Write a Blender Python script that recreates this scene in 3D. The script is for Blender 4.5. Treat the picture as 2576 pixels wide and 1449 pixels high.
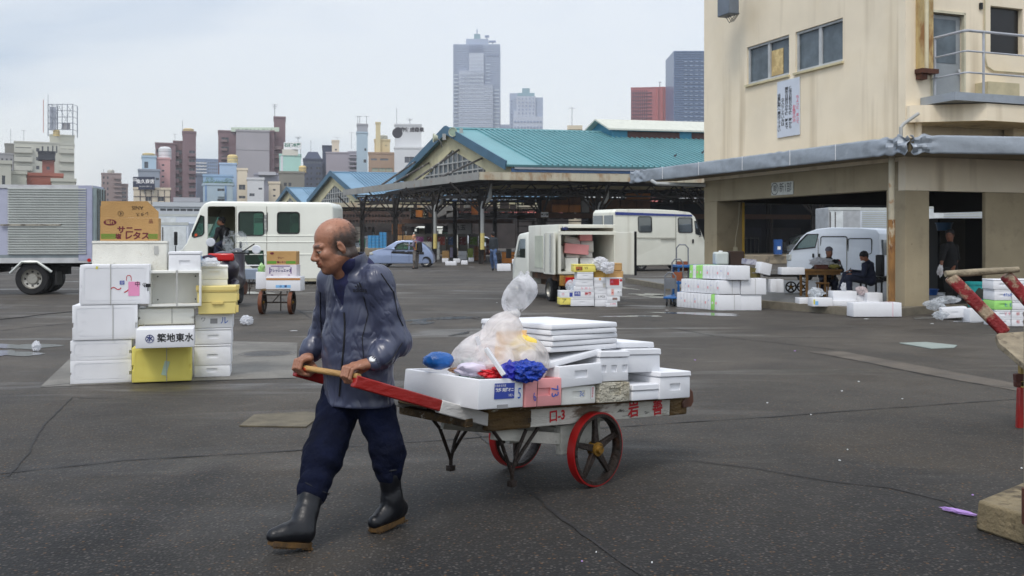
import bpy, bmesh, math, random
import numpy as np
from mathutils import Vector, Matrix, Euler
from mathutils.geometry import tessellate_polygon
R=math.radians
random.seed(7)
SC=bpy.context.scene
for _o in list(bpy.data.objects): bpy.data.objects.remove(_o)
COL=SC.collection
# ---------------------------------------------------------------- camera
CAMH=1.5; FPX=2504.0; CX=1288.0; HY=603.0      # photo measured on a 2576 px wide copy
cam=bpy.data.cameras.new('camera'); camo=bpy.data.objects.new('camera',cam); COL.objects.link(camo)
camo.location=(0,0,CAMH); camo.rotation_euler=(R(90),0,0)
cam.sensor_width=36; cam.lens=FPX/2576*36; cam.shift_y=(HY-724.5)/2576.0
cam.clip_start=.1; cam.clip_end=6000
cam.dof.use_dof=True; cam.dof.focus_distance=5.2; cam.dof.aperture_fstop=9
SC.camera=camo
def W(px,py,Y): return Vector(((px-CX)/FPX*Y, Y, CAMH-(py-HY)/FPX*Y))
def G(px,py,z=0.0):
    Y=(CAMH-z)*FPX/(py-HY); return Vector(((px-CX)/FPX*Y,Y,z))
# ---------------------------------------------------------------- sky, sun, exposure
SUN_EL, SUN_AZ = R(56), R(205)      # azimuth clockwise from +Y (the view direction)
wd=bpy.data.worlds.new('World'); SC.world=wd; wd.use_nodes=True
nt=wd.node_tree; nt.nodes.clear(); N=nt.nodes; Lk=nt.links
out=N.new('ShaderNodeOutputWorld')
sky=N.new('ShaderNodeTexSky'); sky.sky_type='NISHITA'; sky.sun_disc=False
sky.sun_elevation=SUN_EL; sky.sun_rotation=SUN_AZ; sky.air_density=1.2; sky.dust_density=3
bg1=N.new('ShaderNodeBackground'); bg1.inputs['Strength'].default_value=.05; Lk.new(sky.outputs[0],bg1.inputs[0])
tc=N.new('ShaderNodeTexCoord'); mp=N.new('ShaderNodeMapping'); mp.inputs['Scale'].default_value=(1,1,3.2)
Lk.new(tc.outputs['Generated'],mp.inputs[0])
nz=N.new('ShaderNodeTexNoise'); nz.inputs['Scale'].default_value=1.5; nz.inputs['Detail'].default_value=5; nz.inputs['Roughness'].default_value=.5
nz.inputs['Distortion'].default_value=.3
Lk.new(mp.outputs[0],nz.inputs['Vector'])
cr=N.new('ShaderNodeValToRGB'); cr.color_ramp.elements[0].position=.43; cr.color_ramp.elements[0].color=(.37,.47,.62,1)
cr.color_ramp.elements[1].position=.60; cr.color_ramp.elements[1].color=(.80,.82,.84,1)
Lk.new(nz.outputs[0],cr.inputs[0])
# overcast layer: the cloud deck is brighter towards the zenith and whiter to the right of the view
sx=N.new('ShaderNodeSeparateXYZ'); Lk.new(tc.outputs['Generated'],sx.inputs[0])
mr=N.new('ShaderNodeMapRange'); mr.inputs[1].default_value=.24; mr.inputs[2].default_value=1; mr.inputs[3].default_value=.90; mr.inputs[4].default_value=1.5
Lk.new(sx.outputs['Z'],mr.inputs[0])
mx=N.new('ShaderNodeMapRange'); mx.inputs[1].default_value=-.5; mx.inputs[2].default_value=.15; mx.inputs[3].default_value=.0; mx.inputs[4].default_value=.55
Lk.new(sx.outputs['X'],mx.inputs[0])
mixc=N.new('ShaderNodeMix'); mixc.data_type='RGBA'; mixc.inputs[7].default_value=(.86,.87,.885,1)
Lk.new(mx.outputs[0],mixc.inputs[0]); Lk.new(cr.outputs[0],mixc.inputs[6])
bg2=N.new('ShaderNodeBackground'); Lk.new(mixc.outputs[2],bg2.inputs[0]); Lk.new(mr.outputs[0],bg2.inputs['Strength'])
ad=N.new('ShaderNodeAddShader'); Lk.new(bg1.outputs[0],ad.inputs[0]); Lk.new(bg2.outputs[0],ad.inputs[1]); Lk.new(ad.outputs[0],out.inputs[0])
sl=bpy.data.lights.new('sun','SUN'); sl.energy=1.35; sl.angle=R(15); sl.color=(1,.96,.9)
so=bpy.data.objects.new('sun',sl); COL.objects.link(so)
_d=Vector((math.sin(SUN_AZ)*math.cos(SUN_EL),math.cos(SUN_AZ)*math.cos(SUN_EL),math.sin(SUN_EL)))
so.rotation_euler=_d.to_track_quat('Z','Y').to_euler(); so.location=(20,-30,60)
SC.view_settings.view_transform='Standard'; SC.view_settings.look='None'; SC.view_settings.exposure=0.0; SC.view_settings.gamma=1
SC.cycles.max_bounces=6; SC.cycles.diffuse_bounces=3; SC.cycles.glossy_bounces=3; SC.cycles.transparent_max_bounces=12
SC.cycles.use_denoising=True; SC.cycles.volume_bounces=1; SC.cycles.caustics_reflective=False; SC.cycles.caustics_refractive=False
# ---------------------------------------------------------------- materials
_M={}
def C(r,g,b): # 8-bit sRGB -> linear
    f=lambda v:(v/255/12.92) if v<=10 else ((v/255+.055)/1.055)**2.4
    return (f(r),f(g),f(b))
def mat(name,col,rough=.6,metal=0.0,var=.12,vs=3.0,dirt=None,bump=0.0,bs=40.0,streak=None,spec=.5,coat=0,stretch=(1,1,1),alpha=None,crease=None):
    """base colour with slow variation, optional patches of another colour (dirt=(colour, threshold, scale)) and rain streaks"""
    if name in _M: return _M[name]
    m=bpy.data.materials.new(name); m.use_nodes=True; t=m.node_tree; n=t.nodes; l=t.links
    p=n['Principled BSDF']; p.inputs['Roughness'].default_value=rough; p.inputs['Metallic'].default_value=metal
    p.inputs['Specular IOR Level'].default_value=spec; p.inputs['Coat Weight'].default_value=coat
    tcn=n.new('ShaderNodeTexCoord'); mpp=n.new('ShaderNodeMapping'); mpp.inputs['Scale'].default_value=stretch
    l.new(tcn.outputs['Object'],mpp.inputs[0])
    def noise(sc,det=4,vec=None,rg=.55):
        q=n.new('ShaderNodeTexNoise'); q.inputs['Scale'].default_value=sc; q.inputs['Detail'].default_value=det; q.inputs['Roughness'].default_value=rg
        l.new(vec or mpp.outputs[0],q.inputs['Vector']); return q.outputs[0]
    def mixrgb(f,a,b,bt='MIX'):
        q=n.new('ShaderNodeMix'); q.data_type='RGBA'; q.blend_type=bt
        for s,v in ((0,f),(6,a),(7,b)):
            if isinstance(v,(int,float)): q.inputs[s].default_value=v
            elif isinstance(v,tuple): q.inputs[s].default_value=(*v[:3],1)
            else: l.new(v,q.inputs[s])
        return q.outputs[2]
    cur=(*col,1)
    if var:
        dk=tuple(c*(1-var*1.6) for c in col); lt=tuple(min(1,c*(1+var)) for c in col)
        rm=n.new('ShaderNodeMapRange'); rm.inputs[1].default_value=.3; rm.inputs[2].default_value=.7; l.new(noise(vs),rm.inputs[0])
        cur=mixrgb(rm.outputs[0],dk,lt)
    if streak:
        sc2,th=streak[1],streak[2]
        mp2=n.new('ShaderNodeMapping'); mp2.inputs['Scale'].default_value=(sc2,sc2,sc2*.07); l.new(tcn.outputs['Object'],mp2.inputs[0])
        rm=n.new('ShaderNodeMapRange'); rm.inputs[1].default_value=th; rm.inputs[2].default_value=th+.2; rm.inputs[4].default_value=streak[3] if len(streak)>3 else .6
        l.new(noise(1,3,mp2.outputs[0]),rm.inputs[0]); cur=mixrgb(rm.outputs[0],cur,streak[0])
    if dirt:
        for dd in (dirt if isinstance(dirt,list) else [dirt]):
            rm=n.new('ShaderNodeMapRange'); rm.inputs[1].default_value=dd[1]; rm.inputs[2].default_value=dd[1]+(dd[3] if len(dd)>3 else .12)
            rm.inputs[4].default_value=dd[4] if len(dd)>4 else .85
            l.new(noise(dd[2],6,None,.65),rm.inputs[0]); cur=mixrgb(rm.outputs[0],cur,dd[0])
    if isinstance(cur,tuple): p.inputs['Base Color'].default_value=cur
    else: l.new(cur,p.inputs['Base Color'])
    if bump:
        b=n.new('ShaderNodeBump'); b.inputs['Strength'].default_value=min(1,bump); b.inputs['Distance'].default_value=.02*max(1,bump)
        l.new(noise(bs,3),b.inputs['Height']); l.new(b.outputs[0],p.inputs['Normal'])
    if crease:      # sharp soft-cloth creases: ridged noise
        q=n.new('ShaderNodeTexNoise'); q.inputs['Scale'].default_value=crease[0]; q.inputs['Detail'].default_value=2; q.inputs['Distortion'].default_value=crease[2]; l.new(mpp.outputs[0],q.inputs['Vector'])
        a1=n.new('ShaderNodeMath'); a1.operation='SUBTRACT'; a1.inputs[1].default_value=.5; l.new(q.outputs[0],a1.inputs[0]); a2=n.new('ShaderNodeMath'); a2.operation='ABSOLUTE'; l.new(a1.outputs[0],a2.inputs[0])
        b=n.new('ShaderNodeBump'); b.inputs['Strength'].default_value=1; b.inputs['Distance'].default_value=crease[1]; l.new(a2.outputs[0],b.inputs['Height']); l.new(b.outputs[0],p.inputs['Normal'])
    if alpha is not None: p.inputs['Alpha'].default_value=alpha
    _M[name]=m; return m
def glass(name,tint,refl=.25,op=.5,rough=.05):
    """pane: part see-through tinted, part dark glossy"""
    if name in _M: return _M[name]
    m=bpy.data.materials.new(name); m.use_nodes=True; t=m.node_tree; n=t.nodes; l=t.links
    n.clear(); o=n.new('ShaderNodeOutputMaterial')
    tr=n.new('ShaderNodeBsdfTransparent'); tr.inputs[0].default_value=(*tint,1)
    df=n.new('ShaderNodeBsdfDiffuse'); df.inputs[0].default_value=(*[c*.12 for c in tint],1)
    gl=n.new('ShaderNodeBsdfGlossy'); gl.inputs['Roughness'].default_value=rough; gl.inputs[0].default_value=(.9,.95,.95,1)
    m1=n.new('ShaderNodeMixShader'); m1.inputs[0].default_value=op; l.new(tr.outputs[0],m1.inputs[1]); l.new(df.outputs[0],m1.inputs[2])
    lw=n.new('ShaderNodeLayerWeight'); lw.inputs[0].default_value=refl
    m2=n.new('ShaderNodeMixShader'); l.new(lw.outputs['Facing'],m2.inputs[0]); l.new(m1.outputs[0],m2.inputs[1]); l.new(gl.outputs[0],m2.inputs[2])
    l.new(m2.outputs[0],o.inputs[0]); _M[name]=m; return m
def film(name,col,op=.4):
    """thin crinkled polythene"""
    if name in _M: return _M[name]
    m=bpy.data.materials.new(name); m.use_nodes=True; t=m.node_tree; n=t.nodes; l=t.links
    n.clear(); o=n.new('ShaderNodeOutputMaterial'); tr=n.new('ShaderNodeBsdfTransparent'); tr.inputs[0].default_value=(.97,.97,.97,1)
    df=n.new('ShaderNodeBsdfPrincipled'); df.inputs['Base Color'].default_value=(*col,1); df.inputs['Roughness'].default_value=.25
    df.inputs['Subsurface Weight'].default_value=0
    tl=n.new('ShaderNodeBsdfTranslucent'); tl.inputs[0].default_value=(*col,1)
    mm=n.new('ShaderNodeMixShader'); mm.inputs[0].default_value=.45; l.new(df.outputs[0],mm.inputs[1]); l.new(tl.outputs[0],mm.inputs[2])
    tcn=n.new('ShaderNodeTexCoord'); q=n.new('ShaderNodeTexNoise'); q.inputs['Scale'].default_value=9; q.inputs['Detail'].default_value=3; q.inputs['Distortion'].default_value=1.0
    l.new(tcn.outputs['Object'],q.inputs['Vector'])
    b=n.new('ShaderNodeBump'); b.inputs['Strength'].default_value=.8; b.inputs['Distance'].default_value=.03; l.new(q.outputs[0],b.inputs['Height']); l.new(b.outputs[0],df.inputs['Normal'])
    rm=n.new('ShaderNodeMapRange'); rm.inputs[1].default_value=.35; rm.inputs[2].default_value=.68; rm.inputs[3].default_value=max(0,op-.22); rm.inputs[4].default_value=min(1,op+.38)
    l.new(q.outputs[0],rm.inputs[0])
    m2=n.new('ShaderNodeMixShader'); l.new(rm.outputs[0],m2.inputs[0]); l.new(tr.outputs[0],m2.inputs[1]); l.new(mm.outputs[0],m2.inputs[2])
    l.new(m2.outputs[0],o.inputs[0]); _M[name]=m; return m
def vmat(name,rough=.55,bump=.2,bs=90,spec=.4,coat=0,sheen=0):
    """colour from the mesh's own colour attribute (skin, hair)"""
    if name in _M: return _M[name]
    m=bpy.data.materials.new(name); m.use_nodes=True; t=m.node_tree; n=t.nodes; l=t.links
    p=n['Principled BSDF']; p.inputs['Roughness'].default_value=rough; p.inputs['Specular IOR Level'].default_value=spec; p.inputs['Coat Weight'].default_value=coat
    a=n.new('ShaderNodeAttribute'); a.attribute_name='Col'; tcn=n.new('ShaderNodeTexCoord')
    q=n.new('ShaderNodeTexNoise'); q.inputs['Scale'].default_value=bs; q.inputs['Detail'].default_value=4; l.new(tcn.outputs['Object'],q.inputs['Vector'])
    hs=n.new('ShaderNodeHueSaturation'); rm=n.new('ShaderNodeMapRange'); rm.inputs[3].default_value=.8; rm.inputs[4].default_value=1.2
    l.new(q.outputs[0],rm.inputs[0]); l.new(rm.outputs[0],hs.inputs['Value']); l.new(a.outputs['Color'],hs.inputs['Color']); l.new(hs.outputs[0],p.inputs['Base Color'])
    b=n.new('ShaderNodeBump'); b.inputs['Strength'].default_value=bump; b.inputs['Distance'].default_value=.01; l.new(q.outputs[0],b.inputs['Height']); l.new(b.outputs[0],p.inputs['Normal'])
    _M[name]=m; return m
def emis(name,col,st=1.0):
    if name in _M: return _M[name]
    m=bpy.data.materials.new(name); m.use_nodes=True; p=m.node_tree.nodes['Principled BSDF']
    p.inputs['Base Color'].default_value=(*col,1); p.inputs['Emission Color'].default_value=(*col,1); p.inputs['Emission Strength'].default_value=st; _M[name]=m; return m
# ---------------------------------------------------------------- mesh builder
def link(name,me,parent=None,m=None):
    o=bpy.data.objects.new(name,me); COL.objects.link(o)
    if parent is not None: o.parent=parent
    if m is not None and me is not None:
        for mm in (m if isinstance(m,(list,tuple)) else [m]): me.materials.append(mm)
    return o
class MB:
    def __init__(s): s.v=[]; s.f=[]; s.mi=[]; s.T=Matrix.Identity(4); s.cur=0
    def at(s,loc=(0,0,0),rz=0,rx=0,ry=0):
        s.T=Matrix.Translation(loc)@Euler((rx,ry,rz)).to_matrix().to_4x4(); return s
    def add(s,vs,fs):
        b=len(s.v); s.v+=[tuple(s.T@Vector(v)) for v in vs]; s.f+=[tuple(b+i for i in f) for f in fs]; s.mi+=[s.cur]*len(fs); return s
    def box(s,x0,x1,y0,y1,z0,z1,tx=0,ty=0):
        """tx, ty: taper (how far the top is drawn in on each side)"""
        vs=[(x0,y0,z0),(x1,y0,z0),(x1,y1,z0),(x0,y1,z0),(x0+tx,y0+ty,z1),(x1-tx,y0+ty,z1),(x1-tx,y1-ty,z1),(x0+tx,y1-ty,z1)]
        return s.add(vs,[(0,3,2,1),(4,5,6,7),(0,1,5,4),(1,2,6,5),(2,3,7,6),(3,0,4,7)])
    def bar(s,a,b,w,h=None,up=(0,0,1)):
        a=Vector(a); b=Vector(b); h=h or w; d=(b-a).normalized(); u=Vector(up)
        if abs(d.dot(u))>.98: u=Vector((1,0,0))
        x=d.cross(u).normalized(); z=x.cross(d).normalized()
        vs=[]
        for p in (a,b):
            for i,j in ((-1,-1),(1,-1),(1,1),(-1,1)): vs.append(p+x*(i*w/2)+z*(j*h/2))
        return s.add(vs,[(3,2,1,0),(4,5,6,7),(0,1,5,4),(1,2,6,5),(2,3,7,6),(3,0,4,7)])
    def tube(s,pts,r,n=8,cap=True):
        pts=[Vector(p) for p in pts]; k=len(pts); rs=r if isinstance(r,(list,tuple)) else [r]*k
        t0=(pts[1]-pts[0]).normalized(); u=Vector((0,0,1)) if abs(t0.z)<.9 else Vector((1,0,0)); x=t0.cross(u).normalized()
        vs=[]
        for i,p in enumerate(pts):
            t=(pts[min(k-1,i+1)]-pts[max(0,i-1)]).normalized(); x=(x-t*x.dot(t)).normalized(); y=t.cross(x)
            for j in range(n):
                a=2*math.pi*j/n; vs.append(p+(x*math.cos(a)+y*math.sin(a))*rs[i])
        fs=[(i*n+j,i*n+(j+1)%n,(i+1)*n+(j+1)%n,(i+1)*n+j) for i in range(k-1) for j in range(n)]
        if cap: fs+=[tuple(range(n-1,-1,-1)),tuple((k-1)*n+j for j in range(n))]
        return s.add(vs,fs)
    def lathe(s,prof,n=20,axis='z',c=(0,0,0),closed=False):
        vs=[]; k=len(prof)
        for r,h in prof:
            for j in range(n):
                a=2*math.pi*j/n; p=(r*math.cos(a),r*math.sin(a),h)
                if axis=='y': p=(p[0],p[2],p[1])
                if axis=='x': p=(p[2],p[0],p[1])
                vs.append((p[0]+c[0],p[1]+c[1],p[2]+c[2]))
        fl=[(i,(i+1)%k) for i in range(k if closed else k-1)]
        fs=[(i*n+j,i*n+(j+1)%n,q*n+(j+1)%n,q*n+j) for i,q in fl for j in range(n)]
        if not closed:
            fs+=[tuple(range(n-1,-1,-1)),tuple((k-1)*n+j for j in range(n))]
        return s.add(vs,fs)
    def plate(s,outer,holes=(),th=.02,org=(0,0,0),ux=(1,0,0),uz=(0,0,1)):
        """flat outline (2D points) with holes, given thickness away from the viewer (ux x uz is the back direction reversed)"""
        ux=Vector(ux).normalized(); uz=Vector(uz).normalized(); nn=ux.cross(uz)   # for ux=+x, uz=+z nn=-y, towards the camera
        loops=[list(outer)]+[list(h) for h in holes]
        flat=[p for lp in loops for p in lp]
        tri=tessellate_polygon([[Vector((p[0],p[1],0)) for p in lp] for lp in loops])
        org=Vector(org); F=[org+ux*p[0]+uz*p[1] for p in flat]; B=[v-nn*th for v in F]; n=len(F); fs=[]
        for a,b,c in tri:
            ar=(flat[b][0]-flat[a][0])*(flat[c][1]-flat[a][1])-(flat[b][1]-flat[a][1])*(flat[c][0]-flat[a][0])
            if ar<0: a,c=c,a
            fs.append((a,b,c)); fs.append((c+n,b+n,a+n))
        base=0
        for k,lp in enumerate(loops):
            m=len(lp); ar=sum(lp[i][0]*lp[(i+1)%m][1]-lp[(i+1)%m][0]*lp[i][1] for i in range(m))
            ccw=ar>0
            if k>0: ccw=not ccw
            for i in range(m):
                a,b=base+i,base+(i+1)%m
                if not ccw: a,b=b,a
                fs.append((b,a,a+n,b+n))
            base+=m
        return s.add(F+B,fs)
    def grid(s,fn,nu,nv,wrap=False):
        vs=[fn(i/(nu-1 if not wrap else nu),j/(nv-1)) for j in range(nv) for i in range(nu)]
        fs=[]
        for j in range(nv-1):
            for i in range(nu if wrap else nu-1):
                k=(i+1)%nu; fs.append((j*nu+i,j*nu+k,(j+1)*nu+k,(j+1)*nu+i))
        return s.add(vs,fs)
    def mesh(s,name='mesh'):
        me=bpy.data.meshes.new(name); me.from_pydata(s.v,[],s.f); me.update()
        if any(s.mi): me.polygons.foreach_set('material_index',s.mi)
        return me
    def build(s,name,m,parent=None,bev=0,seg=2,smooth=True,ang=35,solid=0):
        me=s.mesh(name)
        if smooth and len(me.polygons):
            me.polygons.foreach_set('use_smooth',[True]*len(me.polygons)); me.set_sharp_from_angle(angle=R(ang))
        o=link(name,me,parent,m)
        if solid: md=o.modifiers.new('solid','SOLIDIFY'); md.thickness=solid
        if bev:
            md=o.modifiers.new('bev','BEVEL'); md.width=bev; md.segments=seg; md.limit_method='ANGLE'; md.angle_limit=R(40); md.harden_normals=False
        return o
def rr(x0,x1,z0,z1,r=.0,n=4):
    """rounded rectangle outline"""
    if r<=0: return [(x0,z0),(x1,z0),(x1,z1),(x0,z1)]
    o=[]
    for cx,cz,a0 in ((x1-r,z0+r,-90),(x1-r,z1-r,0),(x0+r,z1-r,90),(x0+r,z0+r,180)):
        for i in range(n+1):
            a=R(a0+90*i/n); o.append((cx+r*math.cos(a),cz+r*math.sin(a)))
    return o
def tag(o,label=None,cat=None,group=None,kind=None):
    if label: o['label']=label
    if cat: o['category']=cat
    if group: o['group']=group
    if kind: o['kind']=kind
    return o
def thing(name,label,cat,loc=(0,0,0),rz=0,group=None,rx=0,ry=0):
    o=bpy.data.objects.new(name,None); COL.objects.link(o); o.location=loc; o.rotation_euler=(rx,ry,rz); o.empty_display_size=.2
    return tag(o,label,cat,group)
def struct(name,mb,m,**k):
    return tag(mb.build(name,m,None,**k),kind='structure')
def kids(o): return list(o.children)
def dup(o,parent=None,label=None):
    c=o.copy(); COL.objects.link(c); c.parent=parent
    if parent is not None: c.matrix_parent_inverse=o.matrix_parent_inverse.copy()
    for ch in kids(o): dup(ch,c)
    if label: c['label']=label
    return c
def carve(mb,cutters,m,name,parent,bev=0,seg=3,ang=35,bevang=30):
    """body solid (bevelled) minus cutter solids; returns one clean mesh"""
    o=mb.build('tmp_body',m[0] if isinstance(m,(list,tuple)) else m,None,smooth=False)
    if isinstance(m,(list,tuple)):
        for q in m[1:]: o.data.materials.append(q)
    if bev:
        md=o.modifiers.new('b','BEVEL'); md.width=bev; md.segments=seg; md.limit_method='ANGLE'; md.angle_limit=R(bevang)
    cs=[]
    for c in cutters:
        me=c.mesh('cut')
        co=bpy.data.objects.new('cut',me); COL.objects.link(co); cs.append(co)
        if isinstance(m,(list,tuple)):
            for q in m: me.materials.append(q)
            me.polygons.foreach_set('material_index',[min(len(m)-1,getattr(c,'mat_i',0))]*len(me.polygons))
        md=o.modifiers.new('c','BOOLEAN'); md.operation='DIFFERENCE'; md.object=co; md.solver='EXACT'
    dg=bpy.context.evaluated_depsgraph_get(); dg.update()
    me=bpy.data.meshes.new_from_object(o.evaluated_get(dg)); me.name=name
    bpy.data.objects.remove(o)
    for c in cs: bpy.data.objects.remove(c)
    me.polygons.foreach_set('use_smooth',[True]*len(me.polygons)); me.set_sharp_from_angle(angle=R(ang))
    r=bpy.data.objects.new(name,me); COL.objects.link(r); r.parent=parent
    return r
_txtc={}
def text(body,size,m,parent,M,name='lettering',squash=1.0,ex=.0008,bold=0.0,align='CENTER'):
    """lettering as a thin mesh; M places it: text reads along local x, up local y, faces local z"""
    key=(body,align,round(bold,4))
    if key not in _txtc:
        cu=bpy.data.curves.new('t','FONT'); cu.body=body; cu.align_x=align; cu.align_y='CENTER'; cu.resolution_u=2; cu.offset=bold
        cu.space_line=.95
        o=bpy.data.objects.new('t',cu); COL.objects.link(o); dg=bpy.context.evaluated_depsgraph_get(); dg.update()
        me=bpy.data.meshes.new_from_object(o.evaluated_get(dg)); bpy.data.objects.remove(o); _txtc[key]=me
    me=_txtc[key].copy(); me.name=name; me.materials.clear()
    me.transform(Matrix.Diagonal((size*squash,size,1,1)))
    o=link(name,me,parent,m); o.matrix_local=M
    return o
def facing(x,y,z,rz=0,tilt=0):
    """matrix of a text facing -y (towards the camera) in local space, turned by rz"""
    return Matrix.Translation((x,y,z))@Matrix.Rotation(rz,4,'Z')@Matrix.Rotation(R(90),4,'X')@Matrix.Rotation(tilt,4,'Z')
# ---------------------------------------------------------------- distance fields for people and soft things
class Fld:
    def __init__(s,lo,hi,h):
        s.lo=np.array(lo,float); s.h=h; s.n=np.maximum(4,np.ceil((np.array(hi)-s.lo)/h).astype(int)+1)
        s.d=np.full(s.n,h*4,np.float32); s.c=np.zeros(s.n,np.int16)
    def win(s,lo,hi,m):
        a=np.clip(np.floor((np.array(lo)-m-s.lo)/s.h).astype(int),0,s.n-1); b=np.clip(np.ceil((np.array(hi)+m-s.lo)/s.h).astype(int)+1,1,s.n)
        b=np.maximum(b,a+1)
        ax=[s.lo[i]+s.h*np.arange(a[i],b[i],dtype=np.float32) for i in range(3)]
        X,Y,Z=np.meshgrid(*ax,indexing='ij'); return tuple(slice(a[i],b[i]) for i in range(3)),np.stack([X,Y,Z],-1)
    def put(s,sl,nd,k,cid,op='u'):
        d=s.d[sl]
        if op=='u':
            if k>0:
                hh=np.clip(.5+.5*(d-nd)/k,0,1); r=d*(1-hh)+nd*hh-k*hh*(1-hh)
            else: r=np.minimum(d,nd)
            if cid is not None:
                cc=s.c[sl]; cc[nd<d]=cid
            s.d[sl]=r
        else:
            nd=-nd
            hh=np.clip(.5-.5*(d-nd)/max(k,1e-6),0,1); s.d[sl]=d*(1-hh)+nd*hh+k*hh*(1-hh)
            if cid is not None:
                cc=s.c[sl]; cc[nd>d]=cid
        return s
    def cap(s,a,b,ra,rb,k=.02,cid=None,op='u',flat=None,fold=None):
        a=np.array(a,float); b=np.array(b,float); r=max(ra,rb); sl,P=s.win(np.minimum(a,b)-r,np.maximum(a,b)+r,k*1.5+3*s.h+.01)
        ab=b-a; L2=max(ab@ab,1e-9); q=P-a; t=np.clip((q@ab)/L2,0,1); o=q-t[...,None]*ab
        if flat is not None:
            w=np.array(flat[0],float); w/=np.linalg.norm(w); o=o+((o@w)*(1/flat[1]-1))[...,None]*w
        ln=np.sqrt((o*o).sum(-1)); d=ln-(ra+(rb-ra)*t)
        if flat is not None: d=d*min(1,max(flat[1],.6))
        if fold:
            amp,fr,ph=fold[:3]; L=math.sqrt(L2); x=t*L
            an=np.arctan2(o[...,1],o[...,0]+.5*o[...,2])
            d=d+amp*(np.sin(x*fr+ph+1.3*np.sin(an*2+ph)+.9*np.sin(x*fr*.37+an*3))*.6+.4*np.sin(x*fr*1.9+an*1.0+ph*2))
        return s.put(sl,d.astype(np.float32),k,cid,op)
    def ell(s,c,r,rot=None,k=.02,cid=None,op='u'):
        c=np.array(c,float); r=np.array(r,float); m=r.max(); sl,P=s.win(c-m,c+m,k*1.5+3*s.h)
        q=P-c
        if rot is not None: q=q@np.array(rot)      # rows -> local
        k0=np.sqrt(((q/r)**2).sum(-1)); k1=np.sqrt(((q/(r*r))**2).sum(-1))+1e-9; d=k0*(k0-1)/k1
        return s.put(sl,d.astype(np.float32),k,cid,op)
    def noise(s,amp,fr,seed=1,n=5):
        rg=np.random.RandomState(seed); sl,P=s.win(s.lo,s.lo+s.h*s.n,0); a=np.zeros(P.shape[:3],np.float32)
        for i in range(n):
            v=rg.normal(size=3); v/=np.linalg.norm(v); w=rg.normal(size=3); w/=np.linalg.norm(w); f=fr*(1+.6*i)
            a+=np.sin(P@v*f+2.2*np.sin(P@w*f*.5+i))/(1+.5*i)
        s.d[sl]+=(amp*a*.5).astype(np.float32); return s
    def half(s,p,nrm,k=.004):
        """cut away everything on the positive side of a plane"""
        sl,P=s.win(s.lo,s.lo+s.h*s.n,0); nd=((P-np.array(p))@np.array(nrm)).astype(np.float32)
        s.d[sl]=np.maximum(s.d[sl],nd); return s
    def mesh(s):
        d=s.d; d[0]=d[-1]=s.h; d[:,0]=d[:,-1]=s.h; d[:,:,0]=d[:,:,-1]=s.h
        ins=d<0; nx,ny,nz=d.shape
        cnt=np.zeros((nx-1,ny-1,nz-1),np.int8)
        for i in (0,1):
            for j in (0,1):
                for k in (0,1): cnt+=ins[i:nx-1+i,j:ny-1+j,k:nz-1+k]
        act=(cnt>0)&(cnt<8); I=np.argwhere(act); idx=-np.ones(act.shape,np.int64); idx[act]=np.arange(len(I))
        acc=np.zeros((len(I),3)); w=np.zeros(len(I)); cs=[(i,j,k) for i in (0,1) for j in (0,1) for k in (0,1)]
        for ax in range(3):
            for c in cs:
                if c[ax]: continue
                e=list(c); e[ax]=1
                a=d[I[:,0]+c[0],I[:,1]+c[1],I[:,2]+c[2]]; b=d[I[:,0]+e[0],I[:,1]+e[1],I[:,2]+e[2]]
                mk=(a<0)!=(b<0); t=np.where(mk,a/np.where(mk,a-b,1),0)
                p=np.array(c,float)[None].repeat(len(I),0); p[:,ax]+=t
                acc[mk]+=p[mk]; w[mk]+=1
        V=s.lo+s.h*(I+acc/w[:,None]); Fs=[]
        for ax in range(3):
            u,v=(ax+1)%3,(ax+2)%3
            a=np.take(ins,range(0,d.shape[ax]-1),ax); b=np.take(ins,range(1,d.shape[ax]),ax); E=np.argwhere(a!=b)
            ok=(E[:,u]>0)&(E[:,v]>0)&(E[:,u]<d.shape[u]-1)&(E[:,v]<d.shape[v]-1); E=E[ok]
            st=a[E[:,0],E[:,1],E[:,2]]
            def id(du,dv):
                q=E.copy(); q[:,u]-=du; q[:,v]-=dv; return idx[q[:,0],q[:,1],q[:,2]]
            Q=np.stack([id(1,1),id(0,1),id(0,0),id(1,0)],1); Q[~st]=Q[~st][:,::-1]; Fs.append(Q)
        F=np.concatenate(Fs)
        g=np.clip(np.round((V-s.lo)/s.h).astype(int),0,s.n-1); ids=s.c[g[:,0],g[:,1],g[:,2]]
        return V,F,ids
    def build(s,name,m,parent,org=(0,0,0),cols=None,colf=None,smooth=1,sub=0):
        V,F,ids=s.mesh()
        V=V-np.array(org)
        if smooth and len(V):
            for _ in range(smooth):
                A=np.zeros_like(V); n=np.zeros(len(V))
                for a,b in ((0,1),(1,2),(2,3),(3,0)):
                    np.add.at(A,F[:,a],V[F[:,b]]); np.add.at(A,F[:,b],V[F[:,a]]); np.add.at(n,F[:,a],1); np.add.at(n,F[:,b],1)
                V=V*.5+.5*A/np.maximum(n,1)[:,None]
        me=bpy.data.meshes.new(name); me.vertices.add(len(V)); me.vertices.foreach_set('co',V.astype(np.float32).ravel())
        me.loops.add(len(F)*4); me.loops.foreach_set('vertex_index',F.astype(np.int32).ravel()); me.polygons.add(len(F))
        me.polygons.foreach_set('loop_start',np.arange(0,len(F)*4,4,dtype=np.int32)); me.update(calc_edges=True); me.validate()
        me.polygons.foreach_set('use_smooth',[True]*len(me.polygons))
        if cols is not None or colf is not None:
            cc=np.ones((len(V),4),np.float32)
            if cols is not None:
                for i,q in cols.items(): cc[ids==i,:3]=q
            if colf is not None: colf(V+np.array(org),ids,cc)
            at=me.color_attributes.new('Col','FLOAT_COLOR','POINT'); at.data.foreach_set('color',cc.ravel())
        return link(name,me,parent,m)
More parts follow.
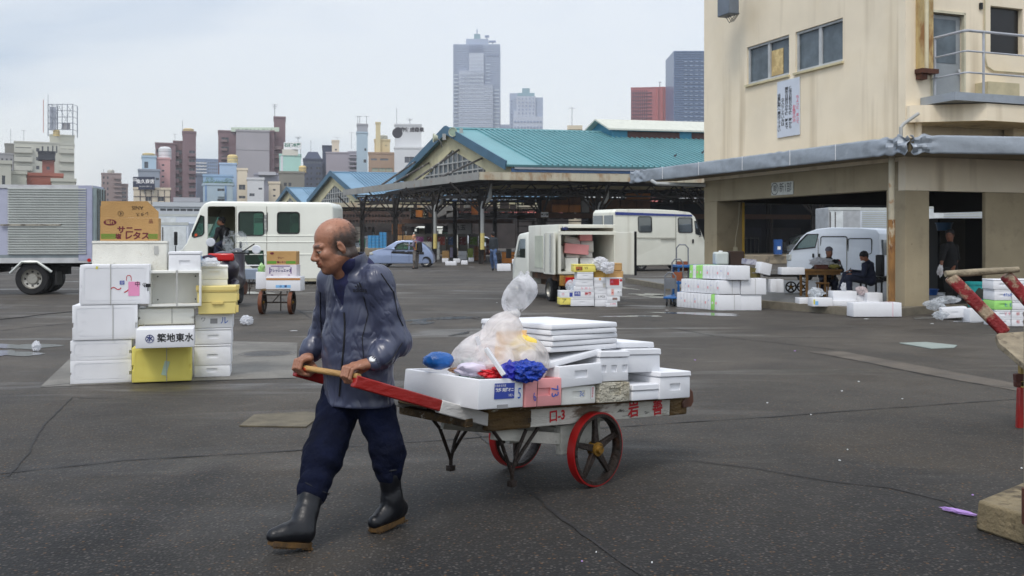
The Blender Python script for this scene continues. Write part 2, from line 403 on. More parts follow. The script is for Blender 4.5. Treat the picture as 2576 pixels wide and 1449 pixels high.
def unit(v): v=np.array(v,float); return v/np.linalg.norm(v)
def frame(f,up=(0,0,1)):
    f=unit(f); l=unit(np.cross(up,f)); u=np.cross(f,l); return np.stack([f,l,u],1)   # columns: forward, left, up
def head_field(F,c,Rm,s,hair='none',age=0):
    c=np.array(c,float); T=lambda x,y,z:c+Rm@(np.array((x,y,z))*s)
    e=lambda p,r,k=.012,cid=1,op='u',rot=None:F.ell(T(*p),np.array(r)*s,Rm if rot is None else Rm@rot,k*s,cid,op)
    q=lambda a,b,ra,rb,k=.01,cid=1,op='u':F.cap(T(*a),T(*b),ra*s,rb*s,k*s,cid,op)
    e((-.014,0,.034),(.098,.077,.084)); e((.03,0,-.03),(.060,.062,.080),.02)
    for y in (1,-1):
        q((-.012,y*.050,-.052),(.058,y*.020,-.094),.022,.018,.025)
        q((.086,y*.012,.016),(.074,y*.046,.014),.011,.010,.012)            # brow
        e((.066,y*.041,-.028),(.020,.020,.020),.02)                         # cheekbone
        e((.058,y*.034,-.066),(.020,.018,.028),.02)
        e((.097,y*.031,-.006),(.016,.019,.012),.008,None,'s')               # socket
        e((.080,y*.031,-.008),(.0135,.0135,.0115),.002,2)                   # eyeball
        q((.089,y*.018,-.000),(.086,y*.042,-.001),.0055,.0045,.003,1)       # upper lid
        q((.090,y*.019,-.017),(.086,y*.040,-.016),.0045,.004,.004,1)
        a=R(18); rt=np.array([[math.cos(a),0,math.sin(a)],[0,1,0],[-math.sin(a),0,math.cos(a)]])
        e((-.006,y*.078,-.012),(.016,.009,.029),.004,3,'u',rt); e((.002,y*.087,-.008),(.009,.007,.018),.004,4,'s',rt)
        e((.100,y*.013,-.040),(.012,.009,.009),.008)                        # nostril wing
        q((.086,y*.024,-.040),(.078,y*.036,-.066),.0025,.0025,.006,None,'s')# cheek fold
        e((.108,y*.007,-.046),(.004,.004,.004),.003,4,'s')
    q((.086,0,.010),(.112,0,-.032),.008,.013,.012)
    e((.070,0,-.064),(.028,.030,.024),.016); e((.066,0,-.100),(.022,.024,.018),.018)
    q((.092,.020,-.060),(.099,0,-.058),.0055,.0065,.005,5); q((.092,-.020,-.060),(.099,0,-.058),.0055,.0065,.005,5)
    q((.090,.016,-.070),(.096,0,-.071),.0060,.0075,.005,5); q((.090,-.016,-.070),(.096,0,-.071),.0060,.0075,.005,5)
    q((.098,.021,-.0650),(.1045,0,-.0645),.0018,.0022,.002,4,'s'); q((.098,-.021,-.0650),(.1045,0,-.0645),.0018,.0022,.002,4,'s')
    if age:
        for z in (.034,.044,.054): q((.088,-.03,z-.002),(.092,.0,z),.0015,.002,.004,None,'s'); q((.092,.0,z),(.088,.03,z-.002),.002,.0015,.004,None,'s')
def head_colour(c,Rm,s,skin,hairc,style):
    def f(V,ids,cc):
        L=(V-np.array(c))@Rm/s; r=np.sqrt((L**2).sum(1)); x,y,z=L.T
        on=(r<.16)&(z>-.125)
        if style=='bald':   # grey stubble round the back and sides, bare brown crown
            edge=(.080-.35*np.maximum(0,x+.02)-.9*np.maximum(0,x-.02))+.006*np.sin(y*160)+.005*np.sin(x*210)
            hm=on&(z<np.minimum(edge,.085))&(z>-.075+.6*np.maximum(0,x+.04))&(x<.050-.5*np.maximum(0,-z))&(ids!=3)&(ids!=4)
            k=np.clip((np.minimum(edge,.085)-z)/.045,0,1)*np.clip((.050-x)/.035,0,1)*.88
            cc[hm,:3]=cc[hm,:3]*(1-k[hm,None])+np.array(hairc)*k[hm,None]
            top=on&(z>.03); kk=np.clip((z-.06)/.06,0,1)*.15
            cc[top,:3]*=(1+kk[top,None])
        br=on&(abs(z-.019)<.006)&(x>.068)&(abs(y)>.010)&(abs(y)<.05)
        cc[br,:3]=cc[br,:3]*.3+np.array(hairc)*.7*.7
        eye=(ids==2)&on; cc[eye,:3]=(.30,.26,.22)
        iris=eye&((abs(abs(y)-.031)<.0065)); cc[iris,:3]=(.012,.008,.006)
    return f
def grip(F,bc,ax,wr,s=1.0,rb=.017,cid=1,out=None,thumb=1,n=4):
    """hand closed round a bar: bc point on the bar, ax bar direction (towards the thumb side), wr wrist"""
    bc=np.array(bc,float); a=unit(ax); wr=np.array(wr,float); w=wr-bc; w=unit(w-a*(w@a)); nn=np.cross(a,w)
    if out is not None and nn@np.array(out)<0: nn=-nn
    P=lambda along,th,r:bc+a*along*s+(w*math.cos(th)+nn*math.sin(th))*r*s
    ks=[]
    for i in range(4):
        al=(.030-.0195*i); ln=(1,.97,.99,1.08)[i]; fr=(.0098,.0102,.0096,.0082)[i]
        k=P(al,R(28),.050); ks.append(k)
        pts=[k,P(al*1.05,R(88),(.040 if i!=3 else .037)),P(al,R(150)*ln,.031),P(al*.95,R(222),.029),P(al*.9,R(262),.028)]
        for j in range(4): F.cap(pts[j],pts[j+1],(fr-.0005*j)*s,(fr-.0005*(j+1))*s,.002*s,cid)
        F.ell(k,np.array((.0115,.0115,.0115))*s,None,.006*s,cid)
        F.cap(wr*.75+k*.25,k,.015*s,.0115*s,.010*s,cid)
    mid=(ks[1]+ks[2])/2; F.cap(wr,mid*.65+wr*.35,.026*s,.027*s,.02*s,cid,'u',(nn,.62))
    t0=wr*.72+P(.035,R(-35),.035)*.28; t1=P(.046,R(-38),.044); t2=P(.040,R(-98),.032); t3=P(.026,R(-148),.029)
    F.cap(t0,t1,.0165*s,.0135*s,.012*s,cid); F.cap(t1,t2,.0125*s,.0112*s,.003*s,cid); F.cap(t2,t3,.0112*s,.0095*s,.002*s,cid)
def hand(F,wr,d,nrm,s=1.0,curl=.5,cid=1,side=1):
    """relaxed hand: wr wrist, d towards the fingertips, nrm back of the hand"""
    wr=np.array(wr,float); d=unit(d); nrm=np.array(nrm,float); nrm=unit(nrm-d*(nrm@d)); x=np.cross(d,nrm)*side
    pc=wr+d*.045*s; F.cap(wr,wr+d*.07*s,.024*s,.036*s,.015*s,cid,'u',(nrm,.45))
    for i in range(4):
        p=wr+d*.085*s+x*(.027-.018*i)*s; L=(.036,.040,.037,.029)[i]*s; a=curl*.5; r=.009*s
        for j in range(3):
            q=p+(d*math.cos(a)-nrm*math.sin(a))*L; F.cap(p,q,r,r*.93,.002*s,cid); p=q; L*=.72; r*=.93; a+=curl
    p=wr+d*.03*s+x*.028*s; q=p+(d*.7+x*.6-nrm*.3)*.042*s; F.cap(p,q,.013*s,.011*s,.01*s,cid); F.cap(q,q+(d*.9+x*.1-nrm*.4)*.03*s,.0105*s,.009*s,.002*s,cid)
def person(label,J,h,skin,group=None,top=None,bot=None,shoe=None,hair=('short',(.01,.008,.007)),sc=1.0,head_dir=(-1,0,0),body_dir=None,topm=None,botm=None,shoem=None,
           sleeve=1.0,hands=None,fat=1.0,skirt=0,extra=None):
    """J: joints in world space: head neck sh* el* wr* hip* kn* an* toe* (L/R)"""
    J={k:np.array(v,float) for k,v in J.items()}
    pel=(J['hipL']+J['hipR'])/2; org=np.array((pel[0],pel[1],min(J['anL'][2],J['anR'][2])-.08*sc))
    allp=np.array(list(J.values())); lo=allp.min(0)-.25*sc; hi=allp.max(0)+.28*sc
    root=thing('person',label,'person',tuple(org),0,group)
    Rm=frame(head_dir); bd=unit(body_dir if body_dir is not None else unit(np.cross((J['shL']-J['shR']),(0,0,1))))
    F=Fld(lo,hi,h); che=(J['shL']+J['shR'])/2
    F.cap(pel,che*.85+pel*.15,.11*sc,.12*sc,.03,1,'u',(bd,.7)); 
    for a in 'LR':
        F.cap(J['sh'+a],J['el'+a],.046*sc,.038*sc,.03,1); F.cap(J['el'+a],J['wr'+a],.038*sc,.026*sc,.015,1)
        F.cap(J['hip'+a],J['kn'+a],.075*sc,.05*sc,.03,1); F.cap(J['kn'+a],J['an'+a],.05*sc,.035*sc,.02,1); F.cap(J['an'+a],J['toe'+a],.035*sc,.03*sc,.02,1)
    F.cap(J['sh'+'L'],J['shR'],.06*sc,.06*sc,.03,1)
    hb=J['head']+Rm@np.array((-.03,0,-.05))*sc
    F.cap(J['neck'],hb,.060*sc,.055*sc,.03,1)
    head_field(F,J['head'],Rm,sc)
    for a in 'LR':
        hh=(hands or {}).get(a)
        if hh and hh[0]=='grip': grip(F,hh[1],hh[2],J['wr'+a],sc,out=hh[3] if len(hh)>3 else None)
        else:
            dd=hh[1] if hh else J['wr'+a]-J['el'+a]; nn=hh[2] if hh and len(hh)>2 else (0,0,1) if abs(unit(dd)[2])<.8 else bd
            hand(F,J['wr'+a],dd,nn,sc,hh[3] if hh and len(hh)>3 else .45,1,1 if a=='L' else -1)
    sk=np.array(skin); cols={0:skin,1:skin,2:(.3,.26,.22),3:tuple(sk*.9),4:tuple(sk*.45),5:tuple(sk*np.array((.85,.62,.6)))}
    F.build('body',vmat('skin',.5,.15,120),root,org,cols,head_colour(J['head'],Rm,sc,skin,hair[1],'bald' if hair[0]=='bald' else 'x'))
    # top
    T=Fld(lo,hi,h); fo=.004*sc
    waist=pel+np.array((0,0,.02*sc)); 
    T.cap(waist-np.array((0,0,skirt*sc)),che*.8+waist*.2,.150*sc*fat,.150*sc*fat,.05,1,'u',(bd,.72),(fo*1.3,32/sc,1)); T.cap(J['shL'],J['shR'],.072*sc,.072*sc,.05,1)
    T.cap(che,J['neck'],.09*sc,.066*sc,.04,1)
    for a in 'LR':
        T.cap(J['sh'+a],J['el'+a],.068*sc,.058*sc,.03,1,'u',None,(fo,48/sc,3)); e=J['el'+a]; w=e+(J['wr'+a]-e)*max(0,sleeve)
        if sleeve>0: T.cap(e,w,.058*sc,.042*sc,.02,1,'u',None,(fo*1.1,60/sc,5))
    if extra: extra(T,J,che,pel,bd)
    T.build('top',topm,root,org)
    B=Fld(lo,hi,h); B.cap(J['hipL'],J['hipR'],.105*sc*fat,.105*sc*fat,.03,1)
    for a in 'LR':
        B.cap(J['hip'+a],J['kn'+a],.100*sc,.078*sc,.04,1,'u',None,(fo*.8,30/sc,2)); B.cap(J['kn'+a],J['an'+a]+np.array((0,0,.02*sc)),.078*sc,.060*sc,.03,1,'u',None,(fo*1.2,45/sc,4))
    B.build('trousers',botm,root,org)
    for a in 'LR':
        S=Fld(np.minimum(J['an'+a],J['toe'+a])-.12*sc,np.maximum(J['an'+a],J['toe'+a])+.12*sc,min(h,.01))
        dn=np.array((0,0,-.035*sc)); S.cap(J['an'+a],J['an'+a]+dn,.05*sc,.048*sc,.02,1); S.cap(J['an'+a]+dn,J['toe'+a],.048*sc,.038*sc,.03,1)
        S.build('shoe',shoem,root,org)
    if hair[0] in('short','cap','beanie'):
        H=Fld(J['head']-.17*sc,J['head']+.2*sc,min(h,.008)); c=J['head']; TT=lambda x,y,z:c+Rm@(np.array((x,y,z))*sc)
        if hair[0]=='short':
            H.ell(TT(-.022,0,.042),np.array((.104,.086,.090))*sc,Rm,.01,1); H.ell(TT(-.05,0,-.01),np.array((.06,.076,.06))*sc,Rm,.02,1)
            H.ell(TT(.095,0,-.03),np.array((.085,.10,.085))*sc,Rm,.01,None,'s'); H.noise(.006*sc,70/sc,3)
        else:
            H.ell(TT(-.016,0,.050),np.array((.108,.088,.088))*sc,Rm,.01,1); H.half(TT(0,0,.022),-Rm[:,2])
            if hair[0]=='cap': H.cap(TT(.08,0,.03),TT(.14,0,.022),.045*sc,.03*sc,.01,1,'u',(Rm[:,2],.18))
        H.build('hair' if hair[0]=='short' else hair[0],mat('hair_%s_%.2f'%(hair[0],hair[1][0]),hair[1],.7,bump=.4,bs=120),root,org)
    return root,J,org
# ---------------------------------------------------------------- the porter pulling the cart
CO=np.array((.27,6.32,0.)); CU=unit((.72,.69,0)); CV=unit((.69,-.72,0))   # cart: origin under the axle, CU backwards, CV to its near side
def cw(s,v,z): return Vector(CO+CU*s+CV*v+np.array((0,0,z)))
def pj(px,py,Y): return np.array(W(px,py,Y))
def hero():
    def pj(px,py,Y): return np.array(W(px,py,Y+.11*min(1,max(0,(1300-py)/200))))
    J=dict(head=pj(842,616,5.0),neck=pj(884,672,5.10),shL=pj(950,704,5.0),shR=pj(836,704,5.2),elL=pj(996,862,5.02),wrL=pj(940,912,4.92),
        elR=pj(816,838,5.36),wrR=pj(772,900,5.30),hipL=pj(942,1000,5.12),hipR=pj(865,1000,5.22),knL=pj(975,1130,5.08),anL=pj(988,1282,5.17),toeL=pj(938,1330,5.08),
        knR=pj(812,1150,5.0),anR=pj(760,1322,4.84),toeR=pj(682,1362,4.74))
    pel=(J['hipL']+J['hipR'])/2; che=(J['shL']+J['shR'])/2; org=np.array((pel[0],pel[1],0.)); s=1.13
    root=thing('person','balding old man in a grey nylon jacket and rubber boots pulling the loaded handcart','person',tuple(org))
    hd=unit((-.90,-.43,-.30)); Rm=frame(hd); bd=unit((-.50,-.86,0)); side=unit((.86,-.5,0))
    lo=np.minimum(np.min(list(J.values()),0),J['wrR'])-.2; hi=np.max(list(J.values()),0)+.25
    skin=C(158,110,86)
    F=Fld(lo,hi,.0042); F.cap(pel,che,.10,.11,.03,1,'u',(bd,.7)); F.cap(J['shL'],J['shR'],.05,.05,.03,1)
    for a in 'LR':
        F.cap(J['sh'+a],J['el'+a],.045,.038,.03,1); F.cap(J['el'+a],J['wr'+a],.038,.029,.015,1)
        F.cap(J['hip'+a],J['kn'+a],.075,.05,.03,1); F.cap(J['kn'+a],J['an'+a],.05,.035,.02,1); F.cap(J['an'+a],J['an'+a]*.4+J['toe'+a]*.6,.03,.022,.02,1)
    T=lambda x,y,z:J['head']+Rm@(np.array((x,y,z))*s)
    F.cap(J['neck']+np.array((-.01,0,-.03)),T(-.038,0,-.05),.066,.060,.03,1)
    F.cap(che+bd*.03,T(.03,0,-.08),.05,.036,.04,1)
    F.cap(T(-.02,.06,-.05),che+bd*.085-side*.02,.014,.012,.02,1)                   # neck tendon
    head_field(F,J['head'],Rm,s,age=1)
    bl=cw(-1.70,.225,.818); br=cw(-1.70,-.235,.818)
    grip(F,bl,-CV,J['wrL'],1.16,rb=.017,out=unit((-.3,-.9,.1))); grip(F,br,CV,J['wrR'],1.16,rb=.017,out=unit((-.9,-.3,.1)))
    sk=np.array(skin); cols={0:skin,1:skin,2:(.3,.26,.22),3:tuple(sk*.95),4:tuple(sk*.35),5:tuple(sk*np.array((.72,.52,.5)))}
    F.build('body',vmat('skin_porter',.42,.3,60,.5),root,org,cols,head_colour(J['head'],Rm,s,skin,(.045,.040,.036),'bald'),smooth=1)
    # stubble hair standing a little off the scalp at the back and sides
    rg=np.random.RandomState(4); mb=MB()
    for i in range(1500):
        a=rg.uniform(-math.pi,math.pi); el=rg.uniform(-.9,1.2); n=np.array((math.cos(a)*math.cos(el),math.sin(a)*math.cos(el),math.sin(el)))
        x,y,z=np.array((-.014,0,.034))+n*np.array((.099,.078,.085))
        if z>.080-.4*max(0,x+.02)-1.0*max(0,x-.02) and rg.rand()>.10: continue
        if z<-.06+.5*max(0,x+.03) or x>.045 : continue
        if abs(x+.004)<.024 and abs(z+.012)<.04: continue
        p=T(x,y,z); q=p+Rm@(n*.012+np.array((-.006,0,-.005))); d=unit(np.cross(q-p,rg.normal(size=3)))*.0009
        mb.add([tuple(p-d-org),tuple(p+d-org),tuple(q-org)],[(0,1,2)])
    mb.build('hair',mat('hair_grey',(.055,.05,.046),.8),root,smooth=False)
    # shirt
    navy=mat('shirt_navy',C(30,34,74),.85,var=.25,vs=30,bump=.3,bs=200)
    S=Fld(che-.25,che+.30,.006)
    S.cap(pel,che,.12,.14,.04,1,'u',(bd,.75)); S.cap(che,J['neck'],.12,.070,.03,1); S.cap(J['neck']+np.array((-.0,0,-.02)),T(-.045,0,-.085),.078,.080,.02,1)
    S.half(T(-.03,0,-.075),unit(Rm[:,2]*.8+np.array((0,0,.5)))); 
    S.cap(che+bd*.15+np.array((0,0,.0)),T(.08,0,-.15),.020,.050,.01,None,'s')
    S.build('shirt',navy,root,org)
    # jacket
    Jk=Fld(lo,hi,.005)
    hem=pj(902,1008,5.15); mid=pj(900,880,5.14)
    Jk.cap(hem,mid,.198,.182,.05,1,'u',(bd,.74),(.005,20,1)); Jk.cap(mid,che+np.array((0,0,-.07)),.176,.150,.06,1,'u',(bd,.74),(.005,24,2))
    Jk.cap(J['shL']+np.array((0,0,-.012)),J['shR']+np.array((0,0,-.012)),.064,.064,.06,1); Jk.cap(che,J['neck'],.098,.078,.05,1)
    nb=T(-.058,0,-.075)                                                             # collar stands round the back of the neck
    Jk.cap(J['neck']+np.array((.008,.0,-.02)),nb+np.array((0,0,-.012)),.086,.080,.02,2)
    # hunched upper back
    Jk.ell(che-bd*.05+np.array((0,0,-.02)),(.11,.08,.11),None,.05,1)
    for a in 'LR':
        e=J['el'+a]; w=J['wr'+a]; fr=.80 if a=='L' else .86
        Jk.cap(J['sh'+a],e,.072,.070,.035,1,'u',None,(.0045,34,3+ord(a))); c1=e+(w-e)*.62; c2=e+(w-e)*fr
        Jk.cap(e,c1,.072,.064,.03,1,'u',None,(.0085,46,5+ord(a))); Jk.cap(c1,c2,.066,.047,.02,1,'u',None,(.006,80,1)); Jk.cap(c2,e+(w-e)*1.0,.045,.043,.006,3)
    Jk.noise(.0022,26,5)
    Jk.half(pj(902,1016,5.15)+np.array((0,0,-.0)),(0.0,0.0,-1.))
    # open neck: a V cut down to the shirt, and the collar hollow
    Jk.cap(T(-.042,0,-.085)+np.array((0,0,.04)),J['neck']+np.array((0,0,-.015)),.078,.070,.006,None,'s')
    vb=che+bd*.120+np.array((0,0,-.140)); vt=J['neck']+bd*.085+np.array((0,0,.02))
    for t in np.linspace(0,1,9): 
        p=vb*(1-t)+vt*t; Jk.cap(p,vb*(.9-t)+vt*(t+.1),.012+.052*t,.016+.052*t,.005,None,'s',(bd,2.0-.8*t))
    def jcol(V,ids,cc): pass
    jm=mat('jacket_nylon',C(66,71,93),.30,var=.05,vs=2,spec=.6,stretch=(1,1,.55),crease=(7.5,.036,.9))
    jo=Jk.build('jacket',jm,root,org,smooth=1)
    from mathutils.bvhtree import BVHTree
    bvh=BVHTree.FromPolygons([Vector(v.co)+Vector(org) for v in jo.data.vertices],[tuple(p.vertices) for p in jo.data.polygons])
    def onjacket(poly,off=.002,step=10):
        pts=[]
        for (x0,y0),(x1,y1) in zip(poly[:-1],poly[1:]):
            n=max(2,int(math.hypot(x1-x0,y1-y0)/step))
            for i in range(n):
                t=i/n; o=Vector((0,0,CAMH)); d=(W(x0+(x1-x0)*t,y0+(y1-y0)*t,1)-o).normalized(); h=bvh.ray_cast(o,d)
                if h[0] is not None: pts.append(h[0]+h[1]*off-Vector(org))
        return pts
    blk=mat('trim_black',(.008,.008,.010),.6)
    def strip(poly,r,name,m=blk):
        p=onjacket(poly)
        if len(p)>2: MB().tube(p,r,6).build(name,m,jo)
    strip([(866,786),(868,812),(866,860),(861,915),(857,960),(853,1008)],.0048,'zip')
    strip([(806,735),(806,790),(810,860)],.0022,'piping'); strip([(915,745),(926,790),(911,850),(915,910)],.0022,'piping')
    strip([(958,688),(990,735),(1000,790),(1018,830)],.0028,'piping'); strip([(1012,862),(985,905),(960,925)],.0022,'piping')
    # mark on the chest: three slanted stripes over a word
    o0=Vector((0,0,CAMH)); h=bvh.ray_cast(o0,(W(907,729,1)-o0).normalized())
    if h[0] is not None:
        nrm=h[1]; xx=Vector((0,0,1)).cross(nrm).normalized(); yy=nrm.cross(xx); M=Matrix((xx,yy,nrm)).transposed().to_4x4(); M.translation=h[0]+nrm*.008-Vector(org)
        text('adidas',.033,blk,jo,M,'lettering',bold=.01,ex=.001)
        mb=MB()
        for k in range(3):
            x=-.022+.013*k; hh=.008+.008*k; mb.add([tuple(M@Vector(q)) for q in ((x,.014,.001),(x+.010,.014,.001),(x+.010-.007*(1),.014+hh,.001),(x-.007,.014+hh*1.2,.001))],[(0,1,2,3)])
        mb.build('emblem',blk,jo,smooth=False)
    # cuff band gathers and hem band
    for a in 'LR':
        e=J['el'+a]; w=J['wr'+a]; ax=unit(w-e); x=unit(np.cross(ax,(0.1,.2,1))); y=np.cross(ax,x); c=e+(w-e)*.94; mb=MB(); pts=[]
        for i in range(26):
            th=2*math.pi*i/26; d=x*math.cos(th)+y*math.sin(th); mb.tube([c-ax*.022+d*.044-org,c+ax*.016+d*.044-org],.0032,5)
        mb.build('cuff',mat('cuff',C(50,54,72),.6),jo)
    ax=unit(J['wrL']-J['elL']); c=J['elL']+(J['wrL']-J['elL'])*1.06; mb=MB(); M=Vector(ax).to_track_quat('Z','Y').to_matrix().to_4x4(); M.translation=Vector(c-org); mb.T=M
    mb.lathe([(.035,-.007),(.038,-.006),(.038,.006),(.035,.007),(.033,0)],24,closed=True); w=mb.build('watch',mat('steel',(.5,.5,.5),.3,.8),root)
    dv=unit(np.array((-.1,-.9,.45))); dv=unit(dv-ax*(dv@ax)); M=Vector(dv).to_track_quat('Z','Y').to_matrix().to_4x4(); M.translation=Vector(c+dv*.037-org); mb=MB(); mb.T=M
    mb.lathe([(0.0001,.006),(.016,.006),(.018,.003),(.018,-.002)],20); mb.build('watch_face',mat('dial',(.75,.76,.76),.25),w)
    # trousers
    B=Fld(lo-.05,hi,.0055)
    B.cap(J['hipL']+np.array((0,0,.05)),J['hipR']+np.array((0,0,.05)),.100,.100,.04,1)
    kr=J['knR']; ar=J['anR']; er=kr+(ar-kr)*.50; kl=J['knL']; al=J['anL']; elr=kl+(al-kl)*.36
    B.cap(J['hipR']+np.array((-.01,0,-.01)),kr,.114,.094,.04,1,'u',None,(.006,26,2)); B.cap(kr,er,.090,.076,.04,1,'u',None,(.009,36,4))
    B.cap(J['hipL']+np.array((-.01,0,-.01)),kl,.102,.082,.04,1,'u',None,(.006,26,7)); B.cap(kl,elr,.082,.070,.04,1,'u',None,(.009,34,1))
    B.ell(J['hipL']*.55+kl*.45+np.array((.055,-.02,-.02)),(.035,.05,.075),None,.02,1)    # cargo pocket
    B.noise(.0030,34,9)
    B.build('trousers',mat('trousers_navy',C(11,17,38),.9,spec=.15,var=.3,vs=9,bump=.7,bs=22),root,org)
    # boots
    rub=mat('rubber',C(11,13,19),.34,var=.15,vs=12,bump=.2,bs=30,spec=.4,dirt=(C(44,46,50),.6,9,.1,.3)); gum=mat('gum_sole',C(92,66,28),.6,var=.3,vs=20,dirt=(C(50,36,20),.5,18,.1,.7))
    for kn,an,toe,hl,top,r0,r1 in ((kr,ar,J['toeR'],pj(766,1366,4.82),kr+(ar-kr)*.44,.082,.052),(kl,al,J['toeL'],pj(1001,1302,5.23),kl+(al-kl)*.30,.066,.050)):
        f=unit((toe-hl)); mp=np.minimum(np.minimum(top,toe),hl)-.14; Mx=np.maximum(np.maximum(top,toe),hl)+.14
        Q=Fld(mp,Mx,.005); ax=unit(top-an); Q.cap(top+ax*.06,an+ax*.05,r0,r1,.03,1,'u',None,(.003,36,2)); Q.cap(an+ax*.05,hl+np.array((0,0,.055)),r1,.042,.03,1)
        Q.cap(hl+np.array((0,0,.045)),toe*.9+hl*.1+np.array((0,0,.026)),.041,.036,.04,1); Q.cap(an,toe*.55+hl*.45+np.array((0,0,.045)),.044,.038,.04,1)
        Q.half(top,ax); upn=unit(np.cross(f,np.cross((0,0,1),f))); Q.half(hl+upn*.004,-upn)
        Q.cap(top+ax*.03,top-ax*.03,r0*.86,r0*.82,.004,None,'s')
        bo=Q.build('boot',rub,root,org)
        l=unit(np.cross(upn,f)); L=np.linalg.norm(toe-hl)+.035; mb=MB()
        outl=[]
        for t in np.linspace(0,1,13):
            wv=.041*math.sin(min(1,t*5+.35)*math.pi/2)*(1.0+.18*math.sin(math.pi*t))*(1 if t<.8 else math.sqrt(max(.02,1-((t-.8)/.2)**2))) if True else 0
            outl.append((t*(L+.012)-.032,wv))
        pts=[hl+f*a+l*b for a,b in outl]+[hl+f*a-l*b for a,b in outl[::-1]]; n=len(pts)
        vs=[tuple(p+upn*.010-org) for p in pts]+[tuple(p-upn*.014-org) for p in pts]
        mb.add(vs,[tuple(range(n))[::-1],tuple(range(n,2*n))]+[(i,(i+1)%n,(i+1)%n+n,i+n) for i in range(n)])
        for t in np.linspace(.0,.92,14):
            if .28<t<.42: continue
            c0=hl+f*(t*(L+.0)-.028)-upn*.018; mb.bar(tuple(c0-l*.042-org),tuple(c0+l*.042-org),.010,.010)
        mb.build('sole',gum,bo)
        rim=[top+(l*math.cos(a)+unit(np.cross(ax,l))*math.sin(a))*r0-org for a in np.linspace(0,2*math.pi,22)]
        MB().tube(rim,.005,6).build('rim',rub,bo)
    return root
hero()
# ---------------------------------------------------------------- ground
def ground_mat():
    m=bpy.data.materials.new('asphalt'); m.use_nodes=True; t=m.node_tree; n=t.nodes; l=t.links; p=n['Principled BSDF']
    g=n.new('ShaderNodeNewGeometry'); P=g.outputs['Position']
    def noise(sc,det=4,rg=.55,dist=0,vec=None):
        q=n.new('ShaderNodeTexNoise'); q.inputs['Scale'].default_value=sc; q.inputs['Detail'].default_value=det; q.inputs['Roughness'].default_value=rg; q.inputs['Distortion'].default_value=dist
        l.new(vec or P,q.inputs['Vector']); return q.outputs[0]
    def mrange(v,a,b,c=0,d=1):
        q=n.new('ShaderNodeMapRange'); l.new(v,q.inputs[0])
        for i,x in enumerate((a,b,c,d)): q.inputs[i+1].default_value=x
        return q.outputs[0]
    def mix(f,a,b,bt='MIX'):
        q=n.new('ShaderNodeMix'); q.data_type='RGBA'; q.blend_type=bt
        for s,v in ((0,f),(6,a),(7,b)):
            if isinstance(v,(int,float)): q.inputs[s].default_value=v
            elif isinstance(v,tuple): q.inputs[s].default_value=(*v,1)
            else: l.new(v,q.inputs[s])
        return q.outputs[2]
    big=mrange(noise(.22,5,.6,.6),.35,.68); mid=mrange(noise(1.1,5,.6),.35,.7)
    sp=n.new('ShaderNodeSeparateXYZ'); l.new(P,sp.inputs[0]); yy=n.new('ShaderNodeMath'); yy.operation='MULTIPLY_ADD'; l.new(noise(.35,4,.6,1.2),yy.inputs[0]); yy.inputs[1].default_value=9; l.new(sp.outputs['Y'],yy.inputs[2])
    old=mrange(yy.outputs[0],8.5,15.5)     # vignette of the lower frame edge painted in: nearer asphalt coloured darker
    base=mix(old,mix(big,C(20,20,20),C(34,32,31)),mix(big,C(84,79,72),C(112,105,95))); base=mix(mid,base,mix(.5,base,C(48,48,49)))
    rm=mrange(noise(.45,4,.5,1.0),.56,.70); base=mix(rm,base,C(74,67,58))
    # aggregate: small stones of several tints set in dark binder
    v=n.new('ShaderNodeTexVoronoi'); v.inputs['Scale'].default_value=60; v.inputs['Randomness'].default_value=1; l.new(P,v.inputs['Vector'])
    sep=n.new('ShaderNodeSeparateColor'); l.new(v.outputs['Color'],sep.inputs[0])
    stone=mix(mrange(sep.outputs[0],0,1),C(30,29,29),C(130,123,116)); tan=mrange(sep.outputs[1],.86,.90); stone=mix(tan,stone,C(140,104,66))
    inb=mrange(v.outputs['Distance'],.32,.55,1,0)
    ff=n.new('ShaderNodeMath'); ff.operation='MULTIPLY'; l.new(inb,ff.inputs[0]); ff.inputs[1].default_value=.85
    col=mix(ff.outputs[0],mix(.45,base,(.008,.008,.008)),mix(mrange(sep.outputs[2],.45,.95,.15,.75),base,stone))
    col=mix(.8,base,col)
    l.new(col,p.inputs['Base Color'])
    mp3=n.new('ShaderNodeMapping'); mp3.inputs['Rotation'].default_value=(0,0,R(8)); mp3.inputs['Scale'].default_value=(.25,1.1,1); l.new(P,mp3.inputs[0])
    wet=mrange(noise(.55,4,.6,.8,mp3.outputs[0]),.56,.64)
    wm=n.new('ShaderNodeMath'); wm.operation='MULTIPLY'; l.new(wet,wm.inputs[0]); l.new(old,wm.inputs[1]); wet=wm.outputs[0]
    rough=mrange(wet,0,1,.60,.22); r2=n.new('ShaderNodeMath'); r2.operation='MULTIPLY_ADD'; l.new(noise(3,4),r2.inputs[0]); r2.inputs[1].default_value=.22; l.new(rough,r2.inputs[2]); 
    l.new(r2.outputs[0],p.inputs['Roughness']); p.inputs['Specular IOR Level'].default_value=.32
    b=n.new('ShaderNodeBump'); b.inputs['Distance'].default_value=.012; l.new(mrange(wet,0,1,.75,.25),b.inputs['Strength']); l.new(inb,b.inputs['Height'])
    b2=n.new('ShaderNodeBump'); b2.inputs['Distance'].default_value=.02; b2.inputs['Strength'].default_value=.35; l.new(noise(9,4),b2.inputs['Height']); l.new(b.outputs[0],b2.inputs['Normal'])
    l.new(b2.outputs[0],p.inputs['Normal']); return m
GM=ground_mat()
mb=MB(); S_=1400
mb.add([(-S_,-60,0),(S_,-60,0),(S_,S_,0),(-S_,S_,0)],[(0,1,2,3)]); struct('ground',mb,GM,smooth=False)
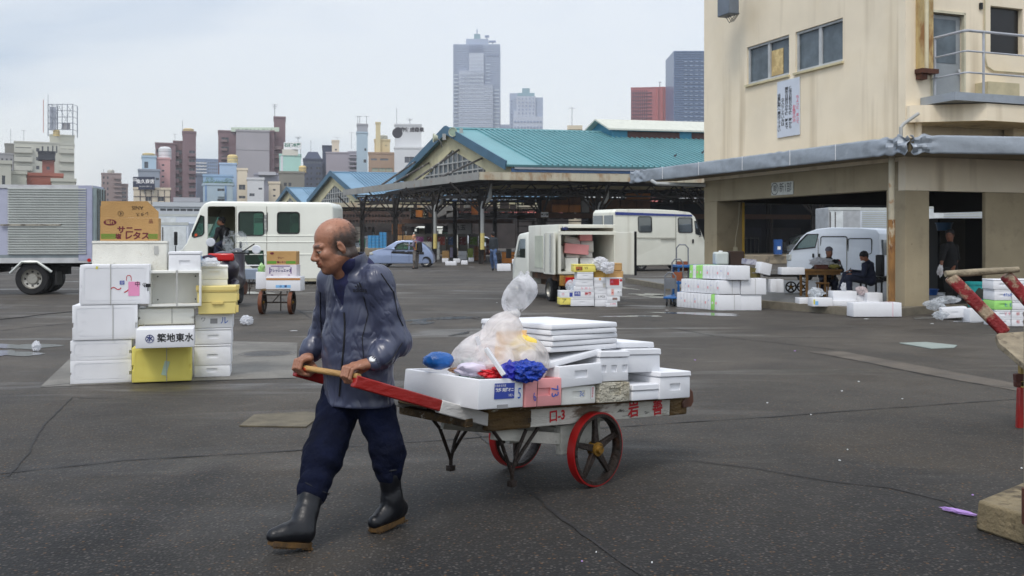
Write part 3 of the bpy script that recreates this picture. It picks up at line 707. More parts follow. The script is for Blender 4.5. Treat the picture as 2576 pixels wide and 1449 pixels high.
def gpoly(name,pts,z,m,kind='structure',label=None,cat=None,th=0):
    v=[G(x,y,z) for x,y in pts]; mb=MB(); n=len(v)
    if th:
        v+= [Vector((p.x,p.y,z-th)) for p in v[:n]]; mb.add(v,[tuple(range(n))[::-1],tuple(range(n,2*n))]+[(i,i+n,(i+1)%n+n,(i+1)%n) for i in range(n)])
    else: mb.add(v,[tuple(range(n))[::-1]])
    me_n=mb
    o=mb.build(name,m,smooth=False); bm=bmesh.new(); bm.from_mesh(o.data); bmesh.ops.recalc_face_normals(bm,faces=bm.faces)
    if not th and bm.faces:
        bm.faces.ensure_lookup_table()
        if bm.faces[0].normal.z<0: bmesh.ops.reverse_faces(bm,faces=bm.faces)
    bm.to_mesh(o.data); bm.free()
    return tag(o,label,cat,None,kind)
conc=mat('slab_concrete',C(120,117,110),.72,var=.25,vs=1.2,bump=.6,bs=60,dirt=[(C(84,80,76),.50,2.5,.2,.6),(C(70,68,66),.55,60,.1,.5)])
gpoly('concrete_strip',[(100,974),(178,900),(560,858),(748,862),(745,950),(470,958)],.004,conc)
gpoly('concrete_strip',[(2030,884),(2120,884),(2576,968),(2576,986),(2420,958)],.004,mat('slab_worn',C(98,90,80),.75,var=.25,vs=2,bump=.6,bs=60,dirt=(C(80,76,72),.48,3,.2,.8)))
# poured joints and cracks: thin dark fillets with a wavering course
crk=mat('joint_tar',C(38,36,36),.7,var=.3,vs=4,bump=.5,bs=50); rg=random.Random(3)
def crack(pts,w=.010,z=.005,amp=.02):
    P=[G(x,y) for x,y in pts]; line=[]
    for a,b in zip(P[:-1],P[1:]):
        n=max(2,int((b-a).length/.12)); 
        for i in range(n): line.append(a.lerp(b,i/n))
    line.append(P[-1]); mb=MB(); vs=[]; off=0
    for i,p in enumerate(line):
        t=(line[min(len(line)-1,i+1)]-line[max(0,i-1)]).normalized(); x=Vector((-t.y,t.x,0)); off=off*.8+rg.uniform(-amp,amp)*.5; ww=w*rg.uniform(.3,1.5); c=p+x*off
        vs+=[(c.x-x.x*ww,c.y-x.y*ww,z),(c.x+x.x*ww,c.y+x.y*ww,z)]
    mb.add(vs,[(2*i,2*i+2,2*i+3,2*i+1) for i in range(len(line)-1)]); return mb
mb=MB()
for pts,w in (([(0,1192),(300,1160),(730,1136),(1120,1108),(1450,1082),(1900,1052),(2576,1003)],.010),([(1170,1060),(1240,1130),(1330,1235),(1460,1345),(1610,1449)],.011),
        ([(2060,890),(2180,912),(2330,944),(2460,966),(2576,979)],.012),([(1740,1160),(1900,1178),(2090,1212),(2240,1228),(2380,1262),(2453,1300)],.008),([(100,974),(180,965),(470,960),(745,952)],.010),
        ([(20,1200),(70,1140),(120,1060),(180,1000),(330,1005)],.006),([(1100,790),(1220,806),(1300,830)],.015),([(0,832),(190,812),(420,806)],.02),([(1590,820),(1700,828),(1800,846),(2100,880)],.012),
        ([(2300,830),(2576,824)],.015),([(560,862),(748,866)],.012),([(930,724),(1180,705),(1700,700)],.02),([(640,700),(720,760),(780,800)],.015)):
    c=crack(pts,w); b=len(mb.v); mb.v+=c.v; mb.f+=[tuple(b+i for i in f) for f in c.f]; mb.mi+=[0]*len(c.f)
struct('road_joints',mb,crk,smooth=False)
# standing water and dried wash marks
wat=mat('wet_film',C(92,92,94),.10,var=.1,spec=.7); 
def blob(cx,cy,rx,ry,seed,z=.006,n=26,rot=0):
    r=random.Random(seed); ph=[r.uniform(0,6.28) for _ in range(4)]; v=[]
    for i in range(n):
        a=2*math.pi*i/n; k=1+.28*math.sin(2*a+ph[0])+.22*math.sin(3*a+ph[1])+.15*math.sin(5*a+ph[2])+.08*math.sin(9*a+ph[3]); x=cx+rx*k*math.cos(a); y=cy+ry*k*math.sin(a)+(x-cx)*rot; p=G(x,y); v.append((p.x,p.y,z))
    return v
mb=MB()
wetm=[(1110,802,78,4,1,-.06),(1060,812,28,5,2,-.1),(1160,840,20,3,21,-.2),(60,872,70,8,3,.0),(20,890,60,9,4,0),(1640,742,50,3,5,.05),(1690,748,90,3.5,6,.04),(1950,752,60,3,22,.04),(610,737,60,3,8,0),(2460,806,60,5,9,0),(2330,800,40,3,10,0),(1550,722,50,2,23,.1),(1760,790,130,2.5,24,.04),(1600,796,60,2,25,0)]
for cx,cy,rx,ry,sd,ro in wetm:
    v=blob(cx,cy,rx,ry,sd,.006,26,ro); mb.add(v,[tuple(range(len(v)))[::-1]])
struct('wash_puddles',mb,mat('wash_water',C(120,122,124),.08,var=.3,vs=6,bump=.1,bs=5,spec=1.0),smooth=False)
# manhole, patch plate
t=thing('manhole_cover','oval looking cast iron manhole cover set in the pale concrete strip','manhole cover',tuple(G(672,890,.0)))
mb=MB(); mb.lathe([(0.0001,.006),(.29,.006),(.30,.004),(.30,-.002)],40); mb.build('cover',mat('iron',C(78,76,74),.55,.3,var=.3,vs=14,bump=1,bs=40),t)
mb=MB(); mb.lathe([(.36,.009),(.33,.009),(.325,.004),(.365,.004)],40,closed=True); mb.build('rim',mat('iron_rim',C(96,92,86),.5,.3),t)
gpoly('patch_plate',[(602,1070),(640,1042),(770,1035),(812,1040),(770,1073)],.012,mat('plate_brown',C(98,90,72),.7,var=.25,vs=6,bump=.4,bs=60),None,'thin square brown metal plate lying on the asphalt behind the man in rubber boots','plate',th=.01)
# ---------------------------------------------------------------- foam boxes
FW=mat('foam_white',(.80,.81,.84),.55,var=.03,vs=3,bump=.25,bs=260,spec=.3); FO=mat('foam_old',(.74,.73,.66),.65,var=.06,vs=5,bump=.6,bs=90,dirt=(C(150,124,70),.62,5,.1,.5))
FWm=mat('foam_warm',(.80,.80,.75),.55,var=.04,vs=3,bump=.25,bs=200,spec=.3)
FD=mat('foam_dirty',(.66,.62,.50),.8,var=.15,vs=6,bump=2,bs=60,dirt=(C(120,100,48),.52,4,.15,.7)); FY=mat('foam_yellow',C(234,220,110),.55,var=.04,bump=.25,bs=200); FP=mat('foam_pink',C(236,160,160),.55,var=.04,bump=.25,bs=200)
FG=mat('foam_green',C(160,224,120),.55,var=.04,bump=.25,bs=200); FB=mat('foam_blue',C(120,170,222),.5,var=.04); BE=mat('plastic_straw',C(226,208,132),.5,var=.05)
CB=mat('cardboard',C(190,150,96),.8,var=.08,vs=3,bump=.3,bs=60); CBd=mat('cardboard_dark',C(150,106,60),.8,var=.1,vs=3)
INKb=mat('ink_blue',C(40,96,190),.6,var=0); INKk=mat('ink_black',C(20,20,24),.6,var=0); INKn=mat('ink_navy',C(28,44,110),.6,var=0); INKr=mat('ink_red',C(190,30,40),.6,var=0); INKp=mat('ink_pink',C(224,120,140),.6,var=0)
INKm=mat('ink_maroon',C(104,28,44),.6,var=0); LBb=mat('label_blue',C(52,72,160),.5,var=0); LBr=mat('label_red',C(200,34,38),.5,var=0); LBw=mat('label_white',(.85,.85,.85),.5,var=0); INKg=mat('ink_green',C(96,150,50),.6,var=0)
TAPE=mat('tape_grey',C(176,176,172),.3,var=0); LBs=mat('label_sky',C(130,186,232),.5,var=0); LBp=mat('label_pink',C(232,150,190),.5,var=0)
def foam(label,L,D,H,loc,rz=0,m=None,lid=.035,notch='',cav=False,ring=0,group=None,rx=0,ry=0,strap=None,lidm=None,cat='foam box',name='foam_box',ncut=None,rail=0,bev=.007):
    m=m or FW; t=thing(name,label,cat,loc,rz,group,rx,ry); hb=H-(lid or 0); mb=MB(); mb.box(-L/2,L/2,-D/2,D/2,0,hb,.004,.004); cs=[]
    nw,nh,nd=.11,min(.045,H*.36),.012
    for f in notch:
        c=MB(); z0=hb*.38; ww=nw*(.5 if ncut else 1)
        for k in (range(-1,2) if ncut else (0,)):
            o=k*.1
            if f in 'fb':
                y=-D/2 if f=='f' else D/2; c.box(o-ww/2,o+ww/2,y-.02,y+.02,z0,z0+nh)
                if f=='f': c.v=[(a,min(b,-D/2+nd+.002) if b>y else b,q) for a,b,q in c.v]
                else: c.v=[(a,max(b,D/2-nd-.002) if b<y else b,q) for a,b,q in c.v]
            else:
                x=-L/2 if f=='l' else L/2; c.box(x-.02,x+.02,o-ww/2,o+ww/2,z0,z0+nh)
                if f=='l': c.v=[(min(a,-L/2+nd+.002) if a>x else a,b,q) for a,b,q in c.v]
                else: c.v=[(max(a,L/2-nd-.002) if a<x else a,b,q) for a,b,q in c.v]
        cs.append(c)
    if cav: c=MB(); c.box(-L/2+.028,L/2-.028,-D/2+.028,D/2-.028,.03,hb+.05); cs.append(c)
    carve(mb,cs,m,'body',t,bev=bev,seg=2)
    if lid:
        mb=MB(); o=.003; mb.box(-L/2-o,L/2+o,-D/2-o,D/2+o,hb+.002,H,.004,.004); lo=mb.build('lid',lidm or m,t,bev=.006)
        if rail: mb=MB(); mb.plate(rr(-L/2+.03,L/2-.03,-D/2+.03,D/2-.03,.02),[rr(-L/2+.05,L/2-.05,-D/2+.05,D/2-.05,.015)],.006,(0,0,H+.004),(1,0,0),(0,1,0)); mb.build('rim',lidm or m,lo,smooth=False)
    if strap:
        sm,pos=strap if isinstance(strap,tuple) else (TAPE,strap); mb=MB(); w=.007
        mb.plate(rr(-D/2-.006,D/2+.006,-.002,H+.006),[rr(-D/2-.003,D/2+.003,.0,H+.003)],w,(pos,0,0),(0,1,0),(0,0,1)); mb.build('strap',sm,t,smooth=False)
    return t
def sidebox(label,L,H,D,loc,rz=0,m=None,circ=True,strap=None,group=None,two=True,rx=0,ry=0):
    """a box lying on its side, so that its lid or bottom panel (embossed frame and roundels) faces the viewer; x width, z height"""
    m=m or FW; t=thing('foam_box',label,'foam box',loc,rz,group,rx,ry); mb=MB(); y0=-D/2
    mb.box(-L/2,L/2,y0+.045,D/2,0,H,.003,.0); cs=[]
    for sx in (-1,1):
        c=MB(); c.box(sx*L/2-.012,sx*L/2+.012,y0+.10,y0+.16,H*.4,H*.6); cs.append(c)
    carve(mb,cs,m,'body',t,bev=.007,seg=2)
    mb=MB(); mb.box(-L/2-.003,L/2+.003,y0,y0+.043,-0.0,H,.0,.0); cs=[]; c=MB()
    i=.035; ring=rr(-L/2+i,L/2-i,i,H-i,.035,5); rin=rr(-L/2+i+.009,L/2-i-.009,i+.009,H-i-.009,.03,5); c.plate(ring,[rin],.008,(0,y0-.004,0)); cs.append(c)
    if circ:
        for cx,cz,r in ((-L*.32,H*.5,.018),(L*.32,H*.5,.018),(-L*.34,H*.82,.022),(L*.33,H*.22,.022),(-L*.36,H*.2,.03)):
            c=MB(); cc=[(cx+r*math.cos(a),cz+r*math.sin(a)) for a in np.linspace(0,2*math.pi,16,endpoint=False)]; ci=[(cx+(r-.005)*math.cos(a),cz+(r-.005)*math.sin(a)) for a in np.linspace(0,2*math.pi,16,endpoint=False)]
            c.plate(cc,[ci],.007,(0,y0-.004,0)); cs.append(c)
    c=MB(); c.box(L/2-.022,L/2+.03,y0-.01,y0+.06,H*.32,H*.48); cs.append(c)
    c=MB(); c.box(-L/2-.03,-L/2+.016,y0-.01,y0+.06,H*.36,H*.50); cs.append(c)
    carve(mb,cs,m,'lid',t,bev=.006,seg=2)
    if strap is not None:
        mb=MB(); mb.plate(rr(y0-.006,D/2+.006,-.003,H+.006),[rr(y0-.003,D/2+.003,.0,H+.003)],.007,(strap,0,0),(0,1,0),(0,0,1)); mb.build('strap',TAPE,t,smooth=False)
    return t
def lab(t,x,z,w,h,m,y=None,name='label',rz=0,tilt=0):
    """paper label on the front face of a box (y = front)"""
    o=MB().box(-w/2,w/2,-.0012,0,-h/2,h/2).build(name,m,t,smooth=False); o.matrix_local=Matrix.Translation((x,y,z))@Matrix.Rotation(rz,4,'Z')@Matrix.Rotation(tilt,4,'Y'); return o
def fr(x0,x1,yt,yb,Y):
    """photo rectangle at distance Y -> base centre, width, height"""
    a=W(x0,yb,Y); b=W(x1,yt,Y); return Vector(((a.x+b.x)/2,Y,a.z)),abs(b.x-a.x),b.z-a.z
LRZ=R(16)     # the left pile is turned to face the road
def fb(x0,x1,yt,yb,Y,D,label,kind='foam',**k):
    c,L,H=fr(x0,x1,yt,yb,Y); rz=k.pop('rz',LRZ if x1<600 and Y<11.5 else 0); L/=math.cos(rz)-c.x/Y*math.sin(rz); loc=(c.x-math.sin(rz)*D/2,Y+math.cos(rz)*D/2,max(c.z,.004 if c.z<.04 else c.z))
    if kind=='side': t=sidebox(label,L,H,D,loc,rz,**k)
    else: t=foam(label,L,D,H,loc,rz,**k)
    t['_L']=L; t['_H']=H; t['_D']=D
    return t
def dims(t):
    r=(t['_L'],t['_H'],-t['_D']/2); return r
def crumple(name,label,cat,c,r,m,seed=1,amp=.25,fr=9,sub=3,fl=.7,parent=None):
    """crumpled sheet or bag: a ball pushed about in folds"""
    bm=bmesh.new(); bmesh.ops.create_icosphere(bm,subdivisions=sub,radius=1); rg=np.random.RandomState(seed); K=rg.normal(size=(7,3))*fr/6; ph=rg.uniform(0,6,7)
    r=(r,r,r*fl) if isinstance(r,(int,float)) else r
    for v in bm.verts:
        p=np.array(v.co); s=1+amp*sum(abs(math.sin(K[i]@p*(1+.5*i)+ph[i]))-.6 for i in range(7))*.55; v.co=Vector(p*s*np.array(r))
    lo=min(v.co.z for v in bm.verts); me=bpy.data.meshes.new(name)
    for v in bm.verts: v.co.z-=lo*.999
    bm.to_mesh(me); bm.free(); me.polygons.foreach_set('use_smooth',[True]*len(me.polygons)); me.set_sharp_from_angle(angle=R(38))
    o=link(name,me,parent,m); o.location=c
    return tag(o,label,cat) if label else o
# ---------------------------------------------------------------- the handcart and its load
WW=mat('cart_white_paint',C(208,206,196),.65,var=.08,vs=6,bump=.5,bs=40,dirt=[(C(84,62,36),.50,6,.08,.9),(C(30,24,18),.60,14,.06,.9)],stretch=(.35,1,1.6))
WB=mat('cart_brown_wood',C(92,70,34),.75,var=.35,vs=5,bump=1,bs=30,dirt=[(C(200,196,180),.60,7,.05,.8),(C(26,20,12),.50,4,.15,.8)],stretch=(.4,1,1.4))
RD=mat('cart_red_paint',C(156,26,20),.42,var=.14,vs=5,bump=.3,bs=40,dirt=(C(70,24,14),.60,7,.1,.6),stretch=(.4,1,1),coat=.2)
WO=mat('bare_wood',C(176,138,84),.6,var=.2,vs=6,bump=.4,bs=50,dirt=[(C(200,44,28),.60,7,.03,.9),(C(96,66,34),.60,16,.1,.6)],stretch=(1,.3,1))
IR=mat('black_iron',C(44,34,28),.6,.3,var=.3,vs=10,bump=.8,bs=40,dirt=(C(90,54,30),.58,9,.15,.7)); RW=mat('wheel_red',C(160,20,20),.38,var=.1,vs=5,dirt=(C(60,16,12),.62,8,.1,.6)); HUB=mat('hub_brass',C(150,112,40),.5,.5,var=.3,vs=20,dirt=(C(50,36,20),.5,18,.1,.8))
def cart_wheel(parent,x,y,z,r,w,side,n=6,tyre=RW,rot=.3):
    wt=bpy.data.objects.new('wheel',None); 
    mb=MB(); mb.lathe([(r,-w/2),(r,w/2),(r-.012,w/2),(r-.012,-w/2)],48,'y',closed=True); o=mb.build('wheel',tyre,parent); o.location=(x,y,z); bpy.data.objects.remove(wt)
    mb=MB(); mb.lathe([(r-.010,-w/2-.004),(r-.010,w/2+.004),(r-.030,w/2+.004),(r-.034,w*.25),(r-.034,-w*.25),(r-.030,-w/2-.004)],48,'y',closed=True); mb.build('rim',IR,o)
    mb=MB()
    for k in range(n):
        a=rot+2*math.pi*k/n; c,s=math.cos(a),math.sin(a); d=Vector((c,0,s)); px=Vector((-s,0,c)); ra,rb=.035,r-.03; wa,wb=.022,.014; ha,hb=.016,.010
        vs=[]
        for rr_,ww,hh in ((ra,wa,ha),(rb,wb,hb)):
            for i,j in ((-1,-1),(1,-1),(1,1),(-1,1)): vs.append(d*rr_+px*(i*ww)+Vector((0,j*hh,0)))
        mb.add(vs,[(3,2,1,0),(4,5,6,7),(0,1,5,4),(1,2,6,5),(2,3,7,6),(3,0,4,7)])
    mb.build('spokes',IR,o,bev=.004)
    mb=MB(); mb.lathe([(.0001,-.05),(.022,-.05),(.026,-.03),(.042,-.028),(.044,.03),(.030,.034),(.026,.05),(.0001,.05)],24,'y'); mb.build('hub',HUB,o); return o
def cart():
    t=thing('handcart','white and red wooden two wheeled handcart piled with foam boxes, pulled by the old man','handcart',tuple(CO),math.atan2(CU[1],CU[0]))
    N_=.285; zc=lambda s:.431-.068*s
    for sg in (-1,1):     # sg -1 = near side (local -y)
        y=sg*.27
        def beam(s0,z0,s1,z1,h,w,m,name):
            mb=MB(); mb.bar((s0,y,z0),(s1,y,z1),w,h); return mb.build(name,m,t,bev=.006)
        b=beam(-.83,zc(-.83),.88,zc(.88),.105,.05,WW,'side_rail'); [MB().bar((e0,y,zc(e0)),(e1,y,zc(e1)),.056,.111).build('worn_end',WB,b,bev=.012) for e0,e1 in ((-.84,-.5),(.8,1.0))]
        if sg<0:
            for ch,s,sz in (('岩',.424,.108),('善',.672,.108),('口-3',-.288,.078)):
                text(ch,sz,INKr,b,facing(s,y-.0275,zc(s)+.002),'lettering',bold=.03)
            text('口',.03,INKk,b,facing(-.52,y-.031,zc(-.52)-.01),'lettering',bold=.02)
        beam(-1.175,.612,-.80,.487,.072,.042,mat('shaft_white',C(196,194,190),.6,var=.08,vs=4,bump=.3,dirt=(C(110,90,70),.66,8,.05,.7),stretch=(.4,1,1)),'shaft_base')
        beam(-1.72,.800,-1.17,.615,.062,.040,RD,'shaft')
    mb=MB(); mb.tube([(-1.70,-.285,.820),(-1.70,.285,.816)],.0165,12); mb.build('crossbar',WO,t)
    # deck of planks following the slope of the rails, with a rounded lip at the back
    mb=MB()
    for k in range(7):
        y0=-.315+.09*k; mb.bar((-.86,y0+.045,zc(-.86)+.066),(.99,y0+.045,zc(.99)+.066),.086,.022)
    mb.bar((-1.05,0,.565),(-.84,0,.512),.5,.02); mb.build('deck',WB,t,bev=.003)
    mb=MB(); pr=[(.93,.36),(1.03,.358),(1.06,.39),(1.05,.46),(1.00,.50),(.985,.47),(1.0,.44),(.93,.40)]
    mb.plate([(a,b) for a,b in pr],(),.62,(0,-.31,0)); mb.build('end_lip',mat('lip_brown',C(84,50,34),.6,var=.3,vs=6),t,bev=.008)
    # under frame
    mb=MB(); mb.box(-.20,.16,-.245,-.20,.20,.375); mb.box(-.20,.16,.20,.245,.20,.375); mb.box(-.20,-.15,-.2,.2,.30,.36); mb.build('axle_block',mat('frame_white',C(190,188,178),.65,var=.1,vs=6,bump=.4,dirt=(C(60,44,28),.60,6,.1,.8)),t,bev=.005)
    mb=MB(); mb.bar((-.74,-.22,.40),(-.14,-.22,.285),.03,.07); mb.bar((-.74,.22,.40),(-.14,.22,.285),.03,.07); mb.build('brace',_M['frame_white'],t,bev=.004)
    mb=MB(); mb.tube([(0,-.36,.225),(0,.36,.225)],.014,10); mb.build('axle',IR,t)
    for sg in (-1,1):
        cart_wheel(t,0,sg*.345,.225,.225,.055,sg,5,rot=.35 if sg<0 else .9)
        y=sg*.27; mb=MB(); f=(-.633,y,.155)
        mb.tube([(-.80,y,.45),(-.72,y,.36),(-.65,y,.20),f],.011,8); mb.tube([(-.52,y,.40),(-.60,y,.27),f],.011,8); mb.tube([(-.42,y,.40),(-.55,y,.28),(-.62,y,.20),f],.011,8)
        mb.tube([f,(-.633,y,.118)],.012,8); mb.build('stand',IR,t); mb=MB(); mb.box(-.655,-.611,y-.02,y+.02,.09,.125); mb.build('foot',IR,t,bev=.003)
    mb=MB(); mb.bar((-.98,-.3,.50),(-.98,.3,.50),.05,.045); mb.build('cross_piece',WB,t,bev=.004)
    return t
cart()
_rz=math.atan2(CU[1],CU[0])
def cz(s): return .513-.068*s
def cb(s0,s1,v0,v1,z,H,label,tilt=0.0,roll=-.068,dz=0,**k):
    """box on the cart spanning s0..s1 along it and v0..v1 across (v to the near side). Local x of the box = across, towards the viewer's right"""
    s=(s0+s1)/2; v=(v0+v1)/2; p=cw(s,v,z)
    # local x -> -CU direction? keep: local -y faces the near side (CV), local x runs backwards (CU)
    t=foam(label,s1-s0,abs(v1-v0),H,tuple(p),_rz+k.pop('turn',0),ry=-roll+tilt*0,rx=k.pop('rx',0),**k); t['_L']=s1-s0; t['_H']=H; t['_D']=abs(v1-v0); return t
g=None
A=cb(-1.04,-.70,-.22,.43,cz(-.87)+.010,.160,'white open foam box with blue label and blue 5 at the cart front',m=FW,lid=0,cav=True,notch='')
y=-.325-.001; lab(A,.02,.095,.150,.085,LBb,y); text('北海道 紋別産',.014,LBw,A,facing(-.015,y-.002,.124)); text('秋鮭 斉藤オニ',.022,LBw,A,facing(.02,y-.002,.100),bold=.03); text('5尾入',.016,LBw,A,facing(.07,y-.002,.070)); text('5',.085,INKb,A,facing(.135,y-.0005,.075),'lettering',.7)
mb=MB(); mb.box(-.03,.05,y-.001,y+.002,0,.022); mb.build('notch',mat('shade_grey',C(150,150,152),.7),A,smooth=False)  # flat grey patch paints the shaded hollow of a notch
P_=cb(-.69,-.39,-.20,.43,cz(-.54)+.006,.158,'pink open foam box with 73 written in blue near the front of the cart',m=FP,lid=0,cav=True,notch='f')
y=-.315; text('73',.085,INKb,P_,facing(.085,y-.002,.08,0,R(-80)),'lettering',.8); text('6',.07,INKb,P_,facing(-.075,y-.002,.055,0,R(18)),'lettering',.7); mb=MB(); mb.box(-.055,-.053,y-.001,y+.001,.0,.15); mb.build('crack',INKk,P_,smooth=False)
Cc=cb(-.36,-.06,-.15,.40,cz(-.21),.105,'low white foam box with blue scrawl and red stamp, next to the pink one',m=FWm,lid=0,notch='f')
y=-.275; text('3c',.045,INKb,Cc,facing(.02,y-.002,.06)); lab(Cc,.115,.065,.026,.075,LBw,y-.001); text('越\n前\n鮮\n魚',.017,INKr,Cc,facing(.115,y-.004,.065))
D_=cb(-.05,.24,-.20,.42,cz(.1),.12,'dirty crumbling yellowed foam box at the bottom of the cart load',m=FD,lid=0,notch='f')
E_=cb(.26,.56,-.18,.42,cz(.41),.10,'pile of two shallow white foam lids beside the dirty foam box on the cart',m=FW,lid=.04)
F_=cb(.52,.85,-.20,.43,cz(.7),.175,'square white foam box at the tail of the cart, by the brown end lip',m=FW,lid=.035,notch='f')
H1=cb(.25,.62,-.20,.36,cz(.45)+.17,.15,'long white foam box lying across the pile near the tail of the cart',m=FW,lid=.04,turn=.0,notch='')
H2=cb(.22,.60,-.18,.33,cz(.42)+.325,.035,'thin white foam lid on the long box near the tail of the cart',m=FW,lid=0)
G_=cb(-.40,-.02,-.28,.42,cz(-.21)+.110,.125,'white foam box with one handle notch under the tilted lid on the cart',m=FW,lid=0,notch='f',cav=True,roll=-.02)
G2=cb(-.46,.03,-.30,.38,cz(-.21)+.250,.035,'large tilted white foam lid lying on the notched box on the cart',m=FW,lid=0,roll=.10,rx=.0)
K_=cb(-.03,.25,-.25,.40,cz(.1)+.125,.185,'white foam box with three handle notches in the middle of the cart load',m=FW,lid=.04,notch='f',ncut=1)
for i in range(5):
    cb(-.40+.004*(i%2),.19+.003*(i%3),-.26,.36,cz(-.1)+.315+.033*i,.030,['lowest of the five stacked white foam lids on the cart','second lowest of the five stacked white foam lids on the cart','middle one of the five stacked white foam lids on the cart','second from the top of the five stacked white foam lids on the cart','topmost of the five stacked white foam lids on the cart'][i],m=FW,lid=0,group='foam lids stacked on the cart',cat='foam lid',name='foam_lid',roll=-.03,turn=.02*((i%3)-1),rail=0)  # these stacked pieces are loose foam lids
# big tied polythene sack
def sack():
    c=pj(1258,972,5.75); root=thing('rubbish_sack','large knotted translucent plastic sack of scraps standing on the cart','plastic sack',tuple(c))
    F=Fld(c-np.array((.36,.30,.05)),c+np.array((.40,.34,.80)),.012)
    F.ell(c+np.array((-.02,0,.15)),(.265,.185,.17),None,.06,1); F.cap(c+np.array((.0,0,.15)),c+np.array((.03,0,.31)),.215,.115,.05,1); F.cap(c+np.array((.03,0,.31)),c+np.array((.065,0,.405)),.11,.026,.04,1)
    F.ell(c+np.array((.12,0,.14)),(.16,.18,.16),None,.05,1)
    F.noise(.009,15,3,3)
    b=F.build('sack',film('poly_sack',(.92,.89,.88),.60),root,c,smooth=1)
    F=Fld(c+np.array((-.1,-.12,.34)),c+np.array((.30,.14,.78)),.007)
    k=c+np.array((.075,0,.42)); F.ell(k,(.045,.04,.032),None,.02,1); F.noise(.004,60,2); F.build('knot',film('poly_knot',(.88,.87,.87),.85),root,c)
    mb=MB(); k2=(.085,0,.44)
    def pl(u,v):
        a=2*math.pi*u; w=.028+.066*max(0,math.sin(min(1,v*1.08+.04)*math.pi))**.55*(1-.1*v); x=k2[0]+.055*v+w*math.cos(a)*(1+.20*math.sin(a*5+4*v)); y=w*.45*math.sin(a)*(1+.3*math.sin(3*a+7*v)); z=k2[2]+.215*v+.012*math.sin(a*4+5*v)
        return (x,y,z)
    mb.grid(pl,28,16,True); mb.build('neck',film('poly_neck',(.88,.88,.90),.46),root)
    o=c
    tan=mat('board_tan',C(226,184,130),.8,var=.08,vs=4)
    mb=MB(); mb.add([(-.05,-.10,.02),(.10,-.12,.0),(.155,-.06,.33),(-.02,-.03,.32),(-.05,-.088,.02),(.10,-.108,.0),(.155,-.048,.33),(-.02,-.018,.32)],[(0,1,2,3),(7,6,5,4),(0,4,5,1),(1,5,6,2),(2,6,7,3),(3,7,4,0)]); mb.build('cardboard_sheet',tan,root)
    mb=MB(); mb.bar((-.13,-.12,.30),(-.02,-.13,-.02),.035,.02); mb.build('foam_strip',FW,root)
    crumple('green_scrap',None,None,(-.16,-.10,.02),(.07,.05,.07),mat('scrap_green',C(20,130,92),.4,var=.2),3,parent=root)
    crumple('yellow_scrap',None,None,(.13,-.05,.17),(.07,.05,.06),mat('scrap_yellow',C(250,214,90),.5),5,parent=root)
    crumple('cream_scrap',None,None,(.11,-.03,.08),(.09,.06,.10),mat('scrap_cream',C(240,226,196),.6),6,parent=root)
    crumple('grey_scrap',None,None,(.11,-.04,.0),(.08,.06,.07),mat('scrap_grey',C(170,170,190),.6),8,parent=root)
    crumple('pale_scrap',None,None,(-.10,.0,.05),(.12,.1,.09),mat('scrap_pale',C(226,212,212),.6),9,parent=root)
sack()
bl=mat('poly_blue',C(20,96,176),.2,var=.25,vs=8,bump=.5,bs=40,alpha=.9); bd_=mat('poly_deep_blue',C(20,60,170),.3,var=.4,vs=20,bump=1,bs=50)
crumple('plastic_bag','shiny blue plastic bag sticking out of the white box at the front of the cart','plastic bag',pj(1102,930,5.62),(.085,.07,.05),bl,3,.12,5)
crumple('plastic_net','crumpled deep blue plastic netting in the pink foam box','plastic netting',pj(1322,964,5.52),(.10,.06,.055),bd_,12,.26,9,4)
crumple('plastic_net','smaller violet blue ball of netting between the red scrap and the deep blue netting','plastic netting',pj(1282,962,5.50),(.05,.05,.05),mat('poly_violet',C(40,44,170),.3,var=.3),14,.4,12)
crumple('plastic_scrap','crumpled red plastic scrap in the white box at the front of the cart','plastic scrap',pj(1255,960,5.52),(.085,.05,.03),mat('poly_red',C(206,20,34),.3,var=.3,vs=20,bump=.6),15,.45,12,4)
crumple('plastic_scrap','pale lilac plastic wrap heaped in the white box at the front of the cart','plastic scrap',pj(1195,950,5.60),(.10,.07,.04),mat('poly_lilac',C(222,214,232),.4),16,.3,9)
crumple('plastic_scrap','small purple plastic scrap above the lilac wrap in the front box','plastic scrap',pj(1185,936,5.66),(.05,.02,.018),mat('poly_purple',C(110,70,190),.3),17,.4,9)
crumple('food_wrapper','small orange and brown wrapper between the blue bag and lilac wrap in the front box','wrapper',pj(1150,938,5.66),(.045,.03,.015),mat('wrapper_orange',C(210,150,90),.4,dirt=(C(120,50,30),.5,30,.1,.9)),18,.3,9)
b=MB(); b.bar(W(1222,876,5.45),W(1268,944,5.42),.03,.022); tag(b.build('foam_stick',FW,bev=.003),'thin white foam bar leaning on the sack above the red scrap','foam strip')
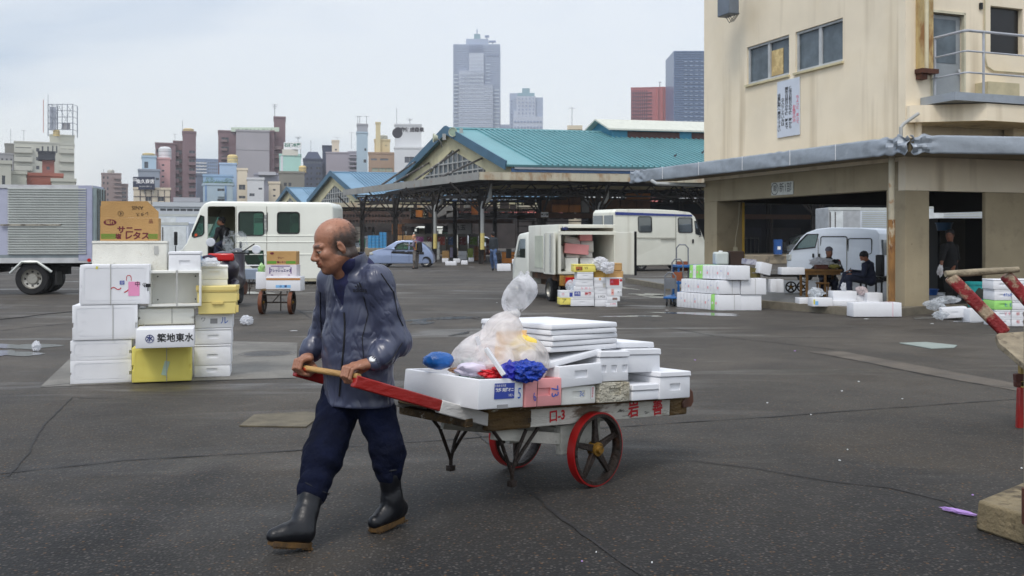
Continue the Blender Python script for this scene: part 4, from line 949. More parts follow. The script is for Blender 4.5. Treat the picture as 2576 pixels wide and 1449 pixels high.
# ---------------------------------------------------------------- market sheds
TEAL=mat('roof_teal',C(108,156,162),.45,var=.06,vs=.5,spec=.4); BLU=mat('barge_blue',C(62,102,126),.5,var=.08,vs=1); CREAM=mat('gable_cream',C(214,206,168),.75,var=.08,vs=1.2,streak=(C(150,120,70),3,.62,.5)); RUST=C(140,96,52)
BLUR=mat('roof_blue',C(112,146,170),.45,var=.06,vs=.5,spec=.4)
FAS=mat('fascia_grey',C(150,150,146),.7,var=.1,vs=1,dirt=[(RUST,.60,1.6,.1,.7),(C(70,64,54),.62,6,.1,.5)],streak=(C(120,84,48),2.2,.60,.7)); FASR=mat('fascia_rusty',C(186,180,160),.75,var=.1,vs=1,dirt=[(C(146,100,50),.50,1.3,.18,.75),(C(70,54,34),.62,3,.1,.6)],stretch=(1,1,.6),streak=(C(120,80,44),2.5,.55,.7))
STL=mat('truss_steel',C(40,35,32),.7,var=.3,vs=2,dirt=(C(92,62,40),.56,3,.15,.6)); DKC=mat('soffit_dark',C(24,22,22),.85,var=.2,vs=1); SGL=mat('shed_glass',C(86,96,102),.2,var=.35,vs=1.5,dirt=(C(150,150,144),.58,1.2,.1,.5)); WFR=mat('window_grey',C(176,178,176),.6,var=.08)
PIPE=mat('pipe_grey',C(168,170,168),.5,var=.1,vs=3,dirt=(RUST,.62,3,.1,.6)); YEL=mat('band_yellow',C(214,196,120),.6,var=.1,vs=4,dirt=(RUST,.6,5,.1,.5))
GD=Vector((.9755,.22,0)).normalized()      # long direction of the halls
GW=Vector((-.481,.877,0)).normalized()     # direction across the gable
def shed(label,off,length,roofm,main=True,mon=True):
    off=Vector(off); rf=W(1137,325,74)+off*1; er=Vector((-.05,66,6.56))+off; el=Vector((-8.9,82.1,6.56))+off; rf.z=9.72
    org=Vector((er.x,er.y,0)); t=thing('market_shed',label,'market shed',tuple(org)); o=lambda v:Vector(v)-org
    # roof: two slopes, each a sheet with standing ribs
    for A,B,nm in ((rf,er,'roof'),(rf,el,'roof')):
        mb=MB(); dn=(B-A); nrm=GD.cross(dn).normalized(); nrm=nrm if nrm.z>0 else -nrm; A2=A-GD*.5; B2=B-GD*.5+dn*.03; C2=B2+GD*(length+.5); D2=A2+GD*(length+.5)
        vs=[o(p) for p in (A2,B2,C2,D2)]; mb.add(vs+[v-nrm*.14 for v in vs],[(0,1,2,3),(7,6,5,4),(0,4,5,1),(1,5,6,2),(2,6,7,3),(3,7,4,0)])
        if B is er or main:
            k=0
            while k*.40<length-2.2:
                p=A2+GD*(2.4+k*.40)+nrm*.05; q=B2+GD*(2.4+k*.40)+nrm*.05; mb.bar(o(p),o(q),.10,.12,up=tuple(nrm)); k+=1
        r=mb.build(nm,roofm,t,smooth=False)
        mb=MB(); mb.bar(o(A2+Vector((0,0,-.05))),o(B2+Vector((0,0,-.05))),.09,.62); mb.build('barge_board',BLU,t,smooth=False)
    mb=MB(); mb.tube([o(rf-GD*.5+Vector((0,0,.05))),o(rf+GD*length+Vector((0,0,.05)))],.11,6); mb.build('ridge_cap',roofm,t,smooth=False)
    mb=MB(); mb.bar(o(er+GD*.2+Vector((.0,-.05,-.28))),o(er+GD*length+Vector((0,-.05,-.28))),.26,.20); mb.build('gutter',mat('gutter_grey',C(164,170,176),.5,var=.05),t,smooth=False)
    # gable wall in its own plane
    ux=-GW; def2=lambda p:((p-rf).dot(ux),p.z)
    nrm=ux.cross(Vector((0,0,1)))
    def onp(px,py):
        d=W(px,py,1)-Vector((0,0,CAMH)); q=Vector((0,0,CAMH)); s=(rf-off-q).dot(nrm)/d.dot(nrm); return def2(q+d*s+off)
    wl=def2(el); wr=def2(er); base=4.9
    win=[onp(1137.5,367.5),onp(1221,412),onp(1221,431),onp(1071,451),onp(1069,440)]
    zb=min(onp(1221,431)[1],onp(1070,450)[1]); cxm=win[0][0]; hw=5.4
    win=[(cxm,9.72-1.55),(cxm+hw,6.35),(cxm+hw,5.35),(cxm-hw,5.35),(cxm-hw,6.35)]
    mb=MB(); P2=[(wl[0],base),(wr[0],base),(wr[0],wr[1]),(0,9.6),(wl[0],wl[1])]
    mb.plate(P2,[win],.15,o(Vector((rf.x,rf.y,0))),ux,(0,0,1)); g=mb.build('gable_wall',CREAM,t,smooth=False)
    mb=MB(); mb.plate([(a,b) for a,b in win],(),.04,o(Vector((rf.x,rf.y,0))-nrm*.10),ux,(0,0,1)); w=mb.build('window',SGL,t,smooth=False)
    mb=MB(); O2=o(Vector((rf.x,rf.y,0))-nrm*.05); pt=lambda a,b:O2+ux*a+Vector((0,0,b))
    top=lambda a:6.35+(hw-abs(a-cxm))/hw*(9.72-1.55-6.35)
    for k in range(-6,7):
        a=cxm+k*hw/6.5; mb.bar(pt(a,5.35),pt(a,top(a)),.10,.10)
    for z in (5.38,5.75,6.5,7.2): 
        e=hw if z<6.35 else hw*(1-(z-6.35)/(9.72-1.55-6.35)); mb.bar(pt(cxm-e,z),pt(cxm+e,z),.10,.10)
    mb.build('glazing_bars',WFR,w,smooth=False)
    # side wall band under the eave
    mb=MB(); a=er+GD*.0; b=er+GD*length
    for k in range(int(length/.55)):
        p=a+GD*(k*.55+.2); mb.bar(o(Vector((p.x,p.y,4.95))),o(Vector((p.x,p.y,6.25))),.16,.07,up=tuple(GD))
    mb.bar(o(Vector((a.x,a.y+.05,5.6))),o(Vector((b.x,b.y+.05,5.6))),.05,1.35); mb.build('side_cladding',CREAM,t,smooth=False)
    mb=MB(); mb.bar(o(Vector((a.x,a.y-.06,6.12))),o(Vector((b.x,b.y-.06,6.12))),.06,.26); mb.build('eave_trim',mat('trim_blue',C(60,96,140),.5),t,smooth=False)
    # canopy round two sides, with deep fascia
    p0=Vector((-1.92,58,5.0))+off; pl=Vector((-13.4,79,5.0))+off; cd=(pl-p0).normalized(); pr=p0+GD*(length+2)
    mb=MB(); inn=[p0,pr,pr+Vector((-2,8.5,0)),er+Vector((0,.5,-1.56)),el+Vector((0,.5,-1.56)),pl+Vector((3.2,1.2,0))]
    top=[o(Vector((p.x,p.y,5.32))) for p in inn]; bot=[o(Vector((p.x,p.y,5.16))) for p in inn]; n=len(inn)
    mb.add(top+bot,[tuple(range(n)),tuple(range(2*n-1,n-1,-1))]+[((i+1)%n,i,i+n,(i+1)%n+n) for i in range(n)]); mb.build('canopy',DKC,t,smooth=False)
    mb=MB(); mb.bar(o(p0+Vector((0,0,.22))),o(pl+Vector((0,0,.22))),.10,.46); mb.build('fascia',FAS,t,smooth=False)
    mb=MB(); mb.bar(o(p0+Vector((0.02,0,.22))),o(pr+Vector((0,0,.22))),.10,.46); mb.build('fascia',FASR,t,smooth=False)
    # rain ceiling of the hall itself: keeps the inside dark
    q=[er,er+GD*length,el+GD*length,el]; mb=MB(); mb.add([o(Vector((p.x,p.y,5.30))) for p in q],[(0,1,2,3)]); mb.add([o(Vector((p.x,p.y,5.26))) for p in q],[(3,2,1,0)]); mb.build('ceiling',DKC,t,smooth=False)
    # trusses: lattice girders under the canopy
    def girder(a,b,z0,z1,n,parent=t,w=.09):
        mb=MB(); mb.bar(o(Vector((a.x,a.y,z1))),o(Vector((b.x,b.y,z1))),w,w); mb.bar(o(Vector((a.x,a.y,z0))),o(Vector((b.x,b.y,z0))),w,w)
        for i in range(n):
            u=a.lerp(b,i/n); v=a.lerp(b,(i+.5)/n); x=a.lerp(b,(i+1)/n); mb.bar(o(Vector((u.x,u.y,z1))),o(Vector((v.x,v.y,z0))),w*.7); mb.bar(o(Vector((v.x,v.y,z0))),o(Vector((x.x,x.y,z1))),w*.7)
        return mb.build('truss',STL,parent,smooth=False)
    i0=p0+GD*1.6+cd*3.2
    girder(i0,i0+GD*(length-2),4.25,4.95,int(length/1.6)); girder(i0,i0+cd*20,4.25,4.95,12)
    for k in range(1,4): a=i0+cd*(k*6.2); girder(a,a+GD*min(length,30),4.3,4.9,14)
    for k in range(0,5): a=i0+GD*(k*7.5); girder(a,a+cd*22,4.35,4.9,12)
    # cantilever bracket truss seen at the far left tip
    a=pl+Vector((1.0,-.6,0)); girder(a,a+GD*6,4.5,5.0,6)
    # columns with flared arms and a down pipe
    cols=[i0+GD*(k*7.5)+cd*(j*7) for j in range(0,4) for k in range(0,5)]
    if not main: cols=[i0+GD*(k*7.5)+cd*(j*10) for j in range(0,2) for k in range(0,2)]
    for i,c in enumerate(cols):
        mb=MB(); mb.box(-.16,-.11,-.16,.16,0,4.6); mb.box(.11,.16,-.16,.16,0,4.6); mb.box(-.109,.109,-.03,.03,0,4.6)
        if i<7 or i%5==0:
            for dx,dy in ((-1.9,-.4),(1.9,.4),(-.5,1.9),(.6,-1.9)): mb.bar((0,0,3.1),(dx,dy,5.0),.13,.10)
            for dx,dy in ((-.9,-.2),(.9,.2)): mb.bar((0,0,3.1),(dx,dy,4.6),.09,.09)
        cO=mb.build('column',STL,t,smooth=False); cO.location=o(Vector((c.x,c.y,0)))
        if i in (0,1,2,5) or not main:
            mb=MB(); mb.tube([(.55,-.25,4.9),(.55,-.25,4.1),(.42,-.25,3.9),(.12,-.25,3.75),(.08,-.25,3.55),(.08,-.25,1.9)],.12,10); mb.build('drain_pipe',PIPE,cO)
            mb=MB(); mb.tube([(.08,-.25,1.9),(.08,-.25,.9)],.135,10); mb.build('painted_band',YEL,cO)
    if main:
        # raised ventilator on the ridge
        a=rf+GD*11.6; b=rf+GD*length; mb=MB(); W2=ux
        pr_=[(-1.5,9.0),(1.5,9.0),(1.5,9.95),(0,10.65),(-1.5,9.95)]
        v0=[o(Vector((a.x,a.y,0)))+ux*p+Vector((0,0,q)) for p,q in pr_]; v1=[o(Vector((b.x,b.y,0)))+ux*p+Vector((0,0,q)) for p,q in pr_]
        mb.add(v0+v1,[(4,3,2,1,0),(5,6,7,8,9)]+[(i,(i+1)%5,(i+1)%5+5,i+5) for i in range(5)]); mb.build('ventilator',mat('vent_blue',C(60,140,170),.5),t,smooth=False)
        mb=MB()
        for s0 in (0,1):
            x0,z0=(1.9 if s0==0 else -1.9),9.88; p=o(Vector((a.x,a.y,0)))-GD*.5; q=o(Vector((b.x,b.y,0)))
            vs=[p+ux*x0+Vector((0,0,z0)),p+Vector((0,0,10.78)),q+Vector((0,0,10.78)),q+ux*x0+Vector((0,0,z0))]; vs+=[v-Vector((0,0,.12)) for v in vs]
            mb.add(vs,[(0,1,2,3),(7,6,5,4),(0,4,5,1),(1,5,6,2),(2,6,7,3),(3,7,4,0)])
        mb.build('ventilator_roof',mat('vent_cream',C(204,206,194),.6,var=.05),t,smooth=False)
        mb=MB()
        for k in range(7):
            p=o(Vector((a.x,a.y,0)))+GD*(1.2+k*5.2)+ux*1.53; mb.bar(p+Vector((0,0,9.45)),p+GD*4.2+Vector((0,0,9.45)),.04,.55)
        mb.build('louvre',mat('louvre_brown',C(92,62,58),.8),t,smooth=False)
        # stays from the gable to the canopy edge
        mb=MB()
        for pa,zz,ta in ((-6.3,7.9,15.5),(-4.2,7.5,13.2),(1.2,8.1,9.6),(4.9,7.2,5.4)):
            q=Vector((rf.x,rf.y,0))+ux*pa; e=p0+cd*ta; mb.tube([o(Vector((q.x,q.y,zz))),o(Vector((e.x,e.y,5.45)))],.075,6)
        mb.build('stay',mat('stay_dark',C(74,70,66),.6,.2,dirt=(C(190,190,186),.55,2,.1,.7)),t)
    return t,dict(rf=rf,er=er,el=el,p0=p0,pl=pl,cd=cd,i0=i0,onp=onp,ux=ux,nrm=nrm)
s1,SI=shed('long market hall with ribbed teal roof, cream gable and rusty flat canopy',(0,0,0),62,TEAL)
shed('second hall with blue roof and cream gable, partly behind the big teal one',(-17.3,48,0),26,BLUR,False)
shed('farthest small hall gable with blue roof, left of the other two halls',(-30.8,84,0),18,BLUR,False)
# floodlights on the gable
for i,(px,py,lb) in enumerate(((1143,333,'round floodlight facing out at the peak of the teal roofed gable'),(1100,347,'floodlight turned sideways on the left slope of the big gable'))):
    p=W(px,py,72.6); t=thing('floodlight',lb,'floodlight',tuple(p)); a=R(-20 if i==0 else -80)
    mb=MB().at((0,0,0),a); mb.lathe([(.0001,.05),(.15,.04),(.26,-.12),(.34,-.30),(.31,-.30),(.22,-.12)],20,'y'); mb.build('reflector',mat('lamp_shell',C(196,200,176),.4),t)
    mb=MB().at((0,0,0),a); mb.lathe([(.0001,-.26),(.29,-.27),(.29,-.255),(.0001,-.245)],20,'y'); mb.build('lens',mat('lamp_lens',C(150,170,150),.1),t)
    mb=MB(); mb.tube([(0,.1,0),(.25,.3,-.3),(.3,.7,-.6)],.05,6); mb.box(.35,.6,.4,.6,-.1,.35); mb.build('bracket',PIPE,t)
# pigeons
for px,py,Y,lb in ((1524,446,70.0,'dark pigeon perched low on the teal roof slope'),):
    pass
def pigeon(p,lb,rz):
    t=thing('pigeon',lb,'bird',tuple(p),rz); F=Fld((-.22,-.12,-.02),(.22,.12,.30),.012); F.cap((-.04,0,.12),(.07,0,.15),.055,.06,.03,1); F.cap((.08,0,.17),(.12,0,.24),.035,.028,.02,1); F.ell((.135,0,.262),(.032,.024,.026),None,.01,1); F.cap((-.06,0,.11),(-.19,0,.07),.04,.014,.02,1,'u',((0,0,1),.5)); F.build('body',mat('pigeon_grey',C(52,54,62),.6,var=.3,vs=12),t)
    mb=MB(); mb.tube([(.155,0,.26),(.19,0,.25)],[.008,.002],5); mb.build('beak',INKk,t); 
    for y in (.02,-.02): MB().tube([(.02,y,.09),(.03,y,0)],.006,5).build('leg',mat('leg_pink',C(150,80,70),.6),t)
pigeon(W(1484,448,59.6)+Vector((0,0,.0)),'small dark pigeon walking on the rusty canopy edge below the teal roof',R(200))
def onslope(px,py):
    q=Vector((0,0,CAMH)); d=W(px,py,1)-q; n=GD.cross(SI['er']-SI['rf']).normalized(); s=(SI['rf']-q).dot(n)/d.dot(n); return q+d*s+Vector((0,0,.14))
pigeon(onslope(1698,401),'dark pigeon perched low on the teal roof slope, left one of two',R(30)); pigeon(onslope(1767,393),'dark pigeon perched on the teal roof beside the cream building, right one of two',R(-60))
# upper storage deck inside the big hall, with crates on it
DK=mat('deck_brown',C(96,68,54),.8,var=.25,vs=2,dirt=(C(50,38,32),.5,2,.2,.7))
t=thing('storage_loft','rust brown raised storage deck under the canopy of the big hall','storage deck',(0,0,0)); a=W(1345,540,68); a.z=3.15
mb=MB(); b=a+GD*30; mb.bar(a,b,.1,.34); mb.build('edge_beam',DK,t,smooth=False)
mb=MB(); q=[a,b,b+Vector((-2,7,0)),a+Vector((-2,7,0))]; mb.add([v+Vector((0,0,.1)) for v in q],[(0,1,2,3)]); mb.add([v+Vector((0,0,-.0)) for v in q],[(3,2,1,0)]); mb.build('floor',DK,t,smooth=False)
mb=MB()
for k in range(6): p=a+GD*(k*5.8+.3)+Vector((0,.3,0)); mb=MB(); mb.bar(Vector((p.x,p.y,0)),Vector((p.x,p.y,3.0)),.2,.2); mb.build('post',STL,t,smooth=False)
sg=thing('sign','small white number plate on the rusty loft beam of the big hall','sign',tuple(W(1370,540,67.6))); mb=MB(); mb.box(-.25,.25,-.02,.0,-.17,.17); mb.build('board',LBw,sg); text('本27番',.17,INKk,sg,facing(0,-.024,0),bold=.02)
t=thing('storage_loft','dark upper gallery deep inside the hall behind the round column','storage deck',(0,0,0)); a=W(1010,556,84); a.z=3.05; b=W(1290,556,84); b.z=3.05
mb=MB(); mb.bar(a,b,.1,.34); mb.build('edge_beam',DK,t,smooth=False); mb=MB(); q=[a,b,b+Vector((0,7,0)),a+Vector((0,7,0))]; mb.add([v+Vector((0,0,.1)) for v in q],[(0,1,2,3)]); mb.add([v for v in q],[(3,2,1,0)]); mb.build('floor',DK,t,smooth=False)
t=thing('storage_loft','dark upper gallery in the second hall above the blue crates','storage deck',(0,0,0)); a=W(846,566,104); a.z=3.1; b=W(1030,566,104); b.z=3.1
mb=MB(); mb.bar(a,b,.1,.5); mb.build('edge_beam',STL,t,smooth=False); mb=MB(); 
for k in range(24): p=a.lerp(b,k/23); mb.bar(Vector((p.x,p.y,3.2)),Vector((p.x,p.y,4.5)),.12,.12)
for z in (3.7,4.3): mb.bar(Vector((a.x,a.y,z)),Vector((b.x,b.y,z)),.08,.3)
mb.build('railing',mat('rail_brown',C(74,54,46),.8,var=.3,vs=.4),t,smooth=False)
def crate(lb,x0,x1,yt,yb,Y,D,m,name='crate',cat='crate',slat=0,group=None,rz=0,tilt=0,floor=None):
    c,L,H=fr(x0,x1,yt,yb,Y); z=c.z if floor is None else floor; t=thing(name,lb,cat,(c.x,Y+D/2,z),rz,group,0,tilt)
    if slat:
        mb=MB(); n=max(2,int(H/.12)); h=H/n
        for k in range(n):
            mb.box(-L/2,L/2,-D/2,-D/2+.02,k*h+.01,k*h+h*.8); mb.box(-L/2,L/2,D/2-.02,D/2,k*h+.01,k*h+h*.8)
            mb.box(-L/2,-L/2+.02,-D/2+.02,D/2-.02,k*h+.01,k*h+h*.8); mb.box(L/2-.02,L/2,-D/2+.02,D/2-.02,k*h+.01,k*h+h*.8)
        mb.box(-L/2+.02,L/2-.02,-D/2+.02,D/2-.02,0,.03)
        for x in (-L/2+.03,L/2-.06): mb.box(x,x+.03,-D/2-.02,-D/2-.0,0,H)
        mb.build('slats',m,t,smooth=False)
    else:
        MB().box(-L/2,L/2,-D/2,D/2,0,H).build('carton',m,t,bev=.012)
        MB().box(-L*.5,L*.5,-D/2-.004,-D/2-.001,H*.88,H*.9).build('flap_edge',mat('edge_dark',C(70,50,36),.8),t,smooth=False)
    return t
OR=mat('crate_orange',C(190,118,44),.7,var=.2,vs=1.5); BRC=mat('crate_brown',C(112,72,40),.8,var=.3,vs=2); BLC=mat('crate_blue',C(60,142,196),.5,var=.12,vs=3); GRC=mat('carton_grey',C(150,150,148),.7,var=.1)
for i,(x0,x1,yt,yb,m,sl,lb) in enumerate(((1363,1388,504,534,BRC,0,'brown carton on the loft, left of the orange cartons'),(1388,1430,497,515,BRC,0,'brown carton lying on top of the orange one on the loft'),(1389,1430,515,534,OR,0,'wide orange carton on the loft beam'),(1432,1461,496,514,BRC,0,'dark brown carton on the second orange carton'),
    (1432,1461,515,534,OR,0,'second orange carton on the loft, left of the grey one'),(1463,1482,505,534,GRC,0,'upright pale grey carton on the loft beside the orange cartons'),(1483,1522,496,534,BRC,1,'brown slatted crate on the loft right of the grey carton'),(1524,1560,500,534,BRC,1,'slatted wooden crate in the middle of the loft'),(1562,1600,502,534,BRC,1,'slatted wooden crate under the tall stack on the loft'),(1576,1636,486,501,OR,1,'pale wooden pallet topmost on the loft stack'),(1602,1636,503,534,BRC,1,'slatted wooden crate at the right end of the loft stack'))):
    crate(lb,x0,x1,yt,yb,68.5,1.0,m,slat=sl,floor=None,name='crate' if sl else 'carton',cat='crate' if sl else 'carton')
for x0,x1,yt,yb,m,sl,lb,ti in ((1046,1062,528,546,OR,1,'small orange slatted crate on the deep gallery beside the column',0),(1070,1084,518,528,GRC,0,'small grey carton high on the deep gallery',0),(1100,1142,521,540,GRC,0,'long pale carton tipped aslant on the deep gallery',-.35),(1123,1150,530,546,GRC,0,'pale grey carton next to the tipped one on the deep gallery',0),(1078,1098,530,546,BRC,0,'brown carton left of the tipped pale one',0),(1168,1182,514,523,GRC,0,'small pale plate shaped carton hung high in the hall',0),(1186,1202,508,540,OR,1,'narrow stack of orange slatted trays in the deep gallery',0)):
    crate(lb,x0,x1,yt,yb,85,1.0,m,slat=sl,tilt=ti,name='crate' if sl else 'carton',cat='crate' if sl else 'carton')
# red roofed low building seen through the hall
t=thing('red_roof_building','low long building with a red tiled roof seen through the big hall','building',(0,175,0))
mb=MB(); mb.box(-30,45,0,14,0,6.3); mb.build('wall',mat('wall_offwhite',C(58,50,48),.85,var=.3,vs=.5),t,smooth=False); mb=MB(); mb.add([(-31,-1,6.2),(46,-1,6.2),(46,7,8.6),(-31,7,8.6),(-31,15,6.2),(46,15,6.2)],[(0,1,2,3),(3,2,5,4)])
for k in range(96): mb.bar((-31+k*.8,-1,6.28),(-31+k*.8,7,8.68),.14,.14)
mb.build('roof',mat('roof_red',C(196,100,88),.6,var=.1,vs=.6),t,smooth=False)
# docks
DCK=mat('dock_concrete',C(150,138,118),.8,var=.15,vs=1,dirt=[(C(70,62,54),.52,1.5,.15,.7),(C(200,190,170),.62,3,.1,.5)])
o=MB().box(-5,32,0,9,0,.55).build('loading_dock',DCK,bev=.03,smooth=False); o.location=(14.8,61.5,0); o.rotation_euler=(0,0,R(12.7)); tag(o,'low stained concrete loading dock along the right side of the big hall','loading dock')
o=MB().box(-10,10,0,9,0,.70).build('loading_dock',DCK,bev=.03,smooth=False); o.location=(-13.8,95,0); o.rotation_euler=(0,0,R(4)); tag(o,'concrete loading dock under the second hall carrying the blue crates','loading dock')
# ---------------------------------------------------------------- city behind
_wm=mat('pane_dark',C(70,76,86),.15,var=.25,vs=.3,spec=.7); _wm2=mat('pane_mid',C(110,120,132),.15,var=.2,vs=.3,spec=.7); _rec=mat('recess_shade',C(78,78,84),.9,var=.2,vs=.4); RAILM=mat('rail_grey',C(140,140,140),.6)
def bld(label,x0,x1,yt,Y,m,depth=14,name='apartment_building',wins=(),bands=(),side=None,rz=0,yb=None,roofm=None,group=None,cat='building'):
    """upright block whose front fills x0..x1 (photo px) at distance Y up to row yt. wins: (x0,x1,y0,y1,cols,rows,fill_w,fill_h,[pane material])"""
    L=(x1-x0)/FPX*Y; c=W((x0+x1)/2,HY,Y); H=CAMH+(HY-yt)/FPX*Y; rz=rz or -math.atan2(c.x,Y); cs_=math.cos(rz); L*=cs_; t=thing(name,label,cat,(c.x,Y,0),rz)   # fronts face the market square
    X=lambda px:(px-(x0+x1)/2)/FPX*Y*cs_; Z=lambda py:CAMH+(HY-py)/FPX*Y
    holes=[]
    for w in wins:
        a,b,p,q,nc,nr,fw,fh=w[:8]; pm=w[8] if len(w)>8 else _wm; cwd=(X(b)-X(a))/nc; ch=(Z(p)-Z(q))/nr
        for i in range(nc):
            for j in range(nr):
                xm=X(a)+(i+.5)*cwd; zm=Z(q)+(j+.5)*ch; r=(xm-cwd*fw/2,xm+cwd*fw/2,zm-ch*fh/2,zm+ch*fh/2)
                if r[0]>-L/2+.1 and r[1]<L/2-.1 and r[3]<H-.1: holes.append((r,pm,w[9] if len(w)>9 else 0))
    zb=Z(yb) if yb else 0; mb=MB(); mb.box(-L/2,L/2,.30,depth,zb,H)
    mb.plate([(-L/2,zb),(L/2,zb),(L/2,H),(-L/2,H)],[rr(*h[0]) for h in holes],.299,(0,0,0)); mb.build('wall',m,t,smooth=False)
    mb=MB(); mb.box(-L/2-.15,L/2+.15,-.15,depth+.15,H+.002,H+.5) ; mb.build('roof_parapet',roofm or m,t,smooth=False)
    for (r,pm,bal) in holes[:100]:
        mb=MB(); mb.box(r[0],r[1],.22,.27,r[2],r[3]); pm=_rec if bal else pm  # balcony panes painted dark to stand for the shaded recess
        wo=mb.build('window',pm,t,smooth=False)
        if r[1]-r[0]>1.0 and not bal:
            mb=MB(); mx_=(r[0]+r[1])/2; mb.box(mx_-.05,mx_+.05,.16,.22,r[2],r[3]); mb.build('frame',RAILM,wo,smooth=False)
        if bal: mb=MB(); mb.box(r[0]-.1,r[1]+.1,-.9,-.78,r[2]-.7,r[2]+.35); mb.box(r[0]-.1,r[1]+.1,-.78,0,r[2]-.5,r[2]-.35); mb.build('balcony',m,wo,smooth=False)
    for q,(a,b,p,q2,bm_,out) in enumerate(bands):
        mb=MB(); mb.box(X(a),X(b),-out,-.003,Z(q2),Z(p)); mb.build('band',bm_,t,smooth=False)
    t['_x']=x0; return t,X,Z,L,H
def roofthing(label,cat,name,px,py,Y,build,dy=3):
    p=W(px,py,Y+dy); t=thing(name,label,cat,tuple(p)); build(t); return t
def tank(label,px,py,Y,r,h,m,dy=3):
    def b(t):
        mb=MB(); mb.lathe([(.001,0),(r,0),(r,h*.85),(r*.7,h),(.001,h*1.05)],16); mb.build('tank',m,t); mb=MB(); [mb.lathe([(r+.04,z),(r+.04,z+.08),(r,z+.08),(r,z)],16,closed=True) for z in (h*.3,h*.6)]; mb.build('hoop',RAILM,t)
    return roofthing(label,'water tank','water_tank',px,py,Y,b,dy)
def antenna(label,px,py0,py1,Y,arms=2,dy=3,r=.06):
    p=W(px,py1,Y+dy); h=(py1-py0)/FPX*(Y+dy); t=thing('roof_antenna',label,'antenna',tuple(p)); MB().tube([(0,0,0),(0,0,h)],r,5).build('mast',mat('mast',C(110,112,120),.6),t)
    mb=MB(); [mb.tube([(-.9+.2*k,0,h*(.95-.12*k)),(.9-.2*k,0,h*(.95-.12*k))],r*.6,4) for k in range(arms)]; 
    if arms: mb.build('aerial',_M['mast'],t)
    return t
q=lambda r,g,b,n,**k:mat('wall_'+n,C(r,g,b),.8,**{**dict(var=.05,vs=.12,streak=(tuple(x*.7 for x in C(r,g,b)),.5,.6,.3)),**k})
wcream=q(196,196,184,'cream'); wgrey=q(160,160,164,'grey'); wbrown=q(130,108,112,'brown'); wbrown2=q(150,132,128,'brown_pale'); wpink=q(206,160,158,'pink'); wblue=q(174,194,208,'lightblue'); wmint=q(176,216,204,'mint'); wtan=q(168,142,120,'tan'); wslate=q(84,92,110,'slate'); wdark=q(72,80,100,'dark'); wconc=q(132,130,122,'concrete'); wwhite=q(214,216,218,'white'); wbeige=q(218,206,184,'beige'); wlil=q(170,164,172,'lilac'); wgp=q(168,164,168,'greypanel')
# left apartment block with balconies, and its billboard frame
t,X,Z,L,H=bld('cream apartment block with stacked balconies at the far left under the billboard frame',36,150,360,340,wcream,18,wins=[(36,82,365,455,1,4,.86,.42,_wm,1),(90,100,366,455,1,4,.8,.4),(100,128,366,385,2,1,.3,.85),(128,148,364,384,2,1,.35,.9)],bands=[(36,82,374,386,wcream,1.2),(36,82,396,408,wcream,1.2),(36,82,418,430,wcream,1.2)])
bld('receding right flank of the cream apartment block, all stacked balconies',150,187,365,344,wcream,14,wins=[(151,186,368,460,2,4,.84,.45)],bands=[(150,187,376+22*k,386+22*k,wcream,.9) for k in range(4)])
bld('cream stair and plant tower rising over the left apartment block',125,187,342,352,wcream,10)
def lattice(t):
    w,d,h=8.6,5,11; m=mat('lattice',C(120,128,142),.6)
    for x,y in ((-w/2,0),(w/2,0),(-w/2+1,d),(w/2-.6,d)): MB().tube([(x,y,0),(x,y,h)],.16,5).build('post',m,t)
    for x in (-2.9,-1.2,.6,2.4): MB().tube([(x,0,2.2),(x,0,h)],.13,4).build('post',m,t)
    mb=MB(); 
    for z in (2.2,4.5,6.6,8.8,h):
        mb.tube([(-w/2,0,z),(w/2,0,z)],.10,4); mb.tube([(-w/2,0,z),(-w/2+1,d,z)],.08,4); mb.tube([(w/2,0,z),(w/2-.6,d,z)],.08,4)
    for k in range(8): a=-w/2+k*w/8; mb.tube([(a,.3,2.2+2.2*(k%4)),(a+w/8,.3,4.4+2.2*(k%4))],.06,4); mb.tube([(a,.3,h-2*(k%3)),(a+w/8,.3,h-2-2*(k%3))],.06,4)
    mb.build('bracing',m,t); MB().box(-4.0,-2.2,.4,1.6,2.3,10.2).build('back_panel',mat('panel_pale',C(160,168,186),.7,alpha=.6),t,smooth=False)
    MB().box(.4,2.6,.4,1.8,2.4,4.6).build('plant_box',wgrey,t); MB().tube([(-w/2-1.6,0,1.2),(-w/2-1.6,0,12.6)],.12,5).build('red_pole',mat('pole_red',C(196,130,124),.7),t); MB().tube([(-w/2,0,h),(-w/2,0,h+3.4)],.08,5).build('mast',m,t)
roofthing('open steel billboard frame with a red pole on the left apartment roof','billboard frame','billboard_frame',152,342,346,lattice,0)
tank('yellow round water tank under the billboard frame',142,342,348,1.1,2.2,mat('tank_yellow',C(214,190,130),.6),0)
bld('small grey green plant room block at the far left of the skyline',12,36,364,350,wconc,8); bld('low pale block below the small grey one at the far left',-20,34,388,345,wgrey,12,wins=[(0,34,395,450,3,4,.4,.5)])
antenna('thin mast on the grey block at the far left',27,325,364,352,0); antenna('pale mast between the two far left roofs',60,327,356,345,1)
t,X,Z,L,H=bld('narrow red brick stair tower under a black box, left of the skyline',106,137,402,300,q(156,92,78,'brick'),8,wins=[(116,126,418,428,1,1,.8,.8)]); 
bld('black wooden upper box on top of the red brick tower',96,139,384,299,q(50,52,60,'black'),7,yb=402)
bld('low cream hip roofed house at the lower left behind the truck',22,66,438,150,wcream,10,name='house'); bld('cream shed end at the lower left edge behind the truck',-20,28,412,140,wcream,10,name='house',wins=[(4,14,440,465,1,1,.8,.9)])
bld('low red brown house behind the cream ones above the truck',68,158,443,155,q(160,100,86,'redhouse'),9,name='house'); bld('small pale house right of the red brown one above the truck',130,190,457,150,wcream,9,name='house')
